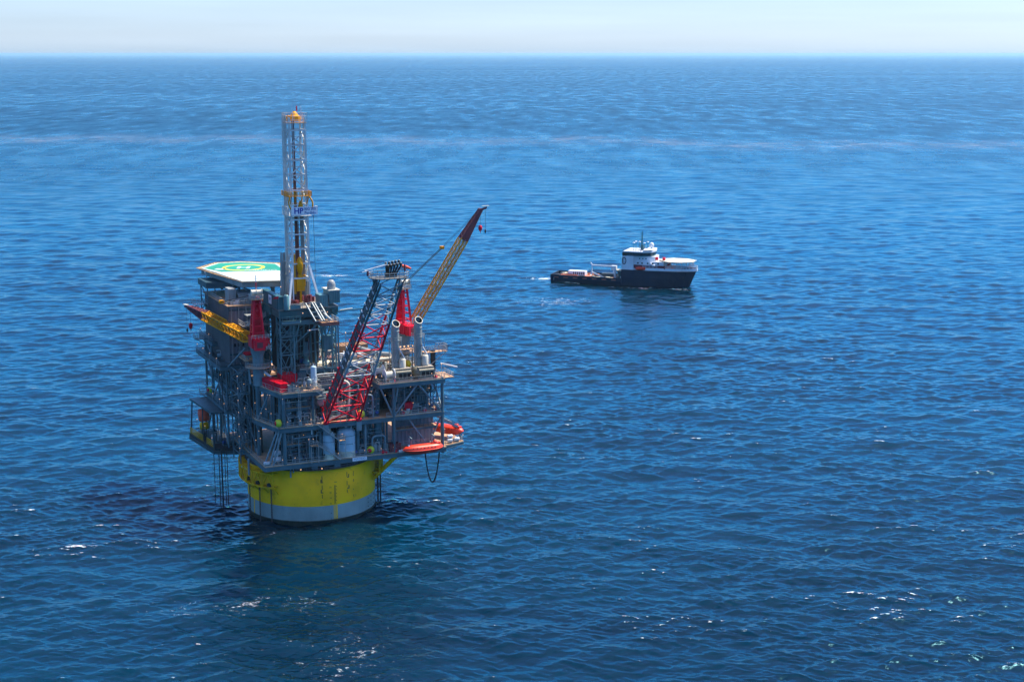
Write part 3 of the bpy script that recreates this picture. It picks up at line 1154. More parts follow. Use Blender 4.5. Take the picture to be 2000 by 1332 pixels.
# ladder with cage on the front of the upper block
mb = MB()
for q in (-.3, .3):
    mb.bar((-8.2 + q, -17.6, Z2), (-8.2 + q, -17.6, Z3 + 1), .07)
for i in range(24):
    mb.bar((-8.5, -17.6, Z2 + .4 + i * .4), (-7.9, -17.6, Z2 + .4 + i * .4), .05)
P.part("ladder", mb, "rail_grey")
# sloping outrigger of the cellar deck that carries the lifeboats on the right
mb = MB()
mb.mat(0).prism([(34.5, -15.8), (41.6, -13.2), (41.6, -3.0), (34.5, 2.0)], Z1 - .3, Z1 - .05)
mb.mat(1).beam((34.5, -15.8, Z1 - .3), (41.6, -13.2, Z1 - .3), .8, .4)
mb.beam((41.6, -13.2, Z1 - .3), (41.6, -3.0, Z1 - .3), .8, .4)
mb.beam((34.5, -9, Z1 - .3), (41.6, -9, Z1 - .3), .7, .3)
bo = P.part("boat_deck", mb, ["grating", "steel_slate"])
mb = MB()
mb.rail([(41.4, -3.2, Z1), (41.4, -13.0, Z1), (35, -15.5, Z1)], 1.1, 1.8, .04)
mb.rail([(41.2, -13.2, Z1 - 2.6), (35.2, -15.3, Z1 - 2.6)], .2, 2.0, .05)
P.sub("railing", mb, "rail_grey", bo)
# low walkway in front of the right-hand wall
mb = MB()
mb.mat(0).box((20.2, -17.2, Z1 + 1.6), (31.0, -15.9, Z1 + 1.72))
mb.mat(1).rail([(20.2, -17.1, Z1 + 1.72), (31.0, -17.1, Z1 + 1.72)], 1.1, 1.5, .04)
for u in (20.6, 24, 27.5, 30.8):
    mb.bar((u, -16.6, Z1), (u, -16.6, Z1 + 1.6), .2)
P.part("walkway", mb, ["steel_pale", "rail_grey"])
# elevated platform on lattice legs at the far right
mb = MB()
mb.mat(0).box((33.0, -5.6, 42.5), (40.0, -2.4, 42.62))
mb.mat(1).rail([(33.0, -2.5, 42.62), (40.0, -2.5, 42.62), (40.0, -5.5, 42.62), (33.0, -5.5, 42.62)], 1.15, 1.5, .05)
mb.rail([(37.6, -2.5, 42.62), (40.0, -2.5, 42.62), (40.0, -5.5, 42.62), (37.6, -5.5, 42.62)], 1.9, .9, .06)
for u, v in ((33.4, -5.4), (33.4, -2.6), (39.0, -5.4), (39.0, -2.6)):
    z = Z3
    mb.bar((u - (4.6 if u > 36 else 0), v, Z3), (u - (4.6 if u > 36 else 0), v, 42.5), .2)
mb.bar((34.4, -5.4, 38.8), (39.6, -5.4, 42.4), .2)
mb.bar((34.4, -2.6, 38.8), (39.6, -2.6, 42.4), .2)
mb.bar((28.6, -5.4, 38.2), (33.3, -5.4, 42.4), .2)
mb.bar((34.4, -5.4, 38.2), (33.3, -5.4, 42.4), .18)
P.part("lookout_platform", mb, ["grating", "rail_grey"])
mb = MB()
mb.stair((33.6, -9.8, Z3), (28.4, -9.8, Z3 + 4.0), 1.0)
P.part("stair", mb, "rail_grey")
mb = MB()
mb.mat(0).box((34.3, -16.6, Z3 - .2), (37.4, -9.0, Z3 - .05))
mb.mat(1).rail([(34.5, -16.5, Z3), (37.3, -16.5, Z3), (37.3, -9.2, Z3)], 1.15, 1.4, .05)
P.part("side_walkway", mb, ["grating", "rail_grey"])

# ---- the left flank: stair tower, stacked galleries and the slung equipment bay
mb = MB()
u0, u1, v0, v1 = -20.6, -17.4, -1.0, 6.5
for u in (u0, u1):
    for v in (v0, v1):
        mb.bar((u, v, 15.0), (u, v, 41.0), .3)
zs = [17.6, 21.0, 24.4, 27.8, 31.2, 34.6, 38.0, 41.0]
for i, z in enumerate(zs):
    mb.bar((u0, v0, z), (u1, v0, z), .24)
    mb.bar((u0, v1, z), (u1, v1, z), .24)
    mb.bar((u0, v0, z), (u0, v1, z), .24)
    mb.bar((u1, v0, z), (u1, v1, z), .24)
    if i < len(zs) - 1:
        z2 = zs[i + 1]
        if i % 2:
            mb.bar((u0, v0, z), (u1, v0, z2), .17)
            mb.bar((u0, v0, z), (u0, v1, z2), .17)
        else:
            mb.bar((u1, v0, z), (u0, v0, z2), .17)
            mb.bar((u0, v1, z), (u0, v0, z2), .17)
P.part("stair_tower", mb, "steel_slate")
mb = MB()
for i, z in enumerate(zs[:-1]):
    z2 = zs[i + 1]
    if i % 2:
        mb.stair((-19.0, v0 + 1, z), (-19.0, v1 - 1, z2), .9, (1, 0, 0))
    else:
        mb.stair((-19.0, v1 - 1, z), (-19.0, v0 + 1, z2), .9, (1, 0, 0))
P.part("stair", mb, "steel_pale")
for k, (z, uo, va, vb) in enumerate(((28.0, -21.5, 9.0, 33.0), (34.6, -20.5, 9.0, 35.0), (40.8, -23.0, 9.0, 38.0), (45.0, -21.4, 24.0, 40.0))):
    mb = MB()
    mb.mat(0).box((uo, va, z - .25), (-16.2, vb, z))
    mb.mat(1).beam((uo, va, z - .25), (uo, vb, z - .25), .9, .4)
    mb.beam((uo, va, z - .25), (-16.2, va, z - .25), .9, .4)
    for v in np.arange(va + 3, vb, 5.0):
        mb.bar((uo + .2, v, z - 1.0), (-16.0, v, z - 4.2), .25)
        mb.beam((uo, v, z - .3), (-16.2, v, z - .3), .7, .3)
    g = P.part("side_gallery", mb, ["steel_teal", "steel_slate"])
    mb = MB()
    mb.rail([(-17, va + .1, z), (uo + .1, va + .1, z), (uo + .1, vb, z)], 1.1, 1.9, .04)
    P.sub("railing", mb, "steel_pale", g)
for u, v, z0, z1 in ((-21.0, 10, 17, 41), (-21.2, 18, 17, 41), (-21.2, 26, 17, 45), (-21.0, 34, 17, 45), (-18.4, 14, 28, 41), (-18.4, 22, 28, 41), (-18.4, 30, 28, 45)):
    mb = MB()
    mb.tube((u, v, z0), (u, v, z1), .32, 8)
    P.part("column", mb, "steel_slate")
for a, b in (((-21.0, 10, 28.3), (-21.2, 18, 34.4)), ((-21.2, 26, 28.3), (-21.2, 18, 34.4)), ((-21.2, 26, 34.8), (-21.0, 34, 40.4)), ((-20.8, 9.4, 40.2), (-17.8, 0.5, 47.2)),
             ((-21.0, 10, 17.4), (-21.1, 17.6, 27.4)), ((-21.0, 34, 17.4), (-21.1, 26.4, 27.2)), ((-21.2, 26, 41.0), (-21.0, 34, 44.6))):
    mb = MB()
    mb.tube(a, b, .26, 8)
    P.part("brace", mb, "steel_pale")
# slung bay: floor hung out at the left, dark canopy, yellow guards
mb = MB()
mb.mat(0).prism([(-24.6, 13.0), (-17.6, 9.5), (-17.6, 33.0), (-27.0, 33.5)], 15.6, 16.4)
mb.mat(1).beam((-24.6, 13.0, 15.6), (-27.0, 33.5, 15.6), .9, .5)
mb.beam((-24.6, 13.0, 15.6), (-17.6, 9.5, 15.6), .9, .5)
mb.bar((-24.6, 13.2, 16.4), (-24.6, 13.2, 26.4), .34)
mb.bar((-26.6, 32.6, 16.4), (-26.0, 32.6, 26.4), .34)
mb.bar((-25.5, 22.6, 16.4), (-25.3, 22.6, 26.4), .3)
mb.prism([(-25.2, 12.6), (-18.0, 11.6), (-18.0, 33.0), (-26.6, 33.2)], 26.4, 27.0)
P.part("slung_bay", mb, ["deep_shade", "steel_teal"])
mb = MB()
for a, b in (((-24.7, 13.6, 16.4), (-25.3, 18.6, 16.4)), ((-25.7, 21.8, 16.4), (-26.8, 32.8, 16.4))):
    mb.rail([a, b], 1.9, 1.1, .06, mids=(.25, .5, .75))
P.part("yellow_guard", mb, "frame_yellow")
# cantilevered pole booms and long rods on the flank
for a, b, r in (((-22.0, 35.5, 30.6), (-20.5, 12.0, 31.2), .2), ((-20.5, 12.0, 31.2), (-17.6, 2.0, 34.4), .18), ((-17.5, -2.8, 37.7), (-17.4, -.6, 44.6), .28)):
    mb = MB()
    mb.tube(a, b, r, 8)
    P.part("outrigger_pole", mb, "steel_pale")
# small projecting landings at the far left edge
for u, v, z in ((-24.0, 37.0, 54.6), (-24.5, 34.0, 44.8), (-23.0, 36.0, 27.6)):
    mb = MB()
    mb.mat(0).box((u, v - 3.0, z - .15), (u + 4.6, v, z))
    mb.mat(1).rail([(u + 4.6, v - 3.0, z), (u, v - 3.0, z), (u, v, z), (u + 4.6, v, z)], 1.2, 1.2, .06)
    mb.bar((u + .3, v - 1.5, z), (u + 4.8, v - 1.5, z - 3.4), .2)
    P.part("side_landing", mb, ["white_paint" if z > 50 else "steel_slate", "rail_grey"])

# mezzanine floors and catwalks that fill the front bays
for (u0, u1, v0, v1, z) in ((-12.6, -4.6, -16.0, -10.0, 33.0), (-12.8, -7.4, -15.6, -10.0, 22.8), (-3.0, 3.0, -12.4, -9.0, 23.4), (8.6, 17.4, -13.4, -9.4, 23.2), (9.4, 16.2, -13.6, -9.0, 32.6), (-3.6, 8.6, -12.0, -9.0, 32.8),
                            (20.4, 33.0, -14.6, -11.8, 23.4), (19.6, 33.0, -11.6, -8.4, 33.0)):
    mb = MB()
    mb.mat(0).box((u0, v0, z - .12), (u1, v1, z))
    mb.mat(1).beam((u0, v0, z - .13), (u1, v0, z - .13), .5, .25)
    mb.rail([(u0, v0, z), (u1, v0, z)], 1.1, 1.4, .045)
    P.part("mezzanine", mb, ["grating", "steel_slate"])
# cable trays and secondary posts behind the front edge
for k in range(14):
    z = (Z2 - 1.9, Z3 - 2.0, Z1 + 4.4, Z2 + 3.4)[k % 4]
    mb = MB()
    v = -15.4 + (k % 5) * 1.1
    u0 = -12.4 + (k * 3.7) % 9
    mb.bar((u0, v, z - (k % 3) * .5), (u0 + 9 + k % 4 * 3 if u0 + 9 + k % 4 * 3 < 17 else 17, v + .6, z - (k % 3) * .5), .55, .14)
    P.part("cable_tray", mb, ("steel_pale", "lq_brown", "steel_slate")[k % 3])
for k in range(22):
    u = -12.0 + (k * 5.3) % 29
    z0 = Z1 if k % 2 else Z2
    mb = MB()
    mb.bar((u, -14.6 + (k % 4) * .9, z0), (u, -14.6 + (k % 4) * .9, z0 + (9.2 if k % 2 else 8.4)), .16 + .05 * (k % 3))
    P.part("post", mb, ("steel_slate", "steel_pale")[k % 2])
# ------------------------------------------------------------------ living quarters under the helideck
def quarters():
    T = Thing("living_quarters", (-15, 20, 38), "grey ribbed living quarters block under the helideck, behind the left crane", "quarters")
    mb = MB()
    mb.corr((-19.6, 10.0), (-8.0, 10.0), 37.6, 57.5, 1.05, .22)
    mb.box((-19.4, 10.2, 37.6), (-8.0, 38.0, 57.2))
    T.part("front_wall", mb, "lq_wall")
    mb = MB()
    mb.corr((-19.75, 38.0), (-19.75, 9.8), 41.0, 57.5, 1.3, .16)
    T.part("side_wall", mb, "lq_brown")
    mb = MB()
    for z in (43.6, 50.4, 56.2):
        mb.box((-19.9, 9.62, z), (-8.0, 9.9, z + .35))
    T.part("wall_band", mb, "steel_teal")
    mb = MB()
    mb.box((-20.2, 9.4, 57.4), (-7.6, 38.4, 57.7))
    rf = T.part("roof", mb, "grating")
    mb = MB()
    mb.rail([(-19.9, 30.0, 57.7), (-19.9, 9.6, 57.7), (-7.9, 9.6, 57.7)], 1.15, 1.5, .05)
    T.sub("roof_railing", mb, "rail_grey", rf)
    gq = random.Random(41)
    for i in range(9):
        mb = MB()
        u, v = gq.uniform(-19, -9), gq.uniform(10.2, 11.0)
        if i % 3 == 0:
            mb.bend([(u, v, 57.7), (u, v, 59.2), (u + 2.2, v, 59.2), (u + 2.2, v, 57.7)], .16, .4, 8)
        else:
            mb.box((u, v, 57.7), (u + gq.uniform(.6, 1.6), v + .8, 57.7 + gq.uniform(.6, 1.6)))
        T.part("roof_vent", mb, ("grey_paint", "white_paint", "steel_pale")[i % 3])
    for i in range(6):
        mb = MB()
        u = -19.2 + i * 2.1
        mb.box((u, 9.5, 37.8), (u + .22, 9.62, 57.4))
        T.part("wall_pilaster", mb, "grey_paint")
    # plant room and stair house on the roof
    mb = MB()
    mb.mat(0).corr((-16.4, 11.4), (-9.0, 11.4), 57.7, 60.4, .9, .15)
    mb.box((-16.3, 11.6, 57.7), (-9.0, 18.0, 60.3))
    mb.mat(1).box((-16.6, 11.2, 60.35), (-8.8, 18.2, 60.6))
    T.part("plant_room", mb, ["grey_paint", "steel_pale"])
    mb = MB()
    mb.box((-18.9, 12.6, 57.7), (-16.8, 16.6, 62.0))
    for i in range(14):
        mb.box((-18.95, 12.5, 54.0 + i * .58), (-16.75, 12.62, 54.22 + i * .58))
    T.part("stair_house", mb, "grey_paint")
    mb = MB()
    mb.mat(0).prism([(-21.6, 28.0), (-13.0, 24.0), (-13.0, 36.0), (-21.6, 38.0)], 60.2, 61.9)
    mb.mat(1)
    for u, v in ((-21.0, 29.0), (-21.0, 37.0), (-19.0, 28.0), (-16.0, 27.0)):
        mb.bar((u, v, 50.0), (u, v, 60.2), .26)
    for a, b in (((-21, 29, 52.5), (-21, 37, 56.5)), ((-21, 37, 52.5), (-21, 29, 56.5)), ((-21, 29, 57), (-21, 37, 60))):
        mb.bar(a, b, .2)
    T.part("side_bridge", mb, ["steel_teal", "steel_slate"])
    mb = MB()
    for u, v in ((-19.2, 36.4), (-17.8, 36.4)):
        mb.bar((u, v, 61.5), (u - .6, v - .4, 63.8), .3)
    T.part("bridge_post", mb, "white_paint")
    # roof terrace in front, with rails and a stair down to the crane platform
    mb = MB()
    mb.mat(0).box((-17.4, 3.5, 52.4), (-9.6, 9.7, 52.7))
    mb.mat(1).rail([(-17.3, 9.6, 52.7), (-17.3, 3.6, 52.7), (-9.8, 3.6, 52.7)], 1.15, 1.4, .05)
    mb.mat(2).box((-15.6, 5.8, 55.0), (-9.8, 9.7, 55.2))
    mb.mat(1).bar((-15.5, 6.0, 52.7), (-15.5, 6.0, 55), .12)
    mb.bar((-11.4, 6.0, 52.7), (-11.4, 6.0, 55), .12)
    T.part("terrace", mb, ["deck_plate", "rail_grey", "grey_paint"])
    for b in (((-14.0, -1.6, 56.0), (-16.6, 3.6, 52.7)), ((-12.5, -1.0, 56.2), (-14.6, 3.6, 52.7))):
        mb = MB()
        mb.stair(b[1], b[0], .9, (1, .3, 0))
        T.part("stair", mb, "rail_grey")
    mb = MB()
    mb.mat(0)
    for i in range(9):
        u = -18.6 + i * 1.2
        mb.box((u, 9.55, 46.0), (u + .5, 9.6, 46.9))
    T.part("window", mb, "glass_dark")


quarters()


def helideck():
    Z = 64.0
    poly = [(-19.2, 43.2), (-12.1, 52.1), (-5.1, 51.3), (4.0, 43.4), (3.4, 32.7), (-3.6, 9.6), (-14.9, 12.6), (-17.4, 31.7)]
    T = Thing("helideck", (-8, 32, 58), "helideck with a green landing area, yellow ring and white apron above the living quarters", "helideck")
    cx = sum(p[0] for p in poly) / 8
    cy = sum(p[1] for p in poly) / 8

    def off(k, s=1.0):
        out = []
        for u, v in poly:
            d = Vector((u - cx, v - cy))
            L = d.length
            out.append((cx + d.x * (L + k) / L, cy + d.y * (L + k) / L))
        return out
    mb = MB()
    mb.prism(poly, Z - .5, Z)
    T.part("landing_deck", mb, "heli_white")
    g = off(-.9)
    # green field in front of the white apron
    green = [g[0], g[1], g[2], g[3], (g[4][0] - .15, g[4][1]), (1.4, 28.2), (-15.7, 33.0)]
    mb = MB()
    mb.prism(green, Z + .006, Z + .012)
    gf = T.part("green_field", mb, "heli_green")
    mb = MB()
    c = (-7.4, 39.2)
    n = 64
    vs = []
    for i in range(n):
        t = 2 * math.pi * i / n
        for r in (5.3, 6.4):
            vs.append((c[0] + r * math.cos(t), c[1] + r * math.sin(t), Z + .02))
    fs = [(2 * i, 2 * i + 1, (2 * i + 3) % (2 * n), (2 * i + 2) % (2 * n)) for i in range(n)]
    mb.add(vs, fs)
    T.part("aiming_circle", mb, "heli_yellow")
    # white H, edge line, arrow panel and lettering
    mb = MB()
    hx = Vector((math.cos(R_(-22)), math.sin(R_(-22)), 0))
    hy = Vector((-hx.y, hx.x, 0))

    def rect(a0, a1, b0, b1, z):
        o = Vector((c[0], c[1], z))
        mb.add([o + hx * a0 + hy * b0, o + hx * a1 + hy * b0, o + hx * a1 + hy * b1, o + hx * a0 + hy * b1], [(0, 1, 2, 3)])
    rect(-1.9, -.9, -2.2, 2.2, Z + .02)
    rect(.9, 1.9, -2.2, 2.2, Z + .02)
    rect(-.9, .9, -.45, .45, Z + .02)
    T.part("landing_mark", mb, "heli_white")
    mb = MB()
    e0, e1 = off(-.25), off(-.75)
    for i in range(8):
        j = (i + 1) % 8
        if i in (4, 5, 6):
            continue
        mb.add([(*e0[i], Z + .016), (*e0[j], Z + .016), (*e1[j], Z + .016), (*e1[i], Z + .016)], [(0, 1, 2, 3)])
    mb.add([(-16.6, 38.4, Z + .02), (-13.6, 36.6, Z + .02), (-12.9, 39.2, Z + .02), (-15.2, 40.6, Z + .02)], [(0, 1, 2, 3)])
    T.part("edge_line", mb, "heli_white")
    mb = MB()
    put_text(mb, "PERDIDO", 2.3, (-4.2, 31.8, Z + .03), hx, hy, .02, .01)
    T.part("lettering", mb, "heli_white")
    # perimeter safety net on outriggers
    mb = MB()
    o0, o1 = off(.05), off(1.7)
    for i in range(8):
        j = (i + 1) % 8
        a, b, d, e = o0[i], o0[j], o1[j], o1[i]
        mb.mat(0).add([(*a, Z - .25), (*b, Z - .25), (*d, Z - .05), (*e, Z - .05), (*a, Z - .29), (*b, Z - .29), (*d, Z - .09), (*e, Z - .09)],
                      [(0, 1, 2, 3), (7, 6, 5, 4), (2, 6, 7, 3), (1, 0, 4, 5)])
        k = max(2, int(math.hypot(b[0] - a[0], b[1] - a[1]) / 1.6))
        mb.mat(1)
        for q in range(k):
            t = q / k
            p = (a[0] + (b[0] - a[0]) * t, a[1] + (b[1] - a[1]) * t, Z - .18)
            r = (e[0] + (d[0] - e[0]) * t, e[1] + (d[1] - e[1]) * t, Z + .02)
            mb.bar(p, r, .12)
        mb.bar((*e, Z), (*d, Z), .12)
    T.part("safety_net", mb, ["net_tan", "wood"])
    # under-structure
    mb = MB()
    for i in range(8):
        j = (i + 1) % 8
        mb.beam((*poly[i], Z - .5), (*poly[j], Z - .5), 1.3, .4)
    for v in (14, 20, 26, 32, 38, 44):
        mb.beam((-15.5, v + 2, Z - .55), (1.0 if v > 20 else -4, v - 3, Z - .55), 1.2, .35)
    T.part("girder", mb, "grey_paint")
    for u, v in ((-15, 16), (-14.5, 28), (-14, 40), (-5.5, 14), (-2.5, 26), (0, 36), (-8, 46)):
        mb = MB()
        mb.tube((u, v, 57.7), (u, v, Z - 1.6), .4, 10)
        T.part("support_post", mb, "steel_slate")
    for a, b in (((-15, 16, 58), (-14.5, 28, 62.4)), ((-14.5, 28, 58), (-14, 40, 62.4)), ((-5.5, 14, 58), (-15, 16, 62.2)), ((-5.5, 14, 58), (-2.5, 26, 62.4))):
        mb = MB()
        mb.tube(a, b, .22, 8)
        T.part("support_brace", mb, "steel_pale")
    mb = MB()
    mb.rail([(3.6, 26, Z - .9), (.6, 16, Z - .9), (-1.4, 9.5, Z - .9)], 1.2, 1.6, .06)
    mb.box((.4, 13.0, Z - 1.1), (4.6, 24.0, Z - .95))
    T.part("access_walkway", mb, "white_paint")


helideck()

# radio mast beside the helideck, red and white
mb = MB()
for i in range(7):
    mb.mat(i % 2).tube((-13.2, 4.4, 52.7 + i * 2.0), (-13.2, 4.4, 54.7 + i * 2.0), .11, 6)
mb.mat(0).bar((-13.8, 4.4, 65.6), (-12.6, 4.4, 65.6), .08)
single("radio_mast", mb, ["white_paint", "crane_red"], (-13.2, 4.4, 52.7), "thin red and white radio mast standing in front of the helideck apron", "mast")


# ------------------------------------------------------------------ drilling rig: substructure, floor and derrick
def rig():
    T = Thing("drilling_rig", (-2, 0, 41.4), "green drilling rig substructure with its raised drill floor and cabins below the derrick", "drilling rig")
    # four lattice legs
    for (u0, v0, u1, v1) in ((-10.2, -8.0, -6.4, -4.6), (2.6, -8.0, 5.6, -5.0), (-10.2, 5.0, -6.4, 8.4), (2.6, 5.0, 5.6, 8.4)):
        mb = MB()
        zb = 37.6 if u0 < 0 else 41.4
        lv = [zb, 46.0, 50.2, 54.6]
        for u in (u0, u1):
            for v in (v0, v1):
                mb.bar((u, v, zb), (u, v, 56.6), .36)
        for i, z in enumerate(lv):
            for a, b in (((u0, v0), (u1, v0)), ((u1, v0), (u1, v1)), ((u1, v1), (u0, v1)), ((u0, v1), (u0, v0))):
                mb.bar((*a, z), (*b, z), .26)
                if i < len(lv) - 1:
                    mb.bar((*a, z), (*b, lv[i + 1]), .18)
                    mb.bar((*b, z), (*a, lv[i + 1]), .18)
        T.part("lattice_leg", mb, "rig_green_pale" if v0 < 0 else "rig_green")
    mb = MB()
    for v in (-8.0, 0.0, 8.0):
        mb.beam((-10.5, v, 58.2), (6.2, v, 58.2), 2.0, .6, .12)
    for u in (-10.2, -6.4, -2.0, 2.6, 5.8):
        mb.beam((u, -8.2, 58.15), (u, 8.2, 58.15), 1.8, .5, .12)
    T.part("floor_girder", mb, "rig_green")
    mb = MB()
    mb.prism([(-10.6, -8.4), (6.4, -8.4), (6.4, 8.4), (-10.6, 8.4)], 58.4, 58.75)
    T.part("drill_floor", mb, "deck_plate")
    mb = MB()
    mb.tube((-10.0, -8.6, 54.9), (-4.6, -8.6, 54.9), .55, 12)
    mb.bar((-9.6, -7.0, 54.6), (3.0, -7.0, 54.6), .9, 1.3)
    mb.bar((-9.6, 6.0, 54.6), (5.0, 6.0, 54.6), .7, 1.2)
    T.part("skid_beam", mb, "rig_green_pale")
    for a, b in (((-5.9, -7.6, 49.0), (2.4, -7.8, 55.4)), ((-4.4, -7.8, 56.2), (-6.2, -7.8, 47.6)), ((.8, -7.8, 56.0), (2.6, -7.8, 46.4)), ((-9.8, 4.6, 42), (-9.8, -4.4, 55)), ((5.6, 5, 42), (5.6, -5, 55))):
        mb = MB()
        mb.tube(a, b, .2, 8)
        T.part("brace", mb, "rig_green_pale")
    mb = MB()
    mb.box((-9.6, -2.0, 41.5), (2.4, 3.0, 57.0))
    T.part("cellar_shade_block", mb, "deep_shade")  # solid near-black block, painting in the shade under the drill floor
    # wellhead tree, risers and hangers in the gloom under the floor
    g_ = random.Random(77)
    for i in range(16):
        mb = MB()
        u, v = g_.uniform(-5.6, 2.0), g_.uniform(-7.0, -2.6)
        za, zb_ = g_.uniform(41.5, 46), g_.uniform(48, 56)
        mb.tube((u, v, za), (u + g_.uniform(-.3, .3), v, zb_), g_.choice([.08, .12, .18, .3]), 8)
        T.part("riser", mb, g_.choice(["rig_green", "rig_green_pale", "steel_pale", "lq_brown"]))
    mb = MB()
    mb.lathe([(.01, 41.5), (1.0, 41.6), (1.0, 43.0), (.7, 43.2), (.7, 44.4), (1.1, 44.6), (1.1, 46.0), (.6, 46.2), (.6, 48.4), (.01, 48.5)], (-2.0, -4.4, 0), 16)
    T.part("blowout_preventer", mb, "rig_green_pale")
    for i in range(9):
        mb = MB()
        z = 42.5 + i * 1.5
        mb.bar((g_.uniform(-6, -4), -3.4 - (i % 3) * 1.2, z), (g_.uniform(-1, 2.6), -3.4 - (i % 3) * 1.2, z + g_.uniform(-.4, 3.0)), .18)
        T.part("cross_beam", mb, g_.choice(["rig_green", "rig_green_pale"]))
    # left cabin wall with its sign, and the cabins on the right
    mb = MB()
    mb.mat(0).corr((-10.9, 7.0), (-10.9, -8.6), 58.8, 62.4, 1.1, .12)
    mb.box((-10.7, -8.5, 58.8), (-9.2, 7.0, 62.3))
    mb.mat(1).lathe([(.78, 0), (.78, 3.9), (.5, 4.2), (.01, 4.25)], (-8.5, -8.9, 58.6), 16)
    cab = T.part("driller_cabin", mb, ["rig_green", "rig_green_pale"])
    mb = MB()
    mb.mat(0).box((-11.2, -3.6, 59.6), (-11.12, -0.8, 62.0))
    mb.mat(1)
    put_text(mb, "HP", 1.3, (-11.23, -2.2, 60.9), (0, -1, 0), (0, 0, 1), .02, .02)
    T.sub("sign_panel", mb, ["sign_white", "sign_grey"], cab)
    mb = MB()
    mb.corr((1.2, -8.7), (3.4, -8.7), 58.8, 62.0, .5, .1)
    mb.box((1.2, -8.5, 58.8), (3.4, -4.0, 61.9))
    T.part("tool_cabin", mb, "rig_green_pale")
    mb = MB()
    mb.corr((3.7, -8.9), (6.7, -8.9), 59.6, 63.0, .48, .14)
    mb.corr((6.7, -8.9), (6.7, -3.0), 59.6, 63.0, .48, .14)
    mb.box((3.8, -8.8, 59.6), (6.6, -3.0, 62.9))
    mb.mat(1).box((3.5, -9.1, 63.0), (6.9, -2.8, 63.25))
    T.part("power_cabin", mb, ["rig_green_pale", "rim_cream"])
    mb = MB()
    mb.lathe([(1.15, 0), (1.15, 1.2), (1.0, 2.0), (.6, 2.5), (.01, 2.65)], (4.9, -7.0, 63.25), 20)
    for i in range(5):
        mb.lathe([(1.17, .2 + i * .3), (1.17, .28 + i * .3)], (4.9, -7.0, 63.25), 20)
    T.part("vent_dome", mb, "grey_paint")
    # dark machinery slung under the right cabins
    mb = MB()
    for i in range(26):
        mb.cbox((rng.uniform(.8, 6.2), rng.uniform(-8.6, -7.0), rng.uniform(56.4, 58.5)), (rng.uniform(.4, 1.4), .8, rng.uniform(.3, .9)), 0)
    T.part("mud_manifold", mb, "rig_green")
    mb = MB()
    mb.corr((2.0, -8.6), (4.6, -8.6), 46.6, 50.6, .42, .1)
    mb.box((2.0, -8.4, 46.6), (4.6, -6.4, 50.5))
    T.part("control_cabin", mb, "rig_green_pale")
    # railings
    mb = MB()
    mb.mat(0).rail([(-7.6, -8.3, 58.8), (1.0, -8.3, 58.8)], 1.2, 1.3, .06)
    mb.mat(1).box((-7.4, -8.5, 58.75), (-4.4, -8.42, 59.75))
    mb.box((-1.6, -8.5, 58.75), (.9, -8.42, 59.75))
    T.part("floor_railing", mb, ["rail_grey", "rig_green_pale"])
    for (u0, u1, z) in ((-10.4, -4.6, 51.4), (-9.8, -4.6, 55.6)):
        mb = MB()
        mb.rail([(u0, -9.0, z), (u1, -9.0, z)], 1.1, 1.3, .05)
        mb.box((u0, -9.1, z - .12), (u1, -8.0, z))
        T.part("side_walkway", mb, "rig_green_pale")
    # catwalk and pipe ramp in front of the floor
    mb = MB()
    mb.mat(0).box((-.6, -15.4, 55.2), (4.2, -8.6, 55.4))
    mb.mat(2).box((-.75, -15.5, 54.7), (-.6, -7.0, 55.6))
    mb.box((-.6, -15.55, 54.7), (4.2, -15.4, 55.6))
    mb.mat(1).rail([(1.5, -15.3, 55.4), (4.1, -15.3, 55.4), (4.1, -9.0, 55.4)], 1.15, 1.2, .06)
    mb.bar((1.0, -8.6, 58.0), (2.2, -15.2, 56.0), .4)
    T.part("catwalk", mb, ["wood", "rail_grey", "cargo_brown"])
    mb = MB()
    for u in (-3.0, -1.2, -.5, .9):
        mb.bar((u, -8.4, 60.0), (u + 1.4, -12.8, 55.6), .3, .45)
    for i in range(5):
        t = i / 4
        mb.bar((-3.2 + 1.4 * t, -8.4 - 4.4 * t, 60 - 4.4 * t), (.9 + 1.4 * t, -8.4 - 4.4 * t, 60 - 4.4 * t), .25)
    T.part("pipe_ramp", mb, "steel_pale")
    for a, b in (((3.9, -15.2, 41.4), (3.9, -15.2, 54.7)), ((3.9, -9.5, 41.4), (3.9, -9.5, 54.7))):
        mb = MB()
        mb.bar(a, b, .35)
        T.part("catwalk_leg", mb, "rig_green_pale")
    # burner-like side booms on the right
    mb = MB()
    mb.mat(0).bar((6.4, -6, 56.6), (14.5, -5.4, 56.9), .22, .3)
    mb.mat(1).bar((7.6, -6, 57.0), (11.4, -5.6, 57.2), .5, .18)
    mb.mat(0).bar((13.8, -5.4, 56.8), (13.8, -5.4, 52.0), .16)
    T.part("side_boom", mb, ["rig_green_pale", "rim_cream"])
    mb = MB()
    mb.bar((5.6, -7.8, 51.6), (8.6, -7.8, 50.2), .2)
    mb.bar((8.5, -7.8, 50.2), (8.5, -7.8, 46.0), .14)
    T.part("side_davit", mb, "grey_paint")
    # strip light hung in the cellar
    mb = MB()
    mb.bar((-2.6, -8.2, 52.4), (.4, -8.2, 52.6), .28, .22)
    T.part("light_bar", mb, "white_paint")
    # pennant flag
    mb = MB()
    mb.mat(0).bar((-10.6, -8.8, 52.0), (-10.6, -8.8, 62.6), .1)
    mb.mat(1).add([(-10.6, -8.8, 62.6), (-10.6, -8.8, 61.9), (-12.2, -8.6, 61.8), (-11.8, -8.75, 62.3)], [(0, 1, 2, 3), (3, 2, 1, 0)])
    T.part("pennant", mb, ["rig_green_pale", "crane_red"])


rig()


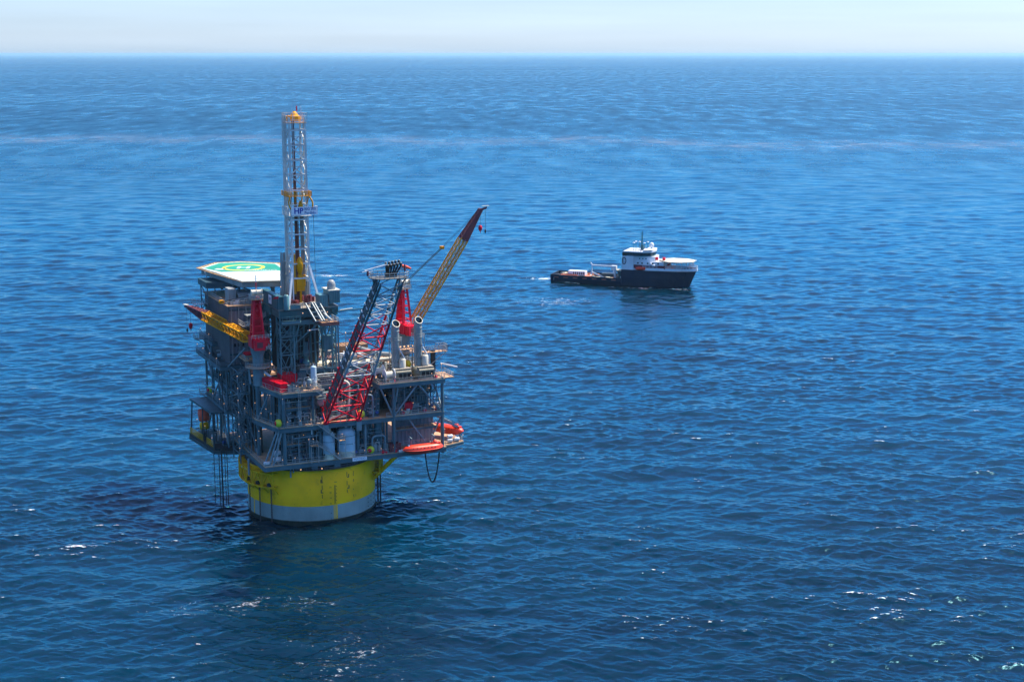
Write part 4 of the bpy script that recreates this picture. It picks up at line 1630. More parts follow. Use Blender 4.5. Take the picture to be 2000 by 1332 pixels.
def derrick():
    cu, cv = -2.0, 0.6
    T = Thing("derrick_mast", (cu, cv, 58.8), "tall pale lattice derrick mast with yellow crown and white name board", "derrick")
    hw = 2.35

    def rect(z, w=hw):
        return [(cu - w, cv - w, z), (cu + w, cv - w, z), (cu + w, cv + w, z), (cu - w, cv + w, z)]
    for k in range(4):
        mb = MB()
        a, b = rect(66.0)[k], rect(110.0, 2.2)[k]
        mb.bar(a, b, .5)
        T.part("mast_leg", mb, "derrick_steel")
    # splayed feet
    for k, (fu, fv) in enumerate(((-6.4, -4.2), (2.6, -4.2), (2.6, 5.4), (-6.4, 5.4))):
        mb = MB()
        mb.bar(rect(69.5)[k], (fu, fv, 58.8), .55)
        mb.bar(rect(66.0)[k], (rect(66.0)[k][0], rect(66.0)[k][1], 58.8), .34)
        mb.bar((fu, fv, 58.8), (fu + (1.2 if fu > 0 else -1.2), fv - .4, 58.8), .5)
        T.part("splayed_foot", mb, "white_paint")
    # face bracing: Z bays up the front and left faces, ring girts
    zs = [66.0 + i * 4.05 for i in range(11)]
    for face in range(4):
        for i, z in enumerate(zs):
            mb = MB()
            p, q = rect(z)[face], rect(z)[(face + 1) % 4]
            mb.bar(p, q, .32 if i % 2 else .4)
            if i < len(zs) - 1:
                p2, q2 = rect(zs[i + 1])[face], rect(zs[i + 1])[(face + 1) % 4]
                if face == 0:
                    if zs[i] > 88:
                        mb.bar(p, q2, .3) if i % 2 else mb.bar(q, p2, .3)
                else:
                    mb.bar(p, q2, .23) if i % 2 else mb.bar(q, p2, .23)
                    mz = (z + zs[i + 1]) / 2
                    pm, qm = rect(mz)[face], rect(mz)[(face + 1) % 4]
                    mb.bar(pm, qm, .17)
            T.part("face_bracing", mb, "derrick_steel")
    # guide rails and ladder on the left face, standpipes
    mb = MB()
    for du, dv in ((-2.9, -1.6), (-2.9, -.4), (-3.3, .8), (-2.8, 1.8)):
        mb.bar((cu + du, cv + dv, 60.0), (cu + du, cv + dv, 111.0), .16)
    for i in range(48):
        mb.bar((cu - 2.9, cv - 1.6, 61 + i), (cu - 2.9, cv - .4, 61 + i), .08)
    T.part("ladder", mb, "derrick_steel")
    mb = MB()
    for du, dv, r in ((2.75, 1.0, .14), (3.1, 2.1, .10)):
        mb.tube((cu + du, cv + dv, 59), (cu + du, cv + dv, 110), r, 6)
    T.part("standpipe", mb, "rail_grey")
    mb = MB()
    for i in range(9):
        mb.tube((cu - .9 + (i % 3) * .35, cv - 1.4 + (i // 3) * .35, 59), (cu - .9 + (i % 3) * .2, cv - 1.0 + (i // 3) * .3, 109), .07, 5)
    mb.tube((cu - .3, cv - 1.9, 72), (cu - .3, cv - 1.9, 84), .13, 6)
    T.part("drill_line", mb, "cargo_brown")
    # racked drill pipe, a dark bundle on the right
    mb = MB()
    for i in range(3):
        for j in range(3):
            mb.tube((cu + 1.0 + i * .35, cv - 1.2 + j * .5, 59), (cu + .8 + i * .32, cv - 1.0 + j * .5, 84.5), .09, 6)
    T.part("racked_pipe", mb, "grey_paint")
    # crown
    mb = MB()
    mb.lathe([(.01, 109.0), (1.95, 109.0), (1.95, 110.2), (1.2, 110.4), (.75, 111.1), (.4, 111.5), (.01, 111.6)], (cu, cv, 0), 14, smooth=False)
    mb.box((cu - 2.6, cv - 1.1, 109.0), (cu - 1.0, cv + 1.1, 110.4))
    T.part("crown_block", mb, "boom_yellow")
    mb = MB()
    mb.mat(0).box((cu - 2.7, cv - 2.7, 108.4), (cu + 2.7, cv + 2.7, 108.55))
    mb.mat(1).rail([(cu - 2.7, cv - 2.7, 108.5), (cu + 2.7, cv - 2.7, 108.5), (cu + 2.7, cv + 2.7, 108.5), (cu - 2.7, cv + 2.7, 108.5)], 2.6, 1.8, .05, closed=True, mids=(.35, .7))
    T.part("crown_platform", mb, ["grating", "derrick_steel"])
    mb = MB()
    mb.mat(0).bar((cu - 1.3, cv - 2.6, 96), (cu - 1.3, cv - 2.6, 113.4), .13)
    mb.mat(0).bar((cu + 1.9, cv, 110), (cu + 1.9, cv, 112.9), .1)
    mb.mat(1).bar((cu + .7, cv, 111.6), (cu + .7, cv, 113.0), .3)
    T.part("aerial", mb, ["white_paint", "crane_red"])
    # belly-board platform, yellow, open in front
    mb = MB()
    zb = 88.6
    mb.box((cu - 3.3, cv - 3.3, zb), (cu + 3.3, cv - 2.4, zb + .15))
    mb.box((cu - 3.3, cv - 2.4, zb), (cu - 2.4, cv + 3.3, zb + .15))
    mb.box((cu + 2.4, cv - 2.4, zb), (cu + 3.3, cv + 3.3, zb + .15))
    mb.rail([(cu - 3.3, cv + 3.2, zb + .1), (cu - 3.3, cv - 3.3, zb + .1), (cu + 3.3, cv - 3.3, zb + .1), (cu + 3.3, cv + 3.2, zb + .1)], 1.2, .8, .07, mids=(.33, .66))
    for q in (-3.0, -1.4, .6, 2.6):
        mb.bar((cu + q, cv - 3.2, zb), (cu + q * .75, cv - 2.3, zb - 2.6), .18)
    mb.bend([(cu + 2.6, cv - 3.4, zb), (cu + 3.6, cv - 3.4, zb - 1.6), (cu + 3.4, cv - 3.3, zb - 3.6)], .22, .8, 6)
    mb.bend([(cu - 2.9, cv - 3.4, zb), (cu - 3.4, cv - 3.4, zb - 1.6), (cu - 2.7, cv - 3.3, zb - 3.4)], .2, .8, 6)
    mb.lathe([(.5, 0), (.75, .8), (.75, 1.7), (.4, 2.6), (.2, 3.0)], (cu + .4, cv - 2.2, zb - 4.2), 10)
    T.part("belly_platform", mb, "boom_yellow")
    # name board
    mb = MB()
    u0, u1, z0, z1, vv = cu - 2.6, cu + 4.9, 83.5, 85.8, cv - 3.5
    mb.mat(0).box((u0, vv, z0), (u1, vv + .12, z1))
    mb.box((u1 - .12, vv + .12, z0), (u1, vv + 2.2, z1))
    mb.mat(1)
    put_text(mb, "HP", 2.15, (u0 + 2.05, vv - .02, 84.66), (1, 0, 0), (0, 0, 1), .06, .03)
    mb.mat(2)
    put_text(mb, "RIG 205", .98, (u0 + 5.3, vv - .02, 85.15), (1, 0, 0), (0, 0, 1), .02, .03)
    put_text(mb, "Perdido", 1.02, (u0 + 5.3, vv - .02, 84.1), (1, 0, 0), (0, 0, 1), .02, .03)
    T.part("name_board", mb, ["sign_white", "sign_blue", "sign_grey"])
    mb = MB()
    mb.mat(0).box((cu - 3.2, cv - 3.3, 83.2), (cu + 3.2, cv + 3.0, 83.35))
    mb.mat(0).rail([(cu - 3.2, cv + 3.0, 83.3), (cu - 3.2, cv - 3.2, 83.3)], 2.4, .8, .06, mids=(.3, .6))
    T.part("monkey_board", mb, "derrick_steel")
    # travelling block and top drive
    mb = MB()
    mb.lathe([(.1, 72.0), (.75, 71.2), (1.0, 70.0), (.95, 68.6), (.5, 67.2), (.3, 66.4)], (cu - .2, cv - 2.0, 0), 12)
    mb.box((cu - .8, cv - 2.6, 66.2), (cu + .4, cv - 1.4, 67.0))
    T.part("travelling_block", mb, "boom_yellow")
    mb = MB()
    mb.box((cu - 1.3, cv - 2.5, 62.4), (cu + .9, cv - 1.0, 66.0))
    mb.box((cu - 2.0, cv - 2.0, 61.6), (cu - 1.4, cv - 1.2, 72.6))
    mb.box((cu + .9, cv - 2.0, 63.6), (cu + 1.4, cv - 1.2, 66.8))
    mb.tube((cu - .1, cv - 2.0, 59.2), (cu - .1, cv - 2.0, 62.4), .35, 10)
    for z in (62.9, 63.9, 64.9):
        mb.box((cu - 1.35, cv - 2.6, z), (cu + .95, cv - 2.45, z + .4))
    T.part("top_drive", mb, "boom_yellow")
    mb = MB()
    for i in range(14):
        mb.cbox((cu + rng.uniform(-3.6, 3.8), cv + rng.uniform(-4.5, 1), 59.5 + rng.uniform(0, 1.0)), (rng.uniform(.5, 1.3), rng.uniform(.5, 1.2), rng.uniform(.8, 2.2)), rng.uniform(0, 1))
    T.part("floor_machinery", mb, "boom_dark_red")
    mb = MB()
    mb.box((cu - 3.2, cv + 2.6, 58.9), (cu + 3.6, cv + 2.9, 64.2))
    T.part("wind_wall", mb, "rig_green")
    # grey bundle of service loops on the left of the mast
    mb = MB()
    for i in range(6):
        mb.tube((cu - 4.9 + (i % 3) * .5, cv + .4 + (i // 3) * .6, 60.0), (cu - 4.6 + (i % 3) * .45, cv + .4 + (i // 3) * .5, 70.5 + (i % 2) * 2.5), .26, 8)
    mb.box((cu - 5.2, cv, 60.5), (cu - 3.2, cv + 1.2, 61.0))
    mb.box((cu - 5.0, cv, 66.5), (cu - 3.2, cv + 1.2, 67.0))
    T.part("service_loop", mb, "grey_paint")
    # tugger line hanging to the right
    mb = MB()
    mb.tube((cu + 3.9, cv - 2.6, 83.4), (cu + 4.1, cv - 2.6, 60.0), .06, 5)
    T.part("hang_line", mb, "black_hose")


derrick()
# ------------------------------------------------------------------ pedestal cranes
def crane(T, c, zdeck, zcab, yaw, tip, mast_top, cab_yaw, ped_r=1.5):
    u, v = c
    cab = Matrix.Rotation(cab_yaw, 3, 'Z')

    def L(x, y, z):
        p = cab @ Vector((x, y, 0))
        return Vector((u + p.x, v + p.y, z))
    mb = MB()
    mb.lathe([(ped_r, zdeck), (ped_r, zcab - 2.6), (ped_r * 1.25, zcab - 1.7), (ped_r * 1.25, zcab - .5), (ped_r * 1.45, zcab - .4), (ped_r * 1.45, zcab)], (u, v, 0), 24)
    T.part("pedestal", mb, "steel_pale")
    # walkway ring round the pedestal
    mb = MB()
    zr = zcab - 5.6
    mb.mat(0).lathe([(ped_r, zr), (3.6, zr), (3.6, zr + .14), (ped_r, zr + .14)], (u, v, 0), 16, smooth=False)
    mb.mat(1).rail([(u + 3.5 * math.cos(t * math.pi / 8), v + 3.5 * math.sin(t * math.pi / 8), zr + .14) for t in range(16)], 1.15, 1.5, .05, closed=True, kick=True)
    T.part("pedestal_platform", mb, ["grating", "rail_grey"])
    # slewing house
    mb = MB()
    hx, hy = 2.1, 2.5
    base = [L(-hx, -hy, 0), L(hx, -hy, 0), L(hx, hy, 0), L(-hx, hy, 0)]
    mb.prism([(p.x, p.y) for p in base], zcab, zcab + 2.9)
    ext = [L(hx, -1.7, 0), L(hx + 1.0, -1.5, 0), L(hx + 1.0, 1.5, 0), L(hx, 1.7, 0)]
    mb.prism([(p.x, p.y) for p in ext], zcab + .3, zcab + 2.3)
    hs = T.part("slewing_house", mb, "crane_red")
    mb = MB()
    cc = [L(-1.7, -hy - 1.9, 0), L(1.2, -hy - 1.9, 0), L(1.2, -hy, 0), L(-1.7, -hy, 0)]
    mb.mat(0).prism([(p.x, p.y) for p in cc], zcab - .3, zcab + 2.5)
    mb.mat(1)
    w = [L(-1.0, -hy - 1.93, zcab + .4), L(.6, -hy - 1.93, zcab + .4), L(.6, -hy - 1.93, zcab + 1.9), L(-1.0, -hy - 1.93, zcab + 1.9)]
    mb.add(w, [(0, 1, 2, 3)])
    w = [L(1.23, -hy - 1.6, zcab + .6), L(1.23, -hy - .4, zcab + .6), L(1.23, -hy - .4, zcab + 1.9), L(1.23, -hy - 1.6, zcab + 1.9)]
    mb.add(w, [(0, 1, 2, 3)])
    T.part("operator_cab", mb, ["crane_red", "boom_dark_red"])
    mb = MB()
    mb.mat(0).rail([L(-2.4, -hy - 2.0, zcab + 2.9), L(2.4, -hy - 2.0, zcab + 2.9), L(2.4, hy, zcab + 2.9)], 1.0, 1.0, .05)
    mb.rail([L(1.4, -hy - 2.6, zcab - .2), L(2.6, -hy - 2.6, zcab - .2), L(2.6, 0, zcab - .2)], 1.1, .9, .06, mids=(.3, .6))
    T.part("cab_railing", mb, "rail_grey")
    # kingpost: four raking red legs
    zt = mast_top
    z0 = zcab + 2.8
    P0 = [L(-1.5, -1.6, z0), L(1.5, -1.6, z0), L(1.5, 1.6, z0), L(-1.5, 1.6, z0)]
    P1 = [L(-.75, -.7, zt), L(.75, -.7, zt), L(.75, .7, zt), L(-.75, .7, zt)]
    for a, b in zip(P0, P1):
        mb = MB()
        mb.bar(a, b, .52)
        T.part("mast_leg", mb, "crane_red")
    mb = MB()
    for t in (.12, .3, .5, .7, .88):
        q = [a + (b - a) * t for a, b in zip(P0, P1)]
        for k in range(4):
            mb.bar(q[k], q[(k + 1) % 4], .3)
    # plated left side
    q0 = [a + (b - a) * .02 for a, b in zip(P0, P1)]
    q1 = [a + (b - a) * .98 for a, b in zip(P0, P1)]
    for k in (2,):
        a, b, c2, d = q0[k], q0[(k + 1) % 4], q1[(k + 1) % 4], q1[k]
        off = (a - b).cross(Vector((0, 0, 1))).normalized() * .05
        mb.add([a, b, c2, d, a + off, b + off, c2 + off, d + off], [(0, 1, 2, 3), (7, 6, 5, 4), (0, 4, 5, 1), (2, 6, 7, 3)])
    T.part("mast_bracing", mb, "crane_red")
    mb = MB()
    mb.mat(0).prism([(L(x, y, 0).x, L(x, y, 0).y) for x, y in ((-1.7, -1.6), (1.7, -1.6), (1.7, 1.6), (-1.7, 1.6))], zt - .1, zt + .05)
    mb.mat(1).rail([L(-1.7, -1.6, zt), L(1.7, -1.6, zt), L(1.7, 1.6, zt), L(-1.7, 1.6, zt)], 1.15, .9, .06, closed=True, mids=(.33, .66))
    T.part("mast_platform", mb, ["grating", "rail_grey"])
    mb = MB()
    mb.tube(L(-1.4, -.6, zt + 1.9), L(1.5, -.6, zt + 1.9), .72, 14)
    for x in (-1.4, 0, 1.5):
        mb.tube(L(x - .06, -.6, zt + 1.9), L(x + .06, -.6, zt + 1.9), .9, 14)
    T.part("sheave_drum", mb, "rim_cream")
    # boom
    d = (Vector(tip) - Vector((u, v, zcab + 1.4)))
    dh = Vector((d.x, d.y, 0)).normalized()
    foot = Vector((u, v, zcab + 1.4)) + dh * 2.4
    tip = Vector(tip)
    ax = (tip - foot)
    Lb = ax.length
    ax.normalize()
    f1 = foot + ax * (Lb * .07)
    f2 = foot + ax * (Lb * .75)
    mb = MB()
    mb.truss(foot, f1, (2.0, .5), (2.5, 2.2), 1, .14, .09)
    mb.truss(f1, f2, (2.5, 2.2), (2.5, 2.2), 12, .2, .095, xbrace=True)
    T.part("boom", mb, "boom_yellow")
    mb = MB()
    mb.truss(f2, tip, (2.5, 2.2), (1.1, .9), 6, .17, .10, xbrace=True)
    sx = ax.cross(Vector((0, 0, 1))).normalized()
    sy = sx.cross(ax).normalized()
    for s_ in (-1, 1):
        a = f2 + sx * s_ * 1.2
        b = tip + sx * s_ * .55
        mb.add([a - sy * .9, b - sy * .4, b + sy * .4, a + sy * .9, a - sy * .9 + sx * .05, b - sy * .4 + sx * .05, b + sy * .4 + sx * .05, a + sy * .9 + sx * .05],
               [(0, 1, 2, 3), (7, 6, 5, 4)])
    T.part("boom_tip", mb, "boom_dark_red")
    mb = MB()
    hd = tip + ax * .8
    mb.mat(0).bar(tip - sx * .7, tip + sx * .7, 1.0)
    mb.bar(tip, hd + dh * 1.6, .9, .5)
    mb.mat(1).bar(hd + dh * .2 + Vector((0, 0, .5)), hd + dh * 2.3 + Vector((0, 0, .5)), .9, .12)
    T.part("boom_head", mb, ["boom_dark_red", "rim_cream"])
    # hook blocks
    hp = hd + dh * 1.2
    mb = MB()
    mb.mat(0).tube(tip + Vector((0, 0, -.4)), tip + Vector((0, 0, -5.0)), .05, 5)
    mb.mat(1).lathe([(.02, 0), (.5, -.3), (.62, -1.0), (.4, -1.6), (.12, -2.0), (.05, -2.5)], tip + Vector((0, 0, -4.4)), 10)
    T.part("main_hook", mb, ["black_hose", "crane_red"])
    mb = MB()
    mb.tube(hp, hp + Vector((0, 0, -6.6)), .05, 5)
    mb.lathe([(.02, 0), (.22, -.2), (.3, -.7), (.05, -1.3)], hp + Vector((0, 0, -6.4)), 8)
    T.part("whip_hook", mb, "black_hose")
    # luffing ropes: thick falls to a yellow bridle block, thin pendants to the head
    top = L(0, -.4, zt + 1.4)
    k = top + (f2 + (tip - f2) * .62 + sy * .9 - top) * .56
    mb = MB()
    for q in (-.5, .5):
        for w_ in (-.09, .09):
            mb.tube(top + sx * (q + w_), k + sx * (q + w_) * .9, .075, 5)
    T.part("luffing_rope", mb, "black_hose")
    mb = MB()
    mb.cbox(k, (1.1, 1.1, .9), 0)
    mb.tube(k - sx * .8, k + sx * .8, .35, 10)
    T.part("bridle_block", mb, "boom_yellow")
    mb = MB()
    for q in (-.45, .45):
        mb.tube(k + sx * q, tip - ax * 1.0 + sx * q + sy * .5, .05, 5)
    T.part("pendant_rope", mb, "black_hose")
    return f1, f2, ax, sx, sy


TL = Thing("pedestal_crane", (-15.6, -4.2, 37.6), "red pedestal crane with its yellow boom lowered towards the left beside the living quarters", "crane", "pedestal cranes with yellow booms")
r = crane(TL, (-15.6, -4.2), 37.5, 48.3, 0, (-26.6, 27.5, 55.0), 61.5, R_(-4))
TR = Thing("pedestal_crane", (31.0, 6.0, 37.6), "red pedestal crane with its yellow boom raised towards the right above the exhaust stacks", "crane", "pedestal cranes with yellow booms")
r = crane(TR, (31.0, 6.0), 37.5, 46.8, 0, (55.6, 6.0, 81.6), 59.8, R_(20), 1.7)


# ------------------------------------------------------------------ flare boom
def flare():
    T = Thing("flare_boom", (3.6, -17.2, 28), "inclined red and white lattice flare boom leaning out from the front of the platform", "flare boom")
    A0 = Vector((3.9, -17.3, 28.2))
    A1 = Vector((3.9, -57.5, 71.6))
    ax = (A1 - A0).normalized()
    up = Vector((0, -ax.z, ax.y))
    up = up if up.z > 0 else -up           # normal to the boom, up and back
    w0, w1, d0, d1 = 9.5, 5.6, 4.0, 2.8

    def Pt(t, a, b):
        """a: -1..1 across, b: 0 underside .. 1 upper side"""
        w = w0 + (w1 - w0) * t
        d = d0 + (d1 - d0) * t
        return A0 + (A1 - A0) * t + Vector((a * w / 2, 0, 0)) + up * (b * d)
    cuts = [0, .36, .545, .73, 1.0]
    tones = ["crane_red", "flare_white", "crane_red", "flare_teal"]
    for (t0, t1, m) in zip(cuts, cuts[1:], tones):
        for a in (-1, 1):
            mb = MB()
            mb.tube(Pt(t0, a, 0), Pt(t1, a, 0), .31, 10)
            T.part("chord", mb, m)
            mb = MB()
            mb.tube(Pt(t0, a, 1), Pt(t1, a, 1), .26, 8)
            T.part("chord", mb, m)
    ts = [0.0, .125, .245, .36, .455, .545, .64, .73, .80, .865, .93, 1.0]

    def tone(t):
        return "crane_red" if t < .355 or .54 <= t < .70 else "flare_white"
    for i in range(len(ts) - 1):
        t0, t1 = ts[i], ts[i + 1]
        m = tone(t0)
        mb = MB()
        mb.tube(Pt(t0, -1, 0), Pt(t0, 1, 0), .2, 8)
        if i % 2 == 0 or t0 > .8:
            mb.tube(Pt(t0, -1, 0), Pt(t1, 1, 0), .165, 8)
        mb.tube(Pt(t1, -1, 0), Pt(t0, 1, 0), .165, 8)
        T.part("under_brace", mb, m)
        mb = MB()
        if i % 2 == 0:
            mb.tube(Pt(t0, -1, 1), Pt(t1, 1, 1), .11, 6)
        for a in (-1, 1):
            mb.tube(Pt(t0, a, 0), Pt(t0, a, 1), .14, 6)
            mb.tube(Pt(t0, a, 0), Pt(t1, a, 1), .11, 6)
        T.part("side_brace", mb, m if m == "crane_red" else "flare_teal")
    # pipes and ladder tray along the left side, with brackets
    mb = MB()
    for k, (b, r) in enumerate(((.30, .22), (.55, .30), (.80, .16), (1.05, .13))):
        mb.tube(Pt(.10, -1.06, b), Pt(.985, -1.08, b), r, 8)
    T.part("flare_pipe", mb, "flare_grate")
    mb = MB()
    n = 60
    for i in range(n):
        t0, t1 = .05 + .93 * i / n, .05 + .93 * (i + .8) / n
        mb.add([Pt(t0, -1.1, .75), Pt(t1, -1.1, .75), Pt(t1, -1.1, .25), Pt(t0, -1.1, .25)], [(0, 1, 2, 3)])
        mb.add([Pt(t0, -1.12, .75), Pt(t1, -1.12, .75), Pt(t1, -1.12, .25), Pt(t0, -1.12, .25)], [(3, 2, 1, 0)])
    T.part("ladder_tray", mb, "flare_grate")
    for i in range(17):
        t = .09 + .89 * i / 17
        for p_, q_ in ((Pt(t, -1.18, .25), Pt(t, -1.18, .55)), (Pt(t, -1.18, .75), Pt(t, -1.18, 1.0)), (Pt(t, -.95, .1), Pt(t, -.65, .1))):
            mb = MB()
            mb.bar(p_, q_, .26, .26)
            T.part("pipe_bracket", mb, "crane_red" if tone(t) == "crane_red" else "white_paint")
    # hinge feet
    for a in (-1, 1):
        mb = MB()
        p = Pt(0, a, 0)
        mb.mat(0).tube(p + Vector((-.6, 0, 0)), p + Vector((.6, 0, 0)), .55, 12)
        mb.mat(1).box((p.x - .75, p.y - .1, p.z - 3.2), (p.x + .75, p.y + .5, p.z - .4))
        T.part("hinge_foot", mb, ["crane_red", "steel_pale"])
        mb = MB()
        q = Pt(0.02, a, 1)
        mb.tube(q, (q.x, -12.0, 31.5), .25, 8)
        T.part("back_stay", mb, "crane_red")
    # tip platform
    c = Pt(1.0, 0, .5) + Vector((.2, 0, .6))
    mb = MB()
    oct_ = [(c.x + x, c.y + y) for x, y in ((-5.2, -.8), (-3.8, -2.8), (2.4, -3.0), (4.2, -1.4), (4.2, 1.6), (2.2, 2.8), (-3.6, 2.8), (-5.2, 1.6))]
    mb.mat(0).prism(oct_, c.z, c.z + .2)
    mb.mat(1).rail([(p[0], p[1], c.z + .2) for p in oct_], 1.25, 1.2, .05, closed=True)
    for x, y in ((-3.8, -2.6), (3.2, -2.2), (3.4, 2.0), (-3.8, 2.4)):
        mb.mat(2).bar((c.x + x, c.y + y, c.z), Pt(.93, -1 if x < 0 else 1, .5), .28)
    T.part("tip_platform", mb, ["flare_grate", "rail_grey", "flare_teal"])
    # cluster of flare nozzles
    mb = MB()
    for i in range(5):
        for j in range(2):
            x, y = c.x - .9 + i * .85, c.y - .4 + j * 1.3
            zz = c.z + 2.4 + .1 * i + .5 * j
            mb.mat(0).tube((c.x - .6 + i * .35, y, c.z + .2), (x, y, zz), .2, 10)
            mb.tube((x, y, zz), (x, y, zz + .75), .27, 10, .30)
            mb.mat(1).lathe([(.31, 0), (.31, .2), (.2, .22)], (x, y, zz + .72), 10)
    mb.mat(0).box((c.x - 1.2, c.y - .7, c.z + .2), (c.x + 1.4, c.y + 1.1, c.z + 1.2))
    T.part("flare_tip", mb, ["soot", "grey_paint"])
    mb = MB()
    mb.mat(0).bar((c.x - 6.8, c.y - .4, c.z + 2.2), (c.x - 1.0, c.y - .2, c.z + 3.3), .28)
    mb.mat(0).bar((c.x - 7.6, c.y - .8, c.z + 1.9), (c.x - 4.8, c.y - .2, c.z + 2.2), .16)
    mb.mat(1).lathe([(.25, 0), (.3, .4), (.25, 1.2)], (c.x - 6.2, c.y - .8, c.z + .9), 8)
    mb.mat(1).lathe([(.25, 0), (.3, .4), (.2, 1.6)], (c.x + 3.4, c.y - .8, c.z + 1.6), 8)
    T.part("heat_shield_arm", mb, ["white_paint", "boom_dark_red"])
    return c


fc = flare()


def windsock(base, h, d, label):
    mb = MB()
    b = Vector(base)
    mb.mat(0).bar(b, b + Vector((0, 0, h)), .09)
    d = Vector(d)
    a = b + Vector((0, 0, h - .3))
    rr = [(.42, 0), (.40, .35), (.34, .7), (.26, 1.0)]
    rings = []
    x = d.normalized()
    y = x.cross(Vector((0, 0, 1))).normalized()
    z = y.cross(x)
    n = 10
    vs = []
    for r, t in rr:
        for k in range(n):
            ph = 2 * math.pi * k / n
            vs.append(a + d * t + y * math.cos(ph) * r + z * math.sin(ph) * r + Vector((0, 0, -.5 * t * t)))
    fs = []
    for i in range(3):
        for k in range(n):
            fs.append((i * n + k, i * n + (k + 1) % n, (i + 1) * n + (k + 1) % n, (i + 1) * n + k))
    mb.mat(1).add(vs, fs, True)
    single("windsock", mb, ["rail_grey", "windsock"], base, label, "windsock")


windsock((fc.x + 3.6, fc.y + 1.6, fc.z + .2), 2.6, (2.2, -.4, -.3), "orange windsock on the railing of the flare boom's tip platform")
windsock((-12.8, 6.0, 55.2), 5.4, (1.6, -1.2, -.5), "orange windsock in front of the helideck apron")


# ------------------------------------------------------------------ exhaust stacks
def stack_part(base, h):
    u, v, z = base
    T = Thing("exhaust_stack", base, "", "exhaust stack", "exhaust stacks with mitred tops")
    mb = MB()
    n = 28
    r = 1.12
    tilt = Vector((.16, -.74, .66)).normalized()
    # shaft with a short elbow to a round, turned-out mouth
    mb.tube((u, v, z), (u, v, z + h * .84), r, n)
    a = Vector((u, v, z + h * .84))
    ring0 = [a + Vector((math.cos(2 * math.pi * k / n) * r, math.sin(2 * math.pi * k / n) * r, 0)) for k in range(n)]
    hz_ = Vector((tilt.x, tilt.y, 0)).normalized()
    x = Vector((-hz_.y, hz_.x, 0))
    y = tilt.cross(x)
    if y.dot(hz_) < 0:
        y = -y
    ctr = a + hz_ * .55 + Vector((0, 0, 1.75))
    ring1 = []
    for k in range(n):
        dd = Vector((math.cos(2 * math.pi * k / n), math.sin(2 * math.pi * k / n), 0))
        ring1.append(ctr + x * dd.dot(x) * r + y * dd.dot(hz_) * r)
    mb.add(ring0 + ring1, [(k, (k + 1) % n, (k + 1) % n + n, k + n) for k in range(n)], True)
    T.part("shaft", mb, "stack_grey")
    mb = MB()
    ring2 = [ctr + (p - ctr) * 1.06 for p in ring1]
    ring3 = [ctr + (p - ctr) * .92 for p in ring1]
    up = tilt * .12
    mb.add([p + up for p in ring2] + [p + up for p in ring3], [(k, (k + 1) % n, (k + 1) % n + n, k + n) for k in range(n)])
    mb.add([p - up for p in ring2] + [p + up for p in ring2], [(k, (k + 1) % n, (k + 1) % n + n, k + n) for k in range(n)])
    T.part("mouth_rim", mb, "rim_cream")
    mb = MB()
    mb.add([p + up * .3 for p in ring3] + [ctr - tilt * 1.4 + (p - ctr) * .8 for p in ring3], [(k, k + n, (k + 1) % n + n, (k + 1) % n) for k in range(n)], True)
    mb.add([ctr - tilt * 1.4 + (p - ctr) * .8 for p in ring3], [tuple(range(n))])
    T.part("flue_lining", mb, "soot")
    mb = MB()
    for t in (.16, .42, .60, .8):
        mb.lathe([(r, 0), (r + .1, .02), (r + .1, .28), (r, .3)], (u, v, z + h * t), 24)
    T.part("band", mb, "stack_grey")
    # side pipe with its silencer pot, ladder frame and ring railing
    mb = MB()
    mb.bend([(u + .9, v - .8, z + h * .46), (u + 1.0, v - 1.0, z + h * .40), (u + 2.0, v - 1.6, z + h * .26), (u + 2.1, v - 1.7, z + 2.4)], .17, .5, 8)
    T.part("side_pipe", mb, "white_paint")
    mb = MB()
    mb.lathe([(.95, 0), (.95, 2.6), (.8, 2.75), (.01, 2.8)], (u + 1.5, v - 1.5, z + .2), 16)
    T.part("silencer_pot", mb, "rim_cream")
    mb = MB()
    zr = z + h * .60
    for (x, y) in ((-1.35, -1.2), (1.55, -1.0), (1.4, 1.3), (-1.3, 1.3)):
        mb.bar((u + x, v + y, z - 2.5), (u + x, v + y, zr + 1.0), .17)
    ring = [(u - 1.4, v - 1.3, zr), (u + 1.6, v - 1.1, zr), (u + 1.5, v + 1.4, zr), (u - 1.4, v + 1.4, zr)]
    for p, q in zip(ring, ring[1:] + ring[:1]):
        for dz in (0, .5, 1.0):
            mb.bar((p[0], p[1], zr + dz), (q[0], q[1], zr + dz), .1)
    mb.bar((u - 1.35, v - 1.2, z + 1), (u + 1.55, v - 1.0, zr), .12)
    for i in range(4):
        mb.bar((u - 1.4, v - 1.3, z - .2 + i * .55), (u + 1.6, v - 1.3, z - .2 + i * .55), .12)
    T.part("support_frame", mb, "rail_grey")
    return T


s1 = stack_part((21.4, -12.4, 40.4), 13.2)
s1.o["label"] = "grey exhaust stack with an open slanted mouth, left of the two above the olive housings"
s2 = dup(s1.o, W(28.2, -12.4, 40.9), ANG, "grey exhaust stack with an open slanted mouth, right one, before the raised boom's foot")


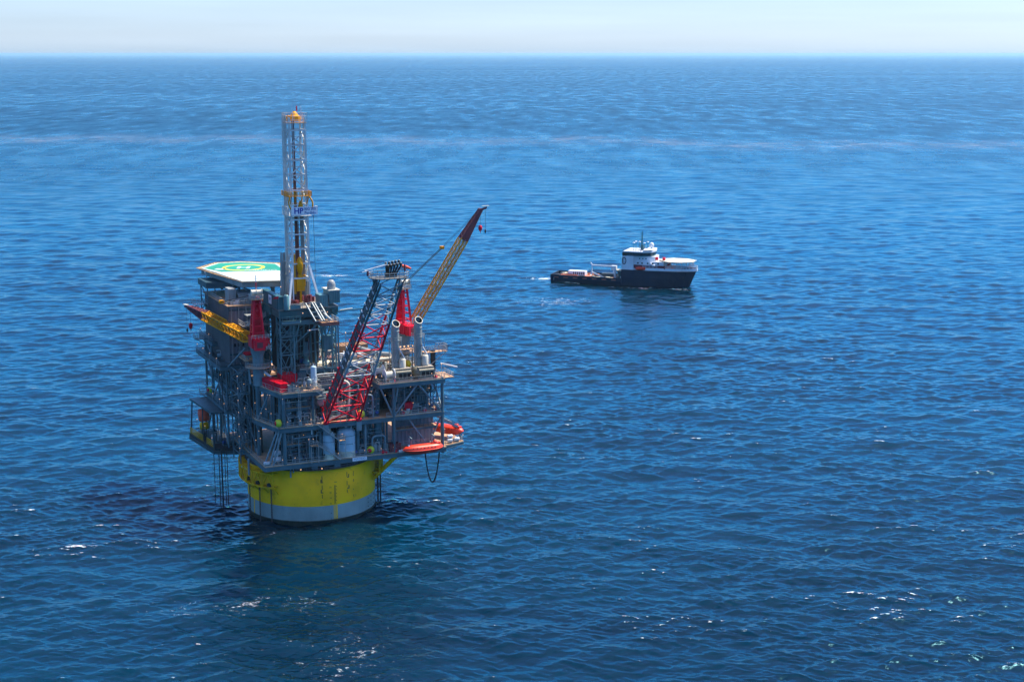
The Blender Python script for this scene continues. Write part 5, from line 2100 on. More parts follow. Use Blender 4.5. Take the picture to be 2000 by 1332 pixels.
# ------------------------------------------------------------------ olive generator housings under the stacks
def housing(base):
    u, v, z = base
    T = Thing("generator_housing", base, "", "generator housing", "olive generator housings")
    mb = MB()
    body = [(-1.9, 0), (1.9, 0), (1.9, 2.3), (1.2, 3.0), (-1.2, 3.0), (-1.9, 2.3)]
    L_ = 2.0
    vs = [(u - L_ - .4, v + a, z + b) for a, b in body] + [(u + L_, v + a, z + b) for a, b in body]
    n = len(body)
    mb.add(vs, [tuple(range(n)), tuple(reversed(range(n, 2 * n)))] + [(i, i + n, (i + 1) % n + n, (i + 1) % n) for i in range(n)])
    # rounded hood at the left end
    mb.lathe([(1.7, 0), (1.55, -.6), (.9, -1.2), (.01, -1.3)], (u - L_ - .4, v, z + 1.5), 16, axis='x')
    T.part("casing", mb, "olive_box")
    mb = MB()
    for i in range(3):
        mb.box((u - 1.7 + i * 1.25, v - 1.96, z + .5), (u - .75 + i * 1.25, v - 1.9, z + 1.9))
    T.part("louvre_panel", mb, "soot")
    mb = MB()
    mb.box((u - 2.6, v - 1.5, z + 3.0), (u + 2.1, v + 1.5, z + 3.12))
    mb.box((u - 2.7, v - 2.1, z - .25), (u + 2.2, v + 2.1, z))
    T.part("cover_plate", mb, "deck_plate")
    return T


g1 = housing((22.6, -14.6, 37.8))
g1.o["label"] = "olive box-shaped generator housing with louvres beside the white cable reels"
g2 = dup(g1.o, W(29.4, -14.6, 37.8), ANG, "olive box-shaped generator housing with louvres at the right end of the deck")


# ------------------------------------------------------------------ white cable reels
def reel(base):
    u, v, z = base
    T = Thing("cable_reel", base, "", "cable reel", "white cable reels on the upper deck")
    mb = MB()
    mb.lathe([(1.05, -1.3), (1.05, 1.3)], (u, v, z + 1.9), 24, axis='x')
    T.part("drum", mb, "rim_cream")
    for s_ in (-1, 1):
        mb = MB()
        mb.lathe([(.01, s_ * 1.42), (1.75, s_ * 1.42), (1.75, s_ * 1.3), (1.6, s_ * 1.26), (.01, s_ * 1.26)], (u, v, z + 1.9), 28, axis='x', smooth=False)
        T.part("flange", mb, "white_paint")
    mb = MB()
    for s_ in (-1.6, 1.6):
        mb.bar((u + s_, v - 1.3, z), (u + s_, v, z + 1.9), .24)
        mb.bar((u + s_, v + 1.3, z), (u + s_, v, z + 1.9), .24)
        mb.bar((u + s_, v - 1.5, z + .1), (u + s_, v + 1.5, z + .1), .24)
    mb.bar((u - 1.6, v - 1.4, z + .1), (u + 1.6, v - 1.4, z + .1), .24)
    T.part("stand", mb, "steel_slate")
    return T


r1 = reel((16.6, -11.6, 38.0))
r1.o["label"] = "white cable reel on a dark stand behind the lower reel"
r2 = dup(r1.o, W(18.4, -15.2, 37.5), ANG, "white cable reel on a dark stand at the deck edge, nearest the olive housings")
# ------------------------------------------------------------------ red containers and deck cargo
def container(name, c, dims, rz, m, label, cat, ribs=True, group=None):
    T = Thing(name, c, label, cat, group)
    L_, D, H = dims
    mt = Matrix.Rotation(rz, 3, 'Z')

    def q(x, y, z):
        p = mt @ Vector((x, y, 0))
        return Vector((c[0] + p.x, c[1] + p.y, c[2] + z))
    mb = MB()
    for (a, b) in (((-L_ / 2, -D / 2), (L_ / 2, -D / 2)), ((L_ / 2, -D / 2), (L_ / 2, D / 2)), ((L_ / 2, D / 2), (-L_ / 2, D / 2)), ((-L_ / 2, D / 2), (-L_ / 2, -D / 2))):
        mb.corr(q(*a, 0), q(*b, 0), c[2] + .15, c[2] + H - .1, .55, .07)
    T.part("side_panels", mb, m)
    mb = MB()
    r_ = [q(x, y, 0) for x, y in ((-L_ / 2, -D / 2), (L_ / 2, -D / 2), (L_ / 2, D / 2), (-L_ / 2, D / 2))]
    mb.prism([(p.x, p.y) for p in r_], c[2] + H - .18, c[2] + H - .08)
    T.part("roof", mb, m)
    mb = MB()
    for x in (-1, 1):
        for y in (-1, 1):
            mb.bar(q(x * L_ / 2, y * D / 2, 0), q(x * L_ / 2, y * D / 2, H), .16)
    for z in (.08, H - .06):
        for a, b in (((-1, -1), (1, -1)), ((1, -1), (1, 1)), ((1, 1), (-1, 1)), ((-1, 1), (-1, -1))):
            mb.bar(q(a[0] * L_ / 2, a[1] * D / 2, z), q(b[0] * L_ / 2, b[1] * D / 2, z), .17)
    if ribs:
        for i in range(1, 9):
            x = -L_ / 2 + L_ * i / 9
            mb.bar(q(x, -D / 2, H), q(x, D / 2, H), .1)
    T.part("frame", mb, m)
    return T


container("cargo_container", (-13.2, -9.2, Z3), (2.6, 6.6, 2.5), R_(11), "crane_red", "long bright red container with a ribbed roof at the corner of the upper deck", "container")
container("cargo_container", (-12.0, -14.0, Z3), (2.3, 3.0, 2.3), R_(11), "crane_red", "small red basket container in front of the long red container", "container")
container("cargo_container", (-8.2, -6.6, Z3), (4.4, 3.4, 3.1), R_(4), "crane_red", "tall plain red container standing behind the bright red pair", "container", False)
container("equipment_cabinet", (-4.6, -8.4, Z3), (1.9, 1.6, 3.3), R_(4), "steel_slate", "tall slate blue cabinet beside the tall plain red container", "cabinet", False)
container("equipment_cabinet", (-10.0, -15.9, Z3), (1.5, 1.3, 1.9), 0, "grey_paint", "pale grey cabinet at the front of the small red basket", "cabinet", False)
container("equipment_cabinet", (7.6, -7.0, Z4), (1.8, 1.6, 1.9), R_(10), "steel_slate", "slate blue cabinet on the edge of the cargo-filled pipe deck", "cabinet", False)
container("cargo_container", (19.2, -16.2, Z1 + .2), (3.2, 2.0, 2.3), 0, "boom_dark_red", "dark red container on the lowest deck beside the lifeboat's bow", "container")
container("cargo_basket", (24.2, -14.4, Z2), (2.3, 1.4, 2.9), 0, "crane_red", "red panelled cargo basket on the middle deck between the white braces", "basket")
container("cargo_basket", (16.6, 12.5, Z4), (9.0, 5.0, 2.2), 0, "wood", "wide rust-brown open tray standing far back on the pipe deck", "tray")

# pipe deck cargo: stacks of drill pipe, white bins, blue drums
def pipe_stack(c, n, rows, L_, m, r, label, rz=0.0):
    mb = MB()
    d = Vector((math.cos(rz), math.sin(rz), 0)) * (L_ / 2)
    e = Vector((-math.sin(rz), math.cos(rz), 0))
    for k in range(rows):
        for i in range(n - k % 2):
            p = Vector(c) + e * ((i - n / 2 + .5 * (k % 2)) * r * 2.02) + Vector((0, 0, r + k * r * 1.75))
            o = random.uniform(-.3, .3)
            mb.tube(p - d * (1 + o * .1), p + d * (1 - o * .1), r, 8)
    for s_ in (-.5, .45):
        p = Vector(c) + d * s_ * 1.2
        mb.bar(p - e * n * r * 1.1 + Vector((0, 0, .02)), p + e * n * r * 1.1 + Vector((0, 0, .02)), .2, .12)
    single("pipe_stack", mb, m, c, label, "pipe stack", "pipe stacks on the pipe deck")


pipe_stack((3.2, -1.6, Z4), 12, 2, 9.5, "cargo_cream", .16, "cream pipe stack lying on the left half of the pipe deck", R_(2))
pipe_stack((4.0, 3.2, Z4), 10, 3, 9.0, "cargo_brown", .17, "rust-brown pipe stack behind the cream pipes under the rig", R_(-1))
pipe_stack((13.0, -4.6, Z4), 9, 2, 7.5, "cargo_cream", .17, "cream pipe stack on the right of the slate cabinet", R_(3))
pipe_stack((13.8, 1.6, Z4), 12, 3, 8.0, "cargo_brown", .18, "rust-brown pipe stack behind the white tanks on the pipe deck", R_(-2))
pipe_stack((15.0, 6.8, Z4), 10, 2, 8.0, "rail_grey", .17, "grey pipe stack in front of the rust-brown open tray", R_(1))


def bin_box(c, d, m, label, cat, name, rz=0.0):
    mb = MB()
    mb.mat(0).cbox((c[0], c[1], c[2] + d[2] / 2), d, rz)
    for i in (-1, 0, 1):
        mb.mat(1).cbox((c[0] + i * d[0] * .33, c[1] - d[1] / 2 - .02, c[2] + d[2] * .5), (.12, .08, d[2] * .9), rz)
    mb.mat(1).cbox((c[0], c[1], c[2] + d[2] + .05), (d[0] * .8, d[1] * .8, .1), rz)
    single(name, mb, [m, "dark_metal"], c, label, cat)


bin_box((9.2, -1.4, Z4), (1.8, 1.6, 2.2), "white_paint", "white tote bin standing upright in the middle of the pipe deck", "bin", "tote_bin")
bin_box((10.4, -7.2, Z4), (3.0, 1.2, 1.0), "sign_white", "low white crate with dark slots at the front edge of the pipe deck", "crate", "cargo_crate")
bin_box((-2.6, -2.0, Z4), (1.4, 1.3, 2.2), "cargo_blue", "blue bin at the left edge of the pipe deck", "bin", "tote_bin", R_(8))
bin_box((4.2, 1.0, Z4), (2.0, .9, 1.0), "cargo_blue", "low blue crate between the cream and rust-brown pipes", "crate", "cargo_crate")
bin_box((-3.3, -4.8, Z4), (1.1, 1.0, 1.2), "cargo_brown", "small rust-brown crate at the pipe deck's front left corner", "crate", "cargo_crate")
bin_box((5.6, -5.2, Z4), (2.0, 1.2, .9), "boom_dark_red", "low dark red crate left of the slate cabinet on the pipe deck", "crate", "cargo_crate", R_(12))
bin_box((2.4, 6.8, Z4), (3.4, 1.2, 2.6), "frame_yellow", "yellow-topped skid under the rig at the back of the pipe deck", "skid", "cargo_skid")
bin_box((6.6, -14.4, Z3 - 8.9), (1.5, 1.2, 1.3), "dark_metal", "dark junction box behind the flare boom's foot", "box", "junction_box")
# white horizontal tank on the pipe deck
def small_tank(c, r, L_, rz, m, label, axis_dir=None, group=None):
    T = Thing("storage_tank", c, label, "tank", group)
    d = Vector((math.cos(rz), math.sin(rz), 0))
    mb = MB()
    p = Vector(c) + Vector((0, 0, r + .35))
    a, b = p - d * L_ / 2, p + d * L_ / 2
    mb.tube(a, b, r, 20, caps=False)
    for s_, e in ((-1, a), (1, b)):
        mb.tube(e, e + d * s_ * r * .35, r, 20, r * .8, caps=False)
        mb.tube(e + d * s_ * r * .35, e + d * s_ * r * .55, r * .8, 20, r * .05)
    T.part("shell", mb, m)
    for s_ in (-.3, .3):
        mb = MB()
        mb.cbox(Vector(c) + d * L_ * s_ + Vector((0, 0, r * .35 + .1)), (.3, r * 1.6, r * .8 + .2), rz)
        T.part("saddle", mb, "steel_slate")
    mb = MB()
    mb.tube(p + Vector((0, 0, r * .9)), p + Vector((0, 0, r + .45)), r * .22, 10)
    T.part("nozzle", mb, m)
    return T


small_tank((10.6, .4, Z4), .95, 2.6, R_(20), "white_paint", "white horizontal tank lying on the pipe deck behind the flare boom")
small_tank((-1.0, -11.6, Z2 + 3.6), 1.6, 3.4, R_(95), "grey_paint", "grey rounded vessel end above the middle deck left of the flare boom")
small_tank((-13.9, -14.6, Z1 + .1), .75, 1.7, R_(5), "white_paint", "white horizontal drum at the front corner of the lowest deck, lower of two")
small_tank((-13.9, -14.0, Z1 + 1.75), .7, 1.6, R_(5), "white_paint", "white horizontal drum stacked on the lower white drum by the front braces")


# ------------------------------------------------------------------ vertical tanks
def vtank(c, r, h, label, m="tank_blue", skirt=None, seams=2, group=None, dome=.45, n=40):
    T = Thing("vertical_tank", c, label, "tank", group)
    sk = h * .24 if skirt is None else skirt
    mb = MB()
    prof = [(r, sk), (r, h)]
    for i in range(1, 9):
        t = i / 8 * math.pi / 2
        prof.append((max(.01, r * math.cos(t)), h + r * dome * math.sin(t)))
    mb.lathe(prof, c, n)
    T.part("shell", mb, m)
    if sk > 0:
        mb = MB()
        mb.lathe([(r * 1.0, 0), (r * 1.0, sk)], c, n)
        mb.lathe([(r * 1.06, 0), (r * 1.06, .2), (r, .22)], c, n)
        T.part("skirt", mb, "tank_skirt" if m == "tank_blue" else m)
    for i in range(seams):
        z = sk + (h - sk) * (i + .9) / (seams + .35)
        mb = MB()
        mb.lathe([(r + .002, z), (r + .05, z + .02), (r + .05, z + .12), (r + .002, z + .14)], c, n)
        T.part("seam_ring", mb, "steel_slate")
    mb = MB()
    mb.tube((c[0], c[1], c[2] + h + r * dome * .9), (c[0], c[1], c[2] + h + r * dome + .5), r * .14, 10)
    mb.tube((c[0] + r * .5, c[1] - r * .4, c[2] + h + r * dome * .6), (c[0] + r * .5, c[1] - r * .4, c[2] + h + r * dome + .3), r * .08, 8)
    T.part("nozzle", mb, "white_paint")
    for i, (a, z) in enumerate(((-105, .30), (-75, .22), (-120, .42), (-60, .55))):
        mb = MB()
        p = Vector((c[0] + r * math.cos(R_(a)), c[1] + r * math.sin(R_(a)), c[2] + h * z))
        o = Vector((math.cos(R_(a)), math.sin(R_(a)), 0))
        mb.tube(p, p + o * .35, .14, 8)
        T.part("fitting", mb, "white_paint")
    return T


vtank((.4, -15.4, Z1 + .02), 1.65, 6.5, "smaller of the two blue tanks with cream skirts on the lowest deck", seams=1)
vtank((5.8, -14.3, Z1 + .02), 2.55, 6.9, "larger of the two blue tanks with cream skirts on the lowest deck")
vtank((-5.4, -13.2, Z2 + .02), 1.55, 7.4, "slate blue upright vessel on the middle deck left of the flare boom", "steel_slate", 1.0, 2)
vtank((-4.6, -13.4, Z1 + .02), 1.6, 9.0, "slate blue upright vessel on the lowest deck left of the blue tanks", "steel_slate", 1.0, 2)
vtank((-2.4, -12.2, Z3 + .02), .8, 5.4, "slim blue and white upright cylinder at the front of the upper deck", "tank_blue", 0.3, 0, None, .5, 24)
vtank((11.6, -13.4, Z1 + .02), 1.2, 8.6, "slate upright column right of the blue tanks behind the yellow-green reel", "steel_slate", .8, 2)
vtank((15.4, -13.8, Z1 + .02), 1.1, 8.4, "slate upright column inside the inverted-U pipe", "steel_slate", .8, 2)
vtank((12.0, -12.6, Z2 + .02), 1.3, 6.6, "slate upright vessel with a bent vent pipe right of the flare boom's foot", "steel_slate", .8, 2)
vtank((15.2, -12.4, Z2 + .02), .9, 5.6, "narrow slate upright vessel next to the right-hand frame column", "steel_slate", .8, 1)
vtank((-10.6, -12.4, Z1 + .02), 1.2, 5.0, "small slate upright vessel behind the front corner braces", "steel_slate", .8, 1)
vtank((-7.6, -14.8, Z2 + .02), .8, 6.0, "thin slate upright cylinder behind the ladder of the front block", "steel_pale", .6, 1, None, .4, 20)
vtank((-10.6, -14.6, Z2 + .02), .8, 6.4, "thin pale upright cylinder at the left end of the front block", "steel_pale", .6, 1, None, .4, 20)


# ------------------------------------------------------------------ pipework: every run a pipe of its own
PW = Thing("pipework", (0, -12, Z1), "maze of pipes crossing the open bays at the front of the platform", "pipework")
PIPES = [
    ([(12.9, -15.9, Z1 + .2), (12.9, -15.9, Z1 + 5.0), (16.7, -15.9, Z1 + 5.0), (16.7, -15.9, Z1 + .2)], .26, "steel_pale"),
    ([(13.0, -16.6, Z2 - .6), (13.0, -16.6, Z1 + 9.0), (13.0, -16.6, Z2 + 6.6), (10.8, -15.9, Z2 + 6.6)], .24, "steel_pale"),
    ([(10.8, -16.2, Z1 + .2), (10.8, -16.2, Z2 - .6)], .3, "steel_pale"),
    ([(1.0, -14.6, Z1 + 7.2), (1.0, -14.6, Z2 + .9), (6.6, -14.6, Z2 + .9), (6.9, -14.6, Z3 + .6), (5.6, -13.2, Z3 + 1.2)], .36, "rim_cream"),
    ([(2.6, -11.6, Z2), (2.6, -11.6, Z3 - 1)], .2, "steel_pale"),
    ([(3.4, -11.4, Z2), (3.4, -11.4, Z3 - 1)], .14, "steel_pale"),
    ([(.4, -11.8, Z2), (.4, -11.8, Z3 - 1)], .24, "grey_paint"),
    ([(4.6, -11.6, Z2), (4.6, -11.6, Z3 - 1)], .3, "grey_paint"),
    ([(-12, -13.0, Z2 + 4.0), (0, -12.4, Z2 + 4.0), (10, -12.0, Z2 + 4.2), (16, -11.0, Z2 + 4.2)], .28, "steel_slate"),
    ([(-12, -12.0, Z2 + 5.4), (0, -11.4, Z2 + 5.4), (16, -10.0, Z2 + 5.6)], .2, "steel_pale"),
    ([(-12, -12.6, Z2 + 7.4), (0, -12.0, Z2 + 7.4), (16, -10.6, Z2 + 7.4)], .34, "steel_slate"),
    ([(-13, -14.2, Z1 + 6.2), (-2, -13.8, Z1 + 6.2), (9, -12.4, Z1 + 6.2), (17, -12.2, Z1 + 6.2)], .3, "steel_slate"),
    ([(-13, -13.2, Z1 + 8.4), (2, -12.4, Z1 + 8.4), (17, -11.4, Z1 + 8.4)], .4, "steel_slate"),
    ([(-9.6, -15.8, Z1 + 6.8), (-2.4, -15.4, Z1 + 6.9)], .22, "steel_pale"),
    ([(-8.2, -15.6, Z1), (-8.2, -15.6, Z1 + 6.8)], .18, "steel_pale"),
    ([(-5.2, -15.9, Z1), (-5.2, -15.9, Z1 + 6.8)], .22, "steel_pale"),
    ([(-6.6, -16.0, Z1 + 2.4), (-6.6, -16.2, Z1 + .9), (-1.4, -16.2, Z1 + .9), (-.6, -16.0, Z1 + 2.0)], .22, "lq_brown"),
    ([(-11.6, -15.0, Z1), (-11.6, -15.0, Z2 - 1)], .2, "steel_slate"),
    ([(-9.8, -14.2, Z1), (-9.8, -14.2, Z2 - 1)], .3, "steel_slate"),
    ([(9.6, -13.0, Z1), (9.6, -13.0, Z2 - 1)], .26, "steel_slate"),
    ([(14.0, -12.2, Z1), (14.0, -12.2, Z2 - 1)], .36, "steel_slate"),
    ([(18.0, -13.8, Z1), (18.0, -13.8, Z2 - 1)], .3, "steel_slate"),
    ([(-9.4, -15.6, Z2 - .9), (-4.4, -15.6, Z2 - .9), (-4.4, -15.6, Z2 - 3.0)], .18, "white_paint"),
    ([(14.6, -12.0, Z3 + .4), (14.6, -10.4, Z3 + 1.6), (19.6, -9.4, Z3 + 1.6), (19.6, -9.4, Z3 + 4.4)], .3, "rim_cream"),
    ([(18.2, -6.0, Z4 + .7), (22.8, -6.0, Z4 + .7), (26.0, -6.0, Z4 + 2.8)], .5, "rim_cream"),
    ([(16.0, 3.0, Z4 + 2.6), (19.6, -2.0, Z4 + 1.6), (22.6, -5.0, Z4 + 1.6)], .7, "grey_paint"),
    ([(-15.6, -3.6, Z3 + 5.0), (-10.6, -7.4, Z3 + .5)], .35, "white_paint"),
    ([(-14.0, -4.8, Z3 + 4.0), (-8.0, -4.0, Z3 + 4.2), (-3.4, -4.4, Z3 + 4.6)], .16, "grey_paint"),
    ([(-16.6, -2.0, Z1 + .4), (-16.6, -2.0, Z3)], .22, "steel_slate"),
    ([(-16.7, 9.4, Z1 + .4), (-16.7, 9.4, Z3)], .3, "steel_slate"),
    ([(-16.7, 12.0, Z1 + .4), (-16.7, 12.0, Z3)], .22, "steel_slate"),
    ([(-17.4, 16.0, Z2 + .4), (-17.4, 16.0, Z3 + 6)], .26, "steel_slate"),
    ([(-17.4, 24.4, Z2 + .4), (-17.4, 24.4, Z3 + 6)], .3, "steel_slate"),
    ([(-19.4, 12.0, Z2 + 1.2), (-19.4, 30.0, Z2 + 1.2)], .3, "steel_slate"),
    ([(-19.0, 12.0, Z2 + 2.4), (-19.0, 30.0, Z2 + 2.4)], .2, "steel_pale"),
]
for pts, rr, m in PIPES:
    mb = MB()
    mb.bend(pts, rr, 1.1, 10)
    PW.part("pipe", mb, m)
def run_bay(name_label, base, n, seed, us, vs, lvs, top):
    T = Thing("pipework", base, name_label, "pipework")
    g = random.Random(seed)
    for k in range(n):
        mb = MB()
        lv = g.choice(lvs)
        u, v = g.uniform(*us), g.uniform(*vs)
        h1 = g.uniform(1.2, top)
        du = g.uniform(-4.5, 4.5)
        du = max(us[0] - u, min(us[1] - u, du))
        dv = g.uniform(-.6, 1.2)
        end = lv + (top + .6 if g.random() < .5 else max(.3, h1 - g.uniform(1, 4)))
        if k % 4 == 3:
            mb.bend([(us[0] + g.uniform(0, 2), v, lv + h1), (us[1] - g.uniform(0, 4), v + .3, lv + h1)], g.choice([.1, .14, .2]), .5, 8)
        else:
            mb.bend([(u, v, lv), (u, v, lv + h1), (u + du, v + dv, lv + h1), (u + du, v + dv, end)], g.choice([.08, .1, .13, .17, .22]), .5, 8)
        T.part("pipe", mb, g.choice(["steel_slate", "steel_slate", "steel_pale", "grey_paint", "steel_teal", "lq_brown", "rail_grey"]))


run_bay("tangle of thin pipes on the lowest deck left of the blue tanks", (-8, -14, Z1), 60, 5, (-13, -1), (-15.8, -10.4), [Z1], 9.0)
run_bay("tangle of thin pipes on the lowest deck right of the blue tanks", (13, -14, Z1), 45, 6, (8.5, 18), (-15.6, -10.4), [Z1], 9.0)
run_bay("tangle of thin pipes in the front block under the red containers", (-8, -14, Z2), 55, 7, (-12.6, -2.6), (-16.0, -10.2), [Z2], 8.0)
run_bay("tangle of thin pipes on the middle deck behind the flare boom's lower end", (6, -12, Z2), 75, 8, (-2, 16), (-13.6, -9.6), [Z2], 8.2)
run_bay("tangle of thin pipes in the braced bay on the right", (26, -13, Z2), 45, 9, (20, 33), (-15.4, -10.4), [Z2], 8.0)
run_bay("tangle of thin pipes on the upper deck in the shade below the pipe deck", (5, -9, Z3), 40, 10, (-3, 16), (-10.8, -7.4), [Z3], 3.0)
run_bay("tangle of thin pipes between the exhaust stacks and the right crane pedestal", (27, -5, Z3), 45, 12, (20, 33), (-10, 3), [Z3], 3.4)
T_ = Thing("pipework", (-17, 10, Z1), "tangle of upright pipes on the shaded left flank behind the stair tower", "pipework")
g_ = random.Random(15)
for k in range(60):
    mb = MB()
    v = g_.uniform(-3, 33)
    lv = g_.choice([Z1, Z2, 34.6])
    h1 = g_.uniform(2, 9)
    uu = -17.2 - g_.random() * (3.0 if v > 9 else .5)
    mb.bend([(uu, v, lv), (uu, v, lv + h1), (uu, v + g_.uniform(-4, 5), lv + h1), (uu, v + 1, lv + h1)][:3], g_.choice([.1, .14, .2]), .5, 8)
    T_.part("pipe", mb, g_.choice(["steel_slate", "steel_teal", "steel_pale", "steel_slate"]))


# ------------------------------------------------------------------ process skids: one of each kind, then copies
def skid(kind):
    T = Thing("process_skid", (0, 0, 0), "", "process skid", "process skids in the open bays")
    mb = MB()
    for y in (-.9, .9):
        mb.bar((-1.6, y, .15), (1.6, y, .15), .2, .28)
    for x in (-1.5, 0, 1.5):
        mb.bar((x, -.9, .15), (x, .9, .15), .18, .2)
    if kind == 2:
        for x in (-1.5, 1.5):
            for y in (-.9, .9):
                mb.bar((x, y, .1), (x, y, 2.9), .14)
        for y in (-.9, .9):
            mb.bar((-1.5, y, 2.9), (1.5, y, 2.9), .14)
    T.part("base_frame", mb, "steel_slate")
    if kind == 0:
        mb = MB()
        mb.lathe([(.01, -1.1), (.5, -1.0), (.62, -.8), (.62, .5), (.5, .7), (.01, .75)], (-.3, 0, 1.0), 16, axis='x')
        T.part("pump_casing", mb, "steel_pale")
        mb = MB()
        mb.lathe([(.01, .8), (.42, .82), (.42, 1.6), (.3, 1.62), (.01, 1.63)], (0, 0, .95), 14, axis='x')
        for i in range(8):
            t = i * math.pi / 4
            mb.bar((.85, .42 * math.cos(t), .95 + .42 * math.sin(t)), (1.55, .42 * math.cos(t), .95 + .42 * math.sin(t)), .07)
        T.part("motor", mb, "cargo_blue")
        mb = MB()
        mb.bend([(-.3, 0, 1.5), (-.3, 0, 2.4), (-1.6, 0, 2.4)], .16, .4, 8)
        T.part("outlet_pipe", mb, "grey_paint")
    elif kind == 1:
        mb = MB()
        mb.lathe([(.01, .3), (.7, .35), (.75, .5), (.75, 2.3), (.55, 2.6), (.01, 2.7)], (-.6, 0, 0), 18)
        T.part("filter_vessel", mb, "steel_pale")
        mb = MB()
        mb.lathe([(.01, .3), (.45, .35), (.5, .5), (.5, 1.9), (.35, 2.1), (.01, 2.15)], (.8, .1, 0), 16)
        T.part("filter_vessel", mb, "grey_paint")
        mb = MB()
        mb.bend([(-.6, -.2, 2.6), (-.6, -.2, 3.1), (.8, -.1, 3.1), (.8, 0, 2.0)], .11, .3, 8)
        T.part("bridge_pipe", mb, "rail_grey")
    else:
        mb = MB()
        mb.box((-1.3, -.7, .3), (.2, .7, 2.4))
        for i in range(5):
            mb.box((-1.2, -.74, .6 + i * .34), (.1, -.7, .78 + i * .34))
        T.part("control_box", mb, "grey_paint")
        mb = MB()
        mb.lathe([(.01, .3), (.5, .35), (.5, 1.9), (.3, 2.1), (.01, 2.12)], (.9, 0, 0), 14)
        T.part("surge_drum", mb, "steel_teal")
    return T.o


kinds = [skid(0), skid(1), skid(2)]
spots = [
    (-11.8, -15.2, Z1, 2, "process skid with a grey control box behind the white drums on the lowest deck"),
    (-7.4, -14.8, Z1, 0, "pump skid under the stair landing on the lowest deck"),
    (-2.0, -13.4, Z1, 1, "filter skid left of the smaller blue tank"),
    (9.4, -15.3, Z1, 0, "pump skid right of the larger blue tank"),
    (14.4, -15.4, Z1, 1, "filter skid under the inverted-U pipe"),
    (17.6, -15.2, Z1, 2, "process skid with a grey control box beside the dark red container"),
    (-11.0, -12.6, Z2, 1, "filter skid on the middle deck behind the yellow-green reel"),
    (-8.2, -13.0, Z2, 2, "process skid with a grey control box at the ladder of the middle deck"),
    (-2.2, -14.0, Z2, 0, "pump skid on the middle deck beside the grey vessel end"),
    (4.6, -13.4, Z2, 1, "filter skid between the flare boom's feet"),
    (7.6, -13.6, Z2, 2, "process skid with a grey control box behind the flare boom's right foot"),
    (13.6, -14.6, Z2, 0, "pump skid on the middle deck left of the right-hand frame column"),
    (21.4, -13.2, Z2, 1, "filter skid left in the bay between the white braces"),
    (27.4, -13.6, Z2, 2, "process skid with a grey control box right of the red cargo basket"),
    (30.6, -13.2, Z2, 0, "pump skid at the right end of the bay between the braces"),
    (1.6, -9.6, Z3, 0, "pump skid on the upper deck in the shade under the pipe deck"),
    (6.4, -9.4, Z3, 1, "filter skid on the upper deck behind the flare boom"),
    (11.6, -9.8, Z3, 2, "process skid with a grey control box on the upper deck left of the cable reels"),
    (-7.0, -11.6, Z3, 0, "pump skid on the upper deck in front of the tall red container"),
    (-4.8, -14.0, Z3, 1, "filter skid on the upper deck beside the slim blue cylinder"),
    (-20.0, 15.0, 16.4, 0, "pump skid in the slung bay nearest the stair tower"),
    (-22.6, 19.0, 16.4, 1, "filter skid in the middle of the slung bay"),
    (-22.0, 25.0, 16.4, 2, "process skid with a grey control box in the slung bay under the canopy"),
    (-24.2, 29.0, 16.4, 0, "pump skid at the far end of the slung bay"),
    (-19.0, 13.0, Z2, 1, "filter skid on the side gallery at middle deck height"),
    (-18.8, 26.0, 34.6, 2, "process skid with a grey control box on the high side gallery"),
    (-19.6, 20.0, 40.8, 0, "pump skid on the side gallery below the lowered boom"),
]
used = set()
for (u, v, z, k, lab) in spots:
    o = kinds[k]
    if k in used:
        o = dup(kinds[k], W(u, v, z), ANG + random.choice([0, 0, math.pi]), lab)
    else:
        o.location = W(u, v, z)
        o["label"] = lab
        used.add(k)

# big grey-green air ducts in the right-hand bay
def duct(base, label):
    u, v, z = base
    T = Thing("air_duct", base, label, "air duct", "stepped air ducts in the right-hand bay")
    mb = MB()
    mb.box((u - 1.7, v - 1.3, z + 1.6), (u + 1.7, v + 1.5, z + 4.2))
    mb.box((u - 1.5, v - 1.1, z), (u + 1.5, v + 1.3, z + 1.6))
    T.part("filter_house", mb, "stack_grey")
    mb = MB()
    mb.box((u - .75, v - .8, z + 4.2), (u + .75, v + .8, z + 7.2))
    mb.box((u - .1, v - 1.0, z + 6.0), (u + 1.5, v + .9, z + 8.6))
    T.part("riser_duct", mb, "stack_grey")
    mb = MB()
    for i in range(4):
        mb.box((u - 1.5 + i * .8, v - 1.36, z + 1.9), (u - 1.0 + i * .8, v - 1.3, z + 3.9))
    T.part("louvre", mb, "steel_slate")
    return T


d_a = duct((22.0, -11.4, Z2), "stepped grey-green air duct left in the bay behind the white braces")
d_b = dup(d_a.o, W(29.4, -11.4, Z2), ANG, "stepped grey-green air duct right in the bay behind the white braces")

# cable reel frame of rails left of the flare boom
container("pipe_cage", (1.6, -10.0, Z3), (3.6, 1.8, 1.8), R_(4), "lq_brown", "dull brown rail cage on the upper deck behind the flare boom", "cage", False)


# ------------------------------------------------------------------ yellow-green hose reels
def hose_reel(base, m):
    u, v, z = base
    T = Thing("hose_reel", base, "", "hose reel", "rounded hose reels in bright covers")
    mb = MB()
    mb.lathe([(.01, -.75), (.75, -.72), (1.0, -.5), (1.08, 0), (1.0, .5), (.75, .72), (.01, .75)], (u, v, z + 1.25), 24, axis='x')
    T.part("cover", mb, m)
    mb = MB()
    mb.lathe([(.01, -.9), (.6, -.9), (.6, -.74), (.01, -.73)], (u, v, z + 1.25), 20, axis='x')
    T.part("back_plate", mb, "crane_red")
    mb = MB()
    for s_ in (-.55, .55):
        mb.bar((u + s_, v - .7, z), (u + s_, v, z + .9), .12)
        mb.bar((u + s_, v + .7, z), (u + s_, v, z + .9), .12)
    T.part("stand", mb, "rail_grey")
    return T


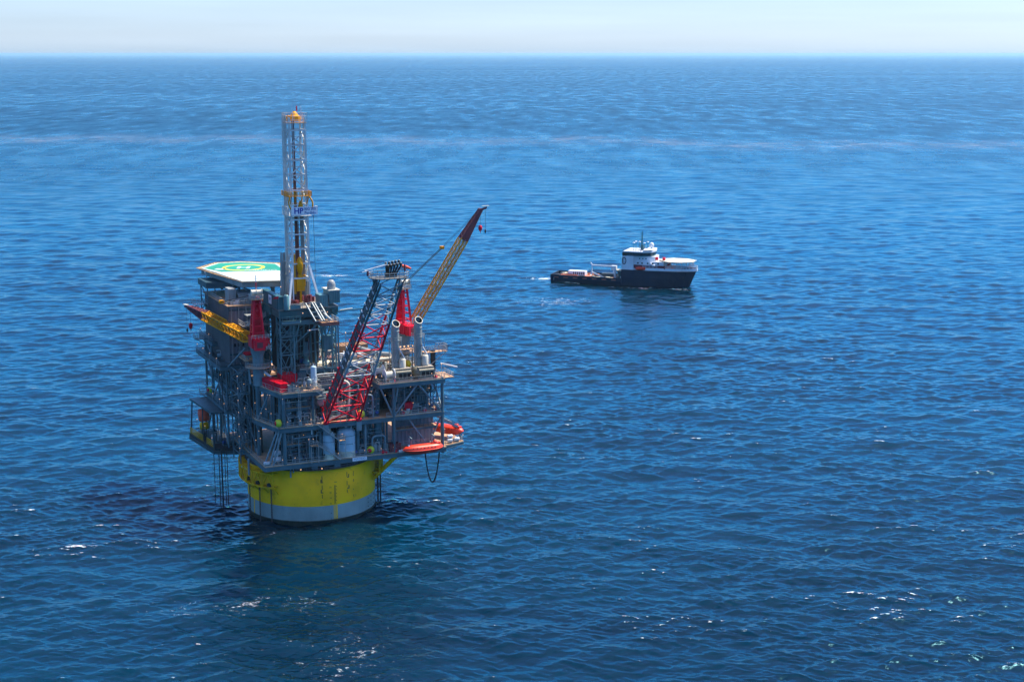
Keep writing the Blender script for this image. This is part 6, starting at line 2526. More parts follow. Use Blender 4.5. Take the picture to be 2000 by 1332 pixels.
h0 = hose_reel((-13.9, -16.4, Z2 + .05), "lime_cover")
h0.o["label"] = "yellow-green hose reel at the left front corner of the middle deck"
dup(h0.o, W(9.9, -15.6, Z2 + .05), ANG + .4, "yellow-green hose reel beside the right foot of the flare boom")
dup(h0.o, W(12.2, -16.3, Z1 + .05), ANG + .9, "yellow-green hose reel on the lowest deck right of the larger blue tank")
dup(h0.o, W(-20.6, 31.6, Z2 + .05), ANG + .3, "yellow-green hose reel in the shade on the left flank's gallery")
h1 = hose_reel((25.2, -12.0, Z3 + 2.6), "chrome_yellow")
h1.o["label"] = "bright yellow hose reel between the two exhaust stacks"


# ------------------------------------------------------------------ enclosed lifeboats
def lifeboat(base, L_, label, parts=True):
    u, v, z = base
    T = Thing("lifeboat", (0, 0, 0), label, "lifeboat", "orange enclosed lifeboats")
    ns, nr = 25, 24
    hull_v, top_v = [], []

    def half_w(t):
        return 1.75 * (1 - abs(2 * t - 1) ** 3.4) ** .62 + .02
    prof_h, prof_t = [], []
    for i in range(ns):
        t = i / (ns - 1)
        x = -L_ / 2 + L_ * t
        w = half_w(t)
        sheer = .25 * (2 * t - 1) ** 2
        keel = -1.25 * (1 - abs(2 * t - 1) ** 4) * .96 - .05
        hgt = 1.35 * (1 - abs(2 * t - 1) ** 3.2) ** .55 + .03
        for k in range(nr // 2 + 1):
            a = math.pi * k / (nr // 2)
            hull_v.append((x, -w * math.cos(a) if True else 0, sheer + keel * math.sin(a) ** .8))
            top_v.append((x, -w * .97 * math.cos(a), sheer + .12 + hgt * math.sin(a) ** .75))
    m = nr // 2 + 1
    fs = [(i * m + k, i * m + k + 1, (i + 1) * m + k + 1, (i + 1) * m + k) for i in range(ns - 1) for k in range(m - 1)]
    mb = MB()
    mb.add(hull_v, [f[::-1] for f in fs], True)
    T.part("hull", mb, "boat_hull_red")
    mb = MB()
    mb.add(top_v, fs, True)
    T.part("canopy", mb, "boat_orange")
    mb = MB()
    for s_ in (-1, 1):
        pts = []
        for i in range(ns):
            t = i / (ns - 1)
            pts.append((-L_ / 2 + L_ * t, s_ * (half_w(t) + .03), .25 * (2 * t - 1) ** 2 + .06))
        mb.pipe(pts, .11, 6)
    T.part("rubbing_strake", mb, "boat_orange")
    mb = MB()
    mb.lathe([(.75, 0), (.7, .5), (.55, .8), (.01, .85)], (L_ * .30, 0, 1.35), 14)
    mb.box((L_ * .2, -.6, 1.2), (L_ * .42, .6, 1.65))
    T.part("helm_dome", mb, "boat_orange")
    mb = MB()
    for s_ in (-1, 1):
        for i in range(7):
            t = .2 + .09 * i
            x = -L_ / 2 + L_ * t
            mb.box((x, s_ * half_w(t) * .90, .70), (x + .35, s_ * (half_w(t) * .90 + .06), .88))
    T.part("window", mb, "glass_dark")
    mb = MB()
    for x in (-L_ * .36, L_ * .36):
        mb.lathe([(.25, 0), (.3, .2), (.2, .5), (.01, .55)], (x, 0, 1.2), 10)
    T.part("lifting_hook", mb, "white_paint")
    return T.o


lb = lifeboat((0, 0, 0), 12.0, "orange enclosed lifeboat hung along the front edge of the lowest deck")
lb.location = W(26.6, -19.6, 18.3)
lb.rotation_euler = (0, 0, ANG)
lb2 = dup(lb, W(38.6, -8.0, 20.0), ANG - R_(62), "orange enclosed lifeboat on the boat deck at the far right behind its grey davit")
mb = MB()
for x in (23.2, 30.0):
    mb.bar((x, -17.3, 17.3), (x, -19.6, 21.6), .3)
    mb.bar((x, -17.4, Z1 + 1.0), (x, -17.4, 21.9), .28)
    mb.bar((x, -17.3, 21.8), (x, -19.8, 21.6), .28)
    mb.tube((x, -19.6, 21.5), (x, -19.6, 20.0), .06, 5)
single("boat_davit", mb, "steel_pale", (26.6, -17.4, Z1), "pair of davit arms holding the lifeboat on the front edge", "davit")
mb = MB()
mb.bar((35.2, -3.4, Z1), (35.2, -3.4, 24.2), .4)
mb.bar((35.0, -12.6, Z1), (35.0, -12.6, 24.4), .4)
mb.bar((35.2, -4.0, 24.2), (40.6, -6.4, 21.6), .55)
mb.bar((35.0, -12.4, 24.4), (40.8, -12.0, 21.2), .55)
mb.bar((40.6, -6.4, 21.6), (41.0, -6.4, 17.5), .5)
mb.bar((40.8, -12.0, 21.4), (41.2, -12.0, 17.5), .5)
mb.rail([(35.0, -12.4, 24.4), (40.8, -12.0, 21.4)], 1.0, 1.1, .06)
single("boat_davit", mb, "steel_pale", (38, -8, Z1), "grey sloping davit frame over the far right lifeboat", "davit")


def raft(c, label):
    mb = MB()
    mb.mat(0).lathe([(.01, -.85), (.42, -.8), (.5, -.6), (.5, .6), (.42, .8), (.01, .85)], (c[0], c[1], c[2] + .75), 16, axis='x')
    mb.mat(1).box((c[0] - .5, c[1] - .45, c[2]), (c[0] + .5, c[1] + .45, c[2] + .3))
    single("raft_canister", mb, ["white_paint", "steel_slate"], c, label, "raft canister", "white life-raft canisters")


raft((37.2, -13.6, Z1 + 1.1), "white life-raft canister, upper of three beside the far right lifeboat")
raft((37.0, -13.9, Z1), "white life-raft canister, lower left of three beside the far right lifeboat")
raft((39.4, -13.4, Z1), "white life-raft canister, right one of three beside the far right lifeboat")
raft((-17.2, -15.6, Z1), "white life-raft canister at the front left corner of the lowest deck")
raft((21.0, -17.0, Z1 - .6), "white life-raft canister at the bow of the front lifeboat")

# ------------------------------------------------------------------ hoses and lines that hang over the sea
mb = MB()
for k, off in enumerate((0, .5)):
    pts = []
    for i in range(25):
        t = i / 24
        uu = 28.6 + 4.4 * t + off * .3
        zz = 16.4 - 9.2 * (1 - abs(2 * (t - .08) / .92 - 1.22) ** 2.4 / 1.62) if False else 16.6 - 9.4 * (4 * t * (1 - t)) ** .8
        pts.append((uu, -16.0 + off, zz))
    mb.pipe(pts, .18, 8)
single("hanging_hose", mb, "black_hose", (30.8, -16, 16), "dark looped hoses hanging under the lifeboat over the sea", "hose")
for k, (u, v, z, r, lab) in enumerate(((-23.0, 11.2, 16.5, .22, "thick dark caisson hanging from the slung bay into the sea"),
                                      (-23.4, 12.6, 16.5, .14, "slim caisson hanging close beside the thick one"),
                                      (-21.9, 9.4, 16.5, .12, "slim caisson hanging furthest right of the flank's caissons"),
                                      (-24.4, 14.6, 16.0, .10, "slim caisson hanging furthest left of the flank's caissons"),
                                      (-22.2, 10.6, 40.0, .10, "tall thin line running down the flank into the sea"))):
    mb = MB()
    mb.mat(0).tube((u, v, -2.0), (u, v, z), r, 8)
    for zz in np.arange(2, z - 1, 4.0):
        mb.mat(1).tube((u, v, zz), (u, v, zz + .25), r * 1.6, 8)
    single("caisson", mb, ["black_hose", "dark_metal"], (u, v, 0), lab, "caisson", "caissons hanging from the left flank")
mb = MB()
mb.tube((34.4, -3.2, 24.0), (34.4, -3.2, 43.0), .55, 12)
mb.tube((36.0, -4.2, Z3 - .5), (36.0, -4.2, 43.0), .75, 12)
single("riser_pipe", mb, "black_hose", (36.0, -4.2, Z3), "thick dark upright pipe under the lookout platform at the far right", "pipe")
mb = MB()
mb.mat(0).tube((36.2, -9.6, Z3 + 2.6), (39.6, -13.6, Z3 + 2.0), .22, 8)
mb.mat(1).bar((36.4, -9.8, Z3), (36.4, -9.8, Z3 + 2.6), .14)
single("spray_nozzle", mb, ["white_paint", "rail_grey"], (36.4, -9.8, Z3), "white fire monitor tube pointing out over the right-hand deck edge", "fire monitor")

# white sign plate on the deck edge
mb = MB()
mb.mat(0).box((6.4, -17.75, Z1 - .95), (10.6, -17.68, Z1 + .05))
mb.mat(1)
put_text(mb, "PERDIDO", .78, (8.5, -17.77, Z1 - .45), (1, 0, 0), (0, 0, 1), .0, .02)
single("name_plate", mb, ["sign_white", "sign_grey"], (8.5, -17.7, Z1), "white name plate fixed to the lowest deck's front edge over the yellow hull", "sign")

# red fire-fighting gear and small deck clutter
cl = random.Random(9)
def valve(c, m, label):
    mb = MB()
    mb.mat(0).lathe([(.01, 0), (.42, .05), (.42, .5), (.25, .7), (.25, 1.0), (.38, 1.05), (.01, 1.1)], c, 10)
    mb.mat(0).lathe([(.2, -.6), (.2, .6)], (c[0], c[1], c[2] + .5), 8, axis='x')
    mb.mat(1).lathe([(.28, 1.15), (.32, 1.2), (.28, 1.25)], c, 10)
    single("fire_hydrant", mb, [m, "rail_grey"], c, label, "hydrant", "red hydrants along the deck edges")


for c, lab in (((15.6, -16.9, Z1), "red hydrant on the lowest deck edge left of the frame column"), ((16.6, -16.7, Z1), "red hydrant on the lowest deck edge, the second left of the frame column"),
               ((19.4, -17.0, Z1), "red hydrant on the lowest deck near the lifeboat's bow"), ((19.2, -16.6, Z3), "red hydrant beside the lower cable reel"),
               ((31.8, -16.6, Z3), "red hydrant right of the right olive housing"), ((-14.6, -7.6, Z3), "red hydrant by the left crane pedestal on the upper deck"),
               ((22.0, -16.4, Z2), "red hydrant at the left end of the braced bay"), ((28.6, -16.2, Z2), "red hydrant right of the red cargo basket"), ((32.2, -15.8, Z2), "red hydrant at the right end of the braced bay")):
    valve(c, "crane_red", lab)
# raft in red cover by the crane
mb = MB()
mb.mat(0).lathe([(.01, 0), (1.3, .1), (1.5, .45), (1.2, .8), (.01, .95)], (-16.6, 2.6, 44.8), 18)
mb.mat(1).box((-17.6, 1.6, 44.3), (-15.6, 3.6, 44.8))
single("covered_winch", mb, ["crane_red", "deck_plate"], (-16.6, 2.6, 44.3), "low round red-covered winch on the landing behind the left crane pedestal", "winch")
mb = MB()
mb.mat(0).box((-18.6, -1.8, 43.9), (-13.0, 6.0, 44.25))
mb.mat(1).rail([(-13.2, 5.8, 44.25), (-18.4, 5.8, 44.25), (-18.4, -1.6, 44.25)], 1.15, 1.4, .05)
mb.mat(2).bar((-18.4, 5.8, 43.9), (-16.4, 5.8, 38.0), .25)
mb.bar((-18.4, -1.6, 43.9), (-16.6, -1.4, 38.0), .25)
single("crane_landing", mb, ["grating", "rail_grey", "steel_slate"], (-16, 2, 43.9), "rust-orange landing with rails between the left crane pedestal and the living quarters", "landing")
mb = MB()
mb.mat(0).box((24.0, -8.8, 44.6), (28.4, -7.0, 44.8))
mb.mat(1).rail([(24.0, -8.7, 44.8), (28.4, -8.7, 44.8)], 1.1, 1.1, .05)
for u in (24.2, 28.2):
    mb.mat(2).bar((u, -8.0, Z3), (u, -8.0, 44.6), .25)
single("lamp_gantry", mb, ["grating", "rail_grey", "steel_pale"], (26, -8, Z3), "small gantry between the exhaust stacks carrying four glowing lamps", "gantry")

# machinery in the slung bay: orange and yellow drums
mb = MB()
mb.mat(0).lathe([(.01, -1.4), (1.9, -1.3), (1.9, 1.3), (.01, 1.4)], (-24.0, 27.0, 23.0), 20, axis='x')
mb.mat(1).lathe([(.01, -1.2), (1.1, -1.1), (1.1, 1.1), (.01, 1.2)], (-24.6, 24.4, 20.4), 16, axis='x')
mb.mat(2).bar((-24.6, 27.0, 16.4), (-24.6, 27.0, 23.0), .4)
mb.bar((-23.4, 27.0, 16.4), (-23.4, 27.0, 23.0), .4)
mb.bar((-24.6, 24.4, 16.4), (-24.6, 24.4, 20.4), .3)
single("umbilical_winch", mb, ["windsock", "frame_yellow", "dark_metal"], (-24, 26, 16.4), "orange and yellow umbilical winch under the dark canopy on the left flank", "winch")


# ------------------------------------------------------------------ lit deck lamps
def lamp(c, h, r):
    mb = MB()
    mb.mat(0).bar(c, (c[0], c[1], c[2] + h), .09)
    mb.mat(1).lathe([(.01, -r), (r * .8, -r * .6), (r, 0), (r * .8, r * .6), (.01, r)], (c[0], c[1], c[2] + h), 8)
    mb.mat(0).lathe([(r * .9, r * .7), (.01, r * 1.2)], (c[0], c[1], c[2] + h), 8)
    return mb


proto = {}
def put_lamp(u, v, z, h, label, group, r=.09):
    key = (h, r)
    if key not in proto:
        o = single("deck_lamp", lamp((u, v, z), h, r), ["rail_grey", "lamp_warm"], (u, v, z), label, "lamp", group)
        proto[key] = o
    else:
        dup(proto[key], W(u, v, z), ANG, label, group)


ll = "small warm deck lamp glowing in the shade of the left flank"
for i, z in enumerate((17.6, 21.0, 24.4, 27.8, 31.2, 34.6, 38.0)):
    put_lamp(-20.8, -1.2, z, 1.9, "small warm lamp on the near post of the stair tower", "lamps on the stair tower")
    if i % 2 == 0:
        put_lamp(-17.3, -.8, z + .4, 1.9, "small warm lamp on the near post of the stair tower", "lamps on the stair tower")
    if i % 2:
        put_lamp(-19.0, -1.1, z + 1.0, 1.9, "small warm lamp on the near post of the stair tower", "lamps on the stair tower")
for (u, v, z) in ((-17.2, -5, 20.4), (-17.0, -9, 21.8), (-16.8, -7, 23.4), (-16.4, -3, 25.2), (-16.3, -8, 28.6), (-15.3, -9.5, 30.0), (-14.6, -12, 29.2), (-17, -4.6, 30.8), (-15.4, -7.4, 33.6),
                  (-22.0, 10, 28), (-21.8, 16, 28), (-21.8, 24, 28), (-20.8, 10, 34.6), (-20.8, 18, 34.6), (-20.8, 30, 34.6), (-23.2, 12, 40.8), (-23.2, 20, 40.8), (-23.2, 28, 40.8), (-23.2, 35, 40.8),
                  (-21.6, 27, 45), (-21.6, 37, 45), (-24.9, 14.0, 17.4), (-25.4, 20, 19.6), (-26.0, 27, 20.0), (-20.2, 12, 21.0), (-18.2, 9.8, 24.0), (-18.0, 14, 31.0), (-18.0, 22, 31.6)):
    put_lamp(u, v, z, 1.9, ll, "lamps on the left flank")
lf = "small warm deck lamp along the front of the platform"
for (u, v, z) in ((-13.2, -17.0, Z1), (-9.6, -16.6, Z1), (-5.6, -16.7, Z1 + 4.8), (-4.4, -16.9, Z1 + 4.8), (2.6, -17.0, Z1), (10.2, -17.1, Z1), (15.0, -17.2, Z1), (18.6, -17.2, Z1), (-11.6, -17.2, Z2), (-8.0, -17.2, Z2), (-5.0, -17.2, Z2),
                  (-2.2, -17.2, Z2), (3.6, -17.6, Z2 - 4.9), (3.8, -17.9, Z2 + 4.6), (-12.8, -17.4, Z3 - 3), (-8.6, -16.6, Z3), (-4.8, -16.9, Z3), (-1.9, -13.4, Z3), (5.2, -15.4, Z2 + 2.2), (11.4, -13.2, Z2 + 4.4), (14.0, -12.6, Z2 + 5.0),
                  (9.6, -12.6, Z2 + 4.2), (17.4, -14.6, Z2 + 4.0), (21.4, -17.0, Z2), (24.8, -16.9, Z2 + 1.6), (25.4, -13.4, Z2 + 5.4), (19.6, -17.1, Z3), (24.2, -17.1, Z3), (30.4, -17.1, Z3), (33.4, -17.0, Z3), (36.0, -10.6, Z3 + 1), (-9.8, -15.0, Z1 + 4),
                  (-6.4, -14.6, Z1 + 5.6), (20.0, -17.1, Z1), (41.6, -12.8, Z1), (35.0, -15.2, Z1 + 3)):
    put_lamp(u, v, z, 1.6, lf, "lamps along the front decks")
for i in range(4):
    put_lamp(24.4 + i * 1.2, -8.5, 44.8, .9, "one of four bright warm lamps in a row between the exhaust stacks", "row of lamps between the stacks", .24)
for (th, z) in ((9.0, 15.3), (-9, 15.2)):
    p = HP(th, 18.3, z)
    put_lamp(p.x, p.y, p.z, .5, "warm lamp on the rim of the yellow hull", "lamps on the hull rim", .16)
for (u, v, z) in ((-8.2, -9.0, 61.6), (-4.0, -9.0, 57.0), (3.0, -8.9, 56.8), (-7.4, 0, 63.2), (8.5, -7.8, 50.4), (-2.0, -8.4, 52.0)):
    put_lamp(u, v, z, .5, "small pale lamp on the drilling rig", "lamps on the rig", .13)

# lockers and boxes standing about on the decks
bx = random.Random(31)
proto_b = []
for k, m in enumerate(("grey_paint", "lq_brown", "steel_slate", "cargo_cream", "white_paint")):
    mb = MB()
    w, d, h = ((1.2, .8, 1.5), (1.6, 1.0, 1.0), (.9, .7, 1.9), (1.4, 1.1, .8), (1.0, .8, 1.2))[k]
    mb.mat(0).box((-w / 2, -d / 2, .08), (w / 2, d / 2, h))
    mb.mat(1).box((-w / 2 - .05, -d / 2 - .05, h), (w / 2 + .05, d / 2 + .05, h + .06))
    mb.mat(1).bar((w * .2, -d / 2 - .03, h * .4), (w * .2, -d / 2 - .03, h * .7), .06)
    mb.mat(1).box((-w / 2, -d / 2, 0), (w / 2, d / 2, .08))
    proto_b.append((mb, m))
tones_ = ("grey", "brown", "slate", "cream", "white")
placed = {}
zones = [((-12.2, -2.6), (-16.6, -12), Z3, "on the upper deck among the red containers"), ((15.4, 33.4), (-16.8, -10), Z3, "on the upper deck around the olive housings"), ((-3.8, 17), (-7.2, 12), Z4, "among the cargo on the pipe deck"),
         ((-13, 17), (-16.6, -12.6), Z1, "on the lowest deck near its front edge"), ((-12.6, 15), (-16.4, -12), Z2, "on the middle deck near its front edge"), ((20, 33), (-16.6, -12), Z2, "on the floor of the braced right-hand bay"),
         ((21, 33), (-9, 10), Z3, "behind the exhaust stacks")]
for k in range(84):
    zi = k % 7
    (ua, ub), (va, vb), z, where = zones[zi]
    c = bx.randrange(5)
    u, v = bx.uniform(ua, ub), bx.uniform(va, vb)
    if zi in (3, 4) and -3 < u < 9:
        v = bx.uniform(-12.6, -10.5)
    lab = "small %s locker %s" % (tones_[c], where)
    if c not in placed:
        mb, m = proto_b[c]
        o = single("deck_locker", mb, [m, "dark_metal"], (0, 0, 0), lab, "locker", "lockers standing about the decks", world=W(u, v, z))
        placed[c] = o
    else:
        dup(placed[c], W(u, v, z), ANG + bx.choice([0, 0, math.pi / 2, math.pi]), lab)
# ------------------------------------------------------------------ supply ship
paint("ship_navy", (0.002, 0.012, 0.034), 0.7, grime=0.25, scale=0.15, rust=0.1, dirt=(0.015, 0.02, 0.03))
paint("ship_white", (0.72, 0.76, 0.80), 0.4, grime=0.15, scale=0.2, rust=0.1)
paint("ship_deck_orange", (0.50, 0.15, 0.08), 0.65, grime=0.4)
paint("ship_maroon", (0.16, 0.015, 0.03), 0.5, grime=0.2)
paint("ship_green", (0.01, 0.10, 0.13), 0.4, grime=0.2)
paint("ship_cream", (0.80, 0.72, 0.52), 0.6, grime=0.15)


def ship():
    a = Vector((24.35, 841.83, 0))
    b = Vector((98.65, 815.17, 0))
    d = (b - a)
    yaw = math.atan2(d.y, d.x)
    mid = (a + b) / 2
    T = Thing("supply_ship", (0, 0, 0), "dark-hulled offshore supply ship with a white wheelhouse and long low working deck", "ship", None, world=mid, rz=yaw)
    # hull: stations from stern (x=-39.5) to bow
    L_ = 79.0
    st = []
    xs = [-39.5, -38.5, -34, -20, -5, 2.0, 2.6, 10, 18, 26, 32, 36, 38.4, 39.4]
    hb = [7.4, 7.8, 8.2, 8.4, 8.4, 8.4, 8.4, 8.3, 7.9, 6.6, 4.9, 3.0, 1.2, .15]
    tops = [3.9, 3.9, 3.7, 3.5, 3.5, 3.5, 9.0, 9.0, 9.1, 9.3, 9.6, 9.9, 10.1, 10.2]
    flare_ = [0, 0, 0, 0, 0, 0, 0, .1, .3, .9, 1.5, 1.8, 1.6, 1.0]
    rake = [0, 0, 0, 0, 0, 0, 0, 0, .2, .7, 1.7, 2.8, 3.7, 4.1]
    zs = [-2.0, 0.0, .5, 1.0]
    rings = []
    for x, h, t, fl, rk in zip(xs, hb, tops, flare_, rake):
        ring = []
        for s_ in (-1, 1):
            col = []
            for z, wf in ((-2.0, .80), (0.0, .93), (t * .5, 1.0), (t, 1.0)):
                k = max(0, z / t)
                col.append((x + rk * k, s_ * (h * wf + fl * k), z))
            ring.append(col)
        rings.append(ring)
    mb = MB()
    vs, n = [], len(rings)
    for ring in rings:
        vs += ring[0][::-1] + ring[1]
    w = 8
    fs = []
    for i in range(n - 1):
        for k in range(w - 1):
            if k == 3:
                continue
            fs.append((i * w + k, (i + 1) * w + k, (i + 1) * w + k + 1, i * w + k + 1))
    mb.add(vs, fs)
    mb.add(vs[:w], [(0, 1, 2, 3, 4, 5, 6, 7)])
    T.part("hull", mb, "ship_navy")
    # working deck between bulwarks, foredeck
    mb = MB()
    mb.prism([(-39.3, -7.2), (2.4, -8.2), (2.4, 8.2), (-39.3, 7.2)], 2.3, 2.5)
    T.part("working_deck", mb, "dark_metal")
    mb = MB()
    mb.box((2.3, -8.35, 2.4), (2.5, 8.35, 9.0))
    T.part("break_bulkhead", mb, "ship_navy")
    fore = [(2.5, -8.3), (18.2, -8.1), (26.7, -7.4), (33.7, -6.3), (38.8, -4.7), (42.0, -2.7), (43.4, -1.0), (43.4, 1.0), (42.0, 2.7), (38.8, 4.7), (33.7, 6.3), (26.7, 7.4), (18.2, 8.1), (2.5, 8.3)]
    mb = MB()
    mb.prism(fore, 8.7, 8.95)
    T.part("foredeck", mb, "ship_deck_orange")
    # white bulwark round the bow
    mb = MB()
    port = [(14.5, -8.25), (18.2, -8.15), (26.7, -7.5), (33.7, -6.4), (38.8, -4.9), (42.0, -2.9), (43.5, -1.0), (43.5, 1.0), (42.0, 2.9), (38.8, 4.9), (33.7, 6.4), (26.7, 7.5), (14.5, 8.25)]
    for p, q in zip(port, port[1:]):
        mb.bar((*p, 9.7), (*q, 9.7), .2, 1.5)
    T.part("bow_bulwark", mb, "ship_white")
    mb = MB()
    for p, q in zip(port, port[1:]):
        mb.rail([(p[0], p[1] * .97, 10.4), (q[0], q[1] * .97, 10.4)], 1.3, 2.0, .06)
    T.part("bow_railing", mb, "ship_white")
    # bulwark rails of the working deck with orange openings
    mb = MB()
    for s_ in (-1, 1):
        for i in range(7):
            x = -37 + i * 5.6
            mb.box((x, s_ * 8.46 - (0.06 if s_ < 0 else -.0), 2.55), (x + 2.6, s_ * 8.46 + .06, 2.95))
    T.part("freeing_port", mb, "ship_deck_orange")
    mb = MB()
    for s_ in (-1, 1):
        mb.bar((-39.4, s_ * 7.5, 4.0), (-34, s_ * 8.2, 3.9), .5, .5)
        mb.bar((-34, s_ * 8.2, 3.9), (2.4, s_ * 8.4, 3.7), .4, .5)
    mb.bar((-39.3, -7.4, 3.2), (-39.3, 7.4, 3.2), .5, 1.8)
    T.part("cargo_rail", mb, "ship_navy")
    # superstructure
    mb = MB()
    mb.box((2.7, -8.1, 8.95), (9.2, 8.1, 16.6))
    mb.box((9.2, -7.4, 8.95), (24.5, 7.4, 11.7))
    T.part("main_house", mb, "ship_white")
    mb = MB()
    mb.box((9.2, -7.0, 11.7), (26.0, 7.0, 13.8))
    mb.prism([(9.2, -6.6), (16.5, -6.6), (20.5, -5.0), (20.5, 5.0), (16.5, 6.6), (9.2, 6.6)], 13.8, 16.4)
    T.part("accommodation", mb, "ship_white")
    mb = MB()
    mb.box((4.0, -7.62, 10.0), (27.0, -7.45, 11.9))
    mb.box((4.0, 7.45, 10.0), (27.0, 7.62, 11.9))
    T.part("maroon_stripe", mb, "ship_maroon")
    for i, x in enumerate((11.0, 13.4, 16.6, 19.4, 22.6)):
        mb = MB()
        mb.box((x, -7.05, 12.4), (x + .9, -6.98, 13.2))
        T.part("porthole", mb, "glass_dark")
    for x in (12.0, 13.8, 15.6):
        mb = MB()
        mb.box((x, -6.65, 15.0), (x + .7, -6.58, 15.6))
        T.part("porthole", mb, "glass_dark")
    # wheelhouse: dark green glazed band between white rims
    wh = [(3.4, -7.4), (14.0, -7.6), (18.4, -5.2), (19.4, -2.2), (19.4, 2.2), (18.4, 5.2), (14.0, 7.6), (3.4, 7.4)]
    mb = MB()
    mb.prism(wh, 16.6, 18.7)
    T.part("wheelhouse", mb, "ship_green")
    mb = MB()
    k = .985
    mb.prism([(11 + (p[0] - 11) * 1.012, p[1] * 1.012) for p in wh], 17.2, 18.2)
    T.part("wheelhouse_window", mb, "glass_dark")
    mb = MB()
    mb.prism([(11 + (p[0] - 11) * 1.05, p[1] * 1.05) for p in wh], 18.7, 19.2)
    mb.prism([(14.4, -7.8), (19.2, -5.4), (20.0, -2.2), (20.0, 2.2), (19.2, 5.4), (14.4, 7.8)], 19.2, 20.1)
    T.part("wheelhouse_roof", mb, "ship_white")
    mb = MB()
    y0 = Vector((14.6, -7.95, 19.65))
    y1 = Vector((19.1, -5.55, 19.65))
    dd = (y1 - y0).normalized()
    for i in range(6):
        p = y0 + (y1 - y0) * (.1 + i * .14)
        mb.bar(p, p + dd * .45, .06, .5)
    T.part("board_lettering", mb, "ship_green")
    # stern-facing funnel block with the round emblem
    mb = MB()
    mb.mat(0).box((2.5, -8.25, 8.95), (5.8, -5.0, 16.2))
    mb.box((2.5, 5.0, 8.95), (5.8, 8.25, 16.2))
    T.part("funnel_casing", mb, "ship_white")
    mb = MB()
    n = 28
    cx, cz = 3.9, 13.9
    out, inn = [], []
    for i in range(n):
        t = 2 * math.pi * i / n
        out.append((cx + 1.25 * math.cos(t), -8.30, cz + 2.1 * math.sin(t)))
        inn.append((cx + .78 * math.cos(t), -8.30, cz + 1.55 * math.sin(t)))
    mb.mat(0).add(out + inn, [(i, (i + 1) % n, (i + 1) % n + n, i + n) for i in range(n)] + [(i + n, i, (i + 1) % n, (i + 1) % n + n) for i in range(n)])
    cc = []
    for i in range(15):
        t = R_(50 + 260 * i / 14)
        cc.append(((cx + .5 * math.cos(t), -8.31, cz + .95 * math.sin(t)), (cx + .28 * math.cos(t), -8.31, cz + .62 * math.sin(t))))
    for p, q in zip(cc, cc[1:]):
        mb.mat(1).add([p[0], q[0], q[1], p[1]], [(0, 1, 2, 3), (3, 2, 1, 0)])
    T.part("emblem", mb, ["ship_navy", "ship_green"])
    mb = MB()
    for y in (-7.6, -6.2, 6.2, 7.6):
        mb.tube((3.3, y, 16.2), (3.0, y, 18.4), .5, 10)
        mb.tube((4.7, y, 16.2), (4.4, y, 18.0), .45, 10)
    T.part("exhaust_pipe", mb, "soot")
    # masts
    mb = MB()
    mb.tube((12.0, 0, 19.2), (12.0, 0, 29.6), .32, 8, .2)
    mb.tube((11.2, .5, 19.2), (11.2, .5, 28.6), .2, 8, .14)
    mb.bar((12.0, -2.0, 24.4), (12.0, 2.0, 24.4), .2)
    mb.bar((12.0, -1.4, 26.6), (12.0, 1.4, 26.6), .16)
    mb.box((11.2, -.9, 19.6), (12.8, .9, 22.2))
    T.part("main_mast", mb, "ship_green")
    mb = MB()
    for x, y in ((8.0, -3.0), (9.8, 2.4), (13.8, -2.4), (14.4, 2.8), (7.6, 3.0)):
        mb.mat(1).bar((x, y, 19.2), (x, y, 23.4), .2)
        mb.mat(0).lathe([(.01, 0), (.75, .1), (.6, .5), (.01, .6)], (x, y, 23.2), 12)
    T.part("aerial_dome", mb, ["ship_white", "ship_green"])
    mb = MB()
    mb.lathe([(.6, 0), (.6, .7), (1.25, 1.0), (1.35, 1.9), (1.1, 2.8), (.6, 3.3), (.01, 3.5)], (17.0, 1.5, 20.1), 20)
    T.part("radome", mb, "ship_white")
    mb = MB()
    for i in range(9):
        x = 3.2 + i * 1.4
        mb.bar((x, -7.0, 19.2), (x, -7.0, 20.4), .1)
    mb.bar((3.2, -7.0, 20.4), (14.4, -7.0, 20.4), .1)
    mb.bar((3.2, -7.0, 19.8), (14.4, -7.0, 19.8), .08)
    T.part("roof_railing", mb, "ship_maroon")
    # helideck over the foredeck
    mb = MB()
    hd = []
    for i in range(8):
        t = R_(22.5 + 45 * i)
        hd.append((32.4 + 9.8 * math.cos(t), 8.4 * math.sin(t)))
    mb.mat(0).prism(hd, 14.0, 14.4)
    mb.mat(1)
    for i in range(8):
        p, q = hd[i], hd[(i + 1) % 8]
        o1 = (32.4 + (p[0] - 32.4) * 1.12, p[1] * 1.12)
        o2 = (32.4 + (q[0] - 32.4) * 1.12, q[1] * 1.12)
        mb.add([(*p, 14.0), (*q, 14.0), (*o2, 14.4), (*o1, 14.4)], [(0, 1, 2, 3), (3, 2, 1, 0)])
    T.part("ship_helideck", mb, ["ship_cream", "ship_white"])
    for x, y in ((27, -5), (27, 5), (33, -5.6), (33, 5.6), (38, -3.6), (38, 3.6), (41, 0)):
        mb = MB()
        mb.tube((x, y, 9.0), (x + .4, y * 1.15, 14.0), .26, 8)
        T.part("helideck_post", mb, "ship_white")
    mb = MB()
    for a, b2 in (((27, -5, 9.2), (33, -5.6, 13.8)), ((33, -5.6, 9.2), (38, -3.8, 13.8)), ((38, -3.6, 9.2), (33, -5.8, 13.8)), ((38, 3.6, 9.2), (41, 0, 13.8))):
        mb.tube(a, b2, .16, 6)
    T.part("helideck_brace", mb, "ship_white")
    mb = MB()
    for x, y in ((20.6, -3.4), (24.6, -3.0)):
        mb.box((x, y - .6, 14.4), (x + 1.5, y + .6, 16.0))
    T.part("fire_monitor_box", mb, "crane_red")
    # rescue boat in its recess
    mb = MB()
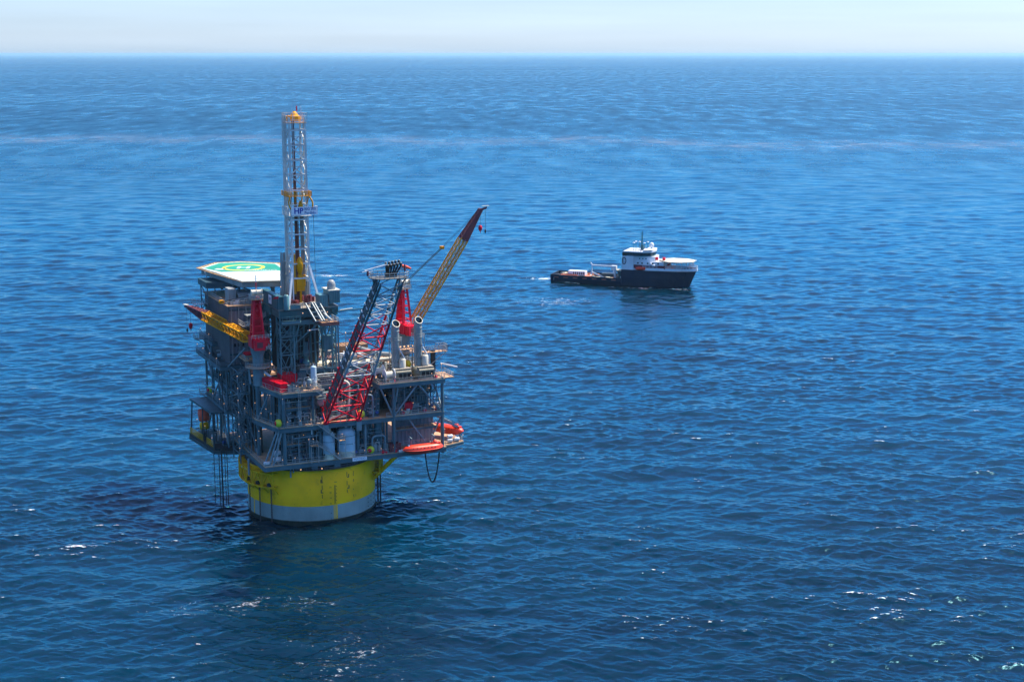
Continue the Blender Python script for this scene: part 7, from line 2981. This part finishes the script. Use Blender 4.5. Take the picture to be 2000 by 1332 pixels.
    mb.lathe([(.01, -3.0), (.7, -2.4), (1.0, -.6), (1.0, 1.6), (.8, 2.8), (.01, 3.0)], (13.2, -8.0, 9.9), 12, axis='x')
    T.part("rescue_boat", mb, "boat_orange")
    mb = MB()
    mb.lathe([(.01, 0), (.55, .1), (.55, 1.0), (.01, 1.1)], (19.0, -7.9, 12.2), 12)
    mb.lathe([(.01, -.9), (.45, -.8), (.45, .8), (.01, .9)], (20.6, -7.8, 11.9), 12, axis='x')
    mb.cbox((4.9 + 2.4, -7.7, 13.4), (2.2, .5, 1.0), 0, (R_(-32), 'Y'))
    T.part("raft_canister", mb, "ship_white")
    # stern accommodation van, cargo, winch crane
    mb = MB()
    mb.mat(0).box((-34.5, -4.6, 2.6), (-17.5, 4.6, 3.3))
    mb.mat(1).box((-31.0, -1.0, 3.3), (-21.0, 3.4, 5.6))
    for i in range(6):
        mb.mat(2).box((-28.0 + i * 1.2, -1.06, 3.7), (-27.4 + i * 1.2, -1.0, 5.1))
    T.part("deck_module", mb, ["ship_deck_orange", "ship_white", "glass_dark"])
    mb = MB()
    g = random.Random(4)
    for i in range(64):
        x, y = g.uniform(-37, 1.0), g.uniform(-7.0, 6.4)
        mb.mat(g.randrange(4)).cbox((x, y, 2.5 + .6), (g.uniform(.8, 3.0), g.uniform(.8, 2.0), g.uniform(.8, 1.8)), g.uniform(-.2, .2))
    T.part("deck_cargo", mb, ["ship_deck_orange", "ship_cream", "dark_metal", "grey_paint"])
    mb = MB()
    mb.box((-11.0, -2.2, 2.5), (-3.8, 2.4, 5.2))
    T.part("winch_housing", mb, "dark_metal")
    mb = MB()
    mb.tube((-3.6, -1.0, 2.5), (-3.6, -1.0, 8.4), 1.0, 12)
    mb.box((-5.4, -2.2, 7.4), (-2.4, .2, 9.8))
    mb.bar((-4.2, -1.0, 9.2), (-16.6, -1.6, 9.4), .8, .9)
    mb.bar((-16.6, -1.6, 9.6), (-17.6, -1.7, 11.0), .7)
    mb.bar((-16.6, -1.6, 9.2), (-16.9, -2.2, 4.2), .7)
    mb.bar((-16.9, -2.2, 5.8), (-9.0, -3.6, 3.2), .6)
    T.part("deck_crane", mb, "ship_white")
    mb = MB()
    mb.mat(0).lathe([(1.2, 0), (1.3, 2.2), (2.0, 4.0), (2.1, 4.4), (.01, 4.4)], (-.6, .6, 2.5), 18)
    mb.mat(1).lathe([(2.15, 4.4), (2.3, 4.5), (2.3, 5.0), (.01, 5.02)], (-.6, .6, 2.5), 18)
    T.part("capstan", mb, ["ship_green", "ship_cream"])
    mb = MB()
    mb.bar((1.4, -2.4, 7.0), (2.0, -4.0, 2.6), .5)
    mb.box((1.0, -5.4, 2.5), (2.4, -3.4, 4.4))
    T.part("gangway", mb, "ship_white")
    # draught marks
    mb = MB()
    for i in range(4):
        mb.box((-37.4, -8.26, 1.1 + i * .4), (-37.0, -8.16, 1.35 + i * .4))
    T.part("draught_mark", mb, "rail_grey")


ship()
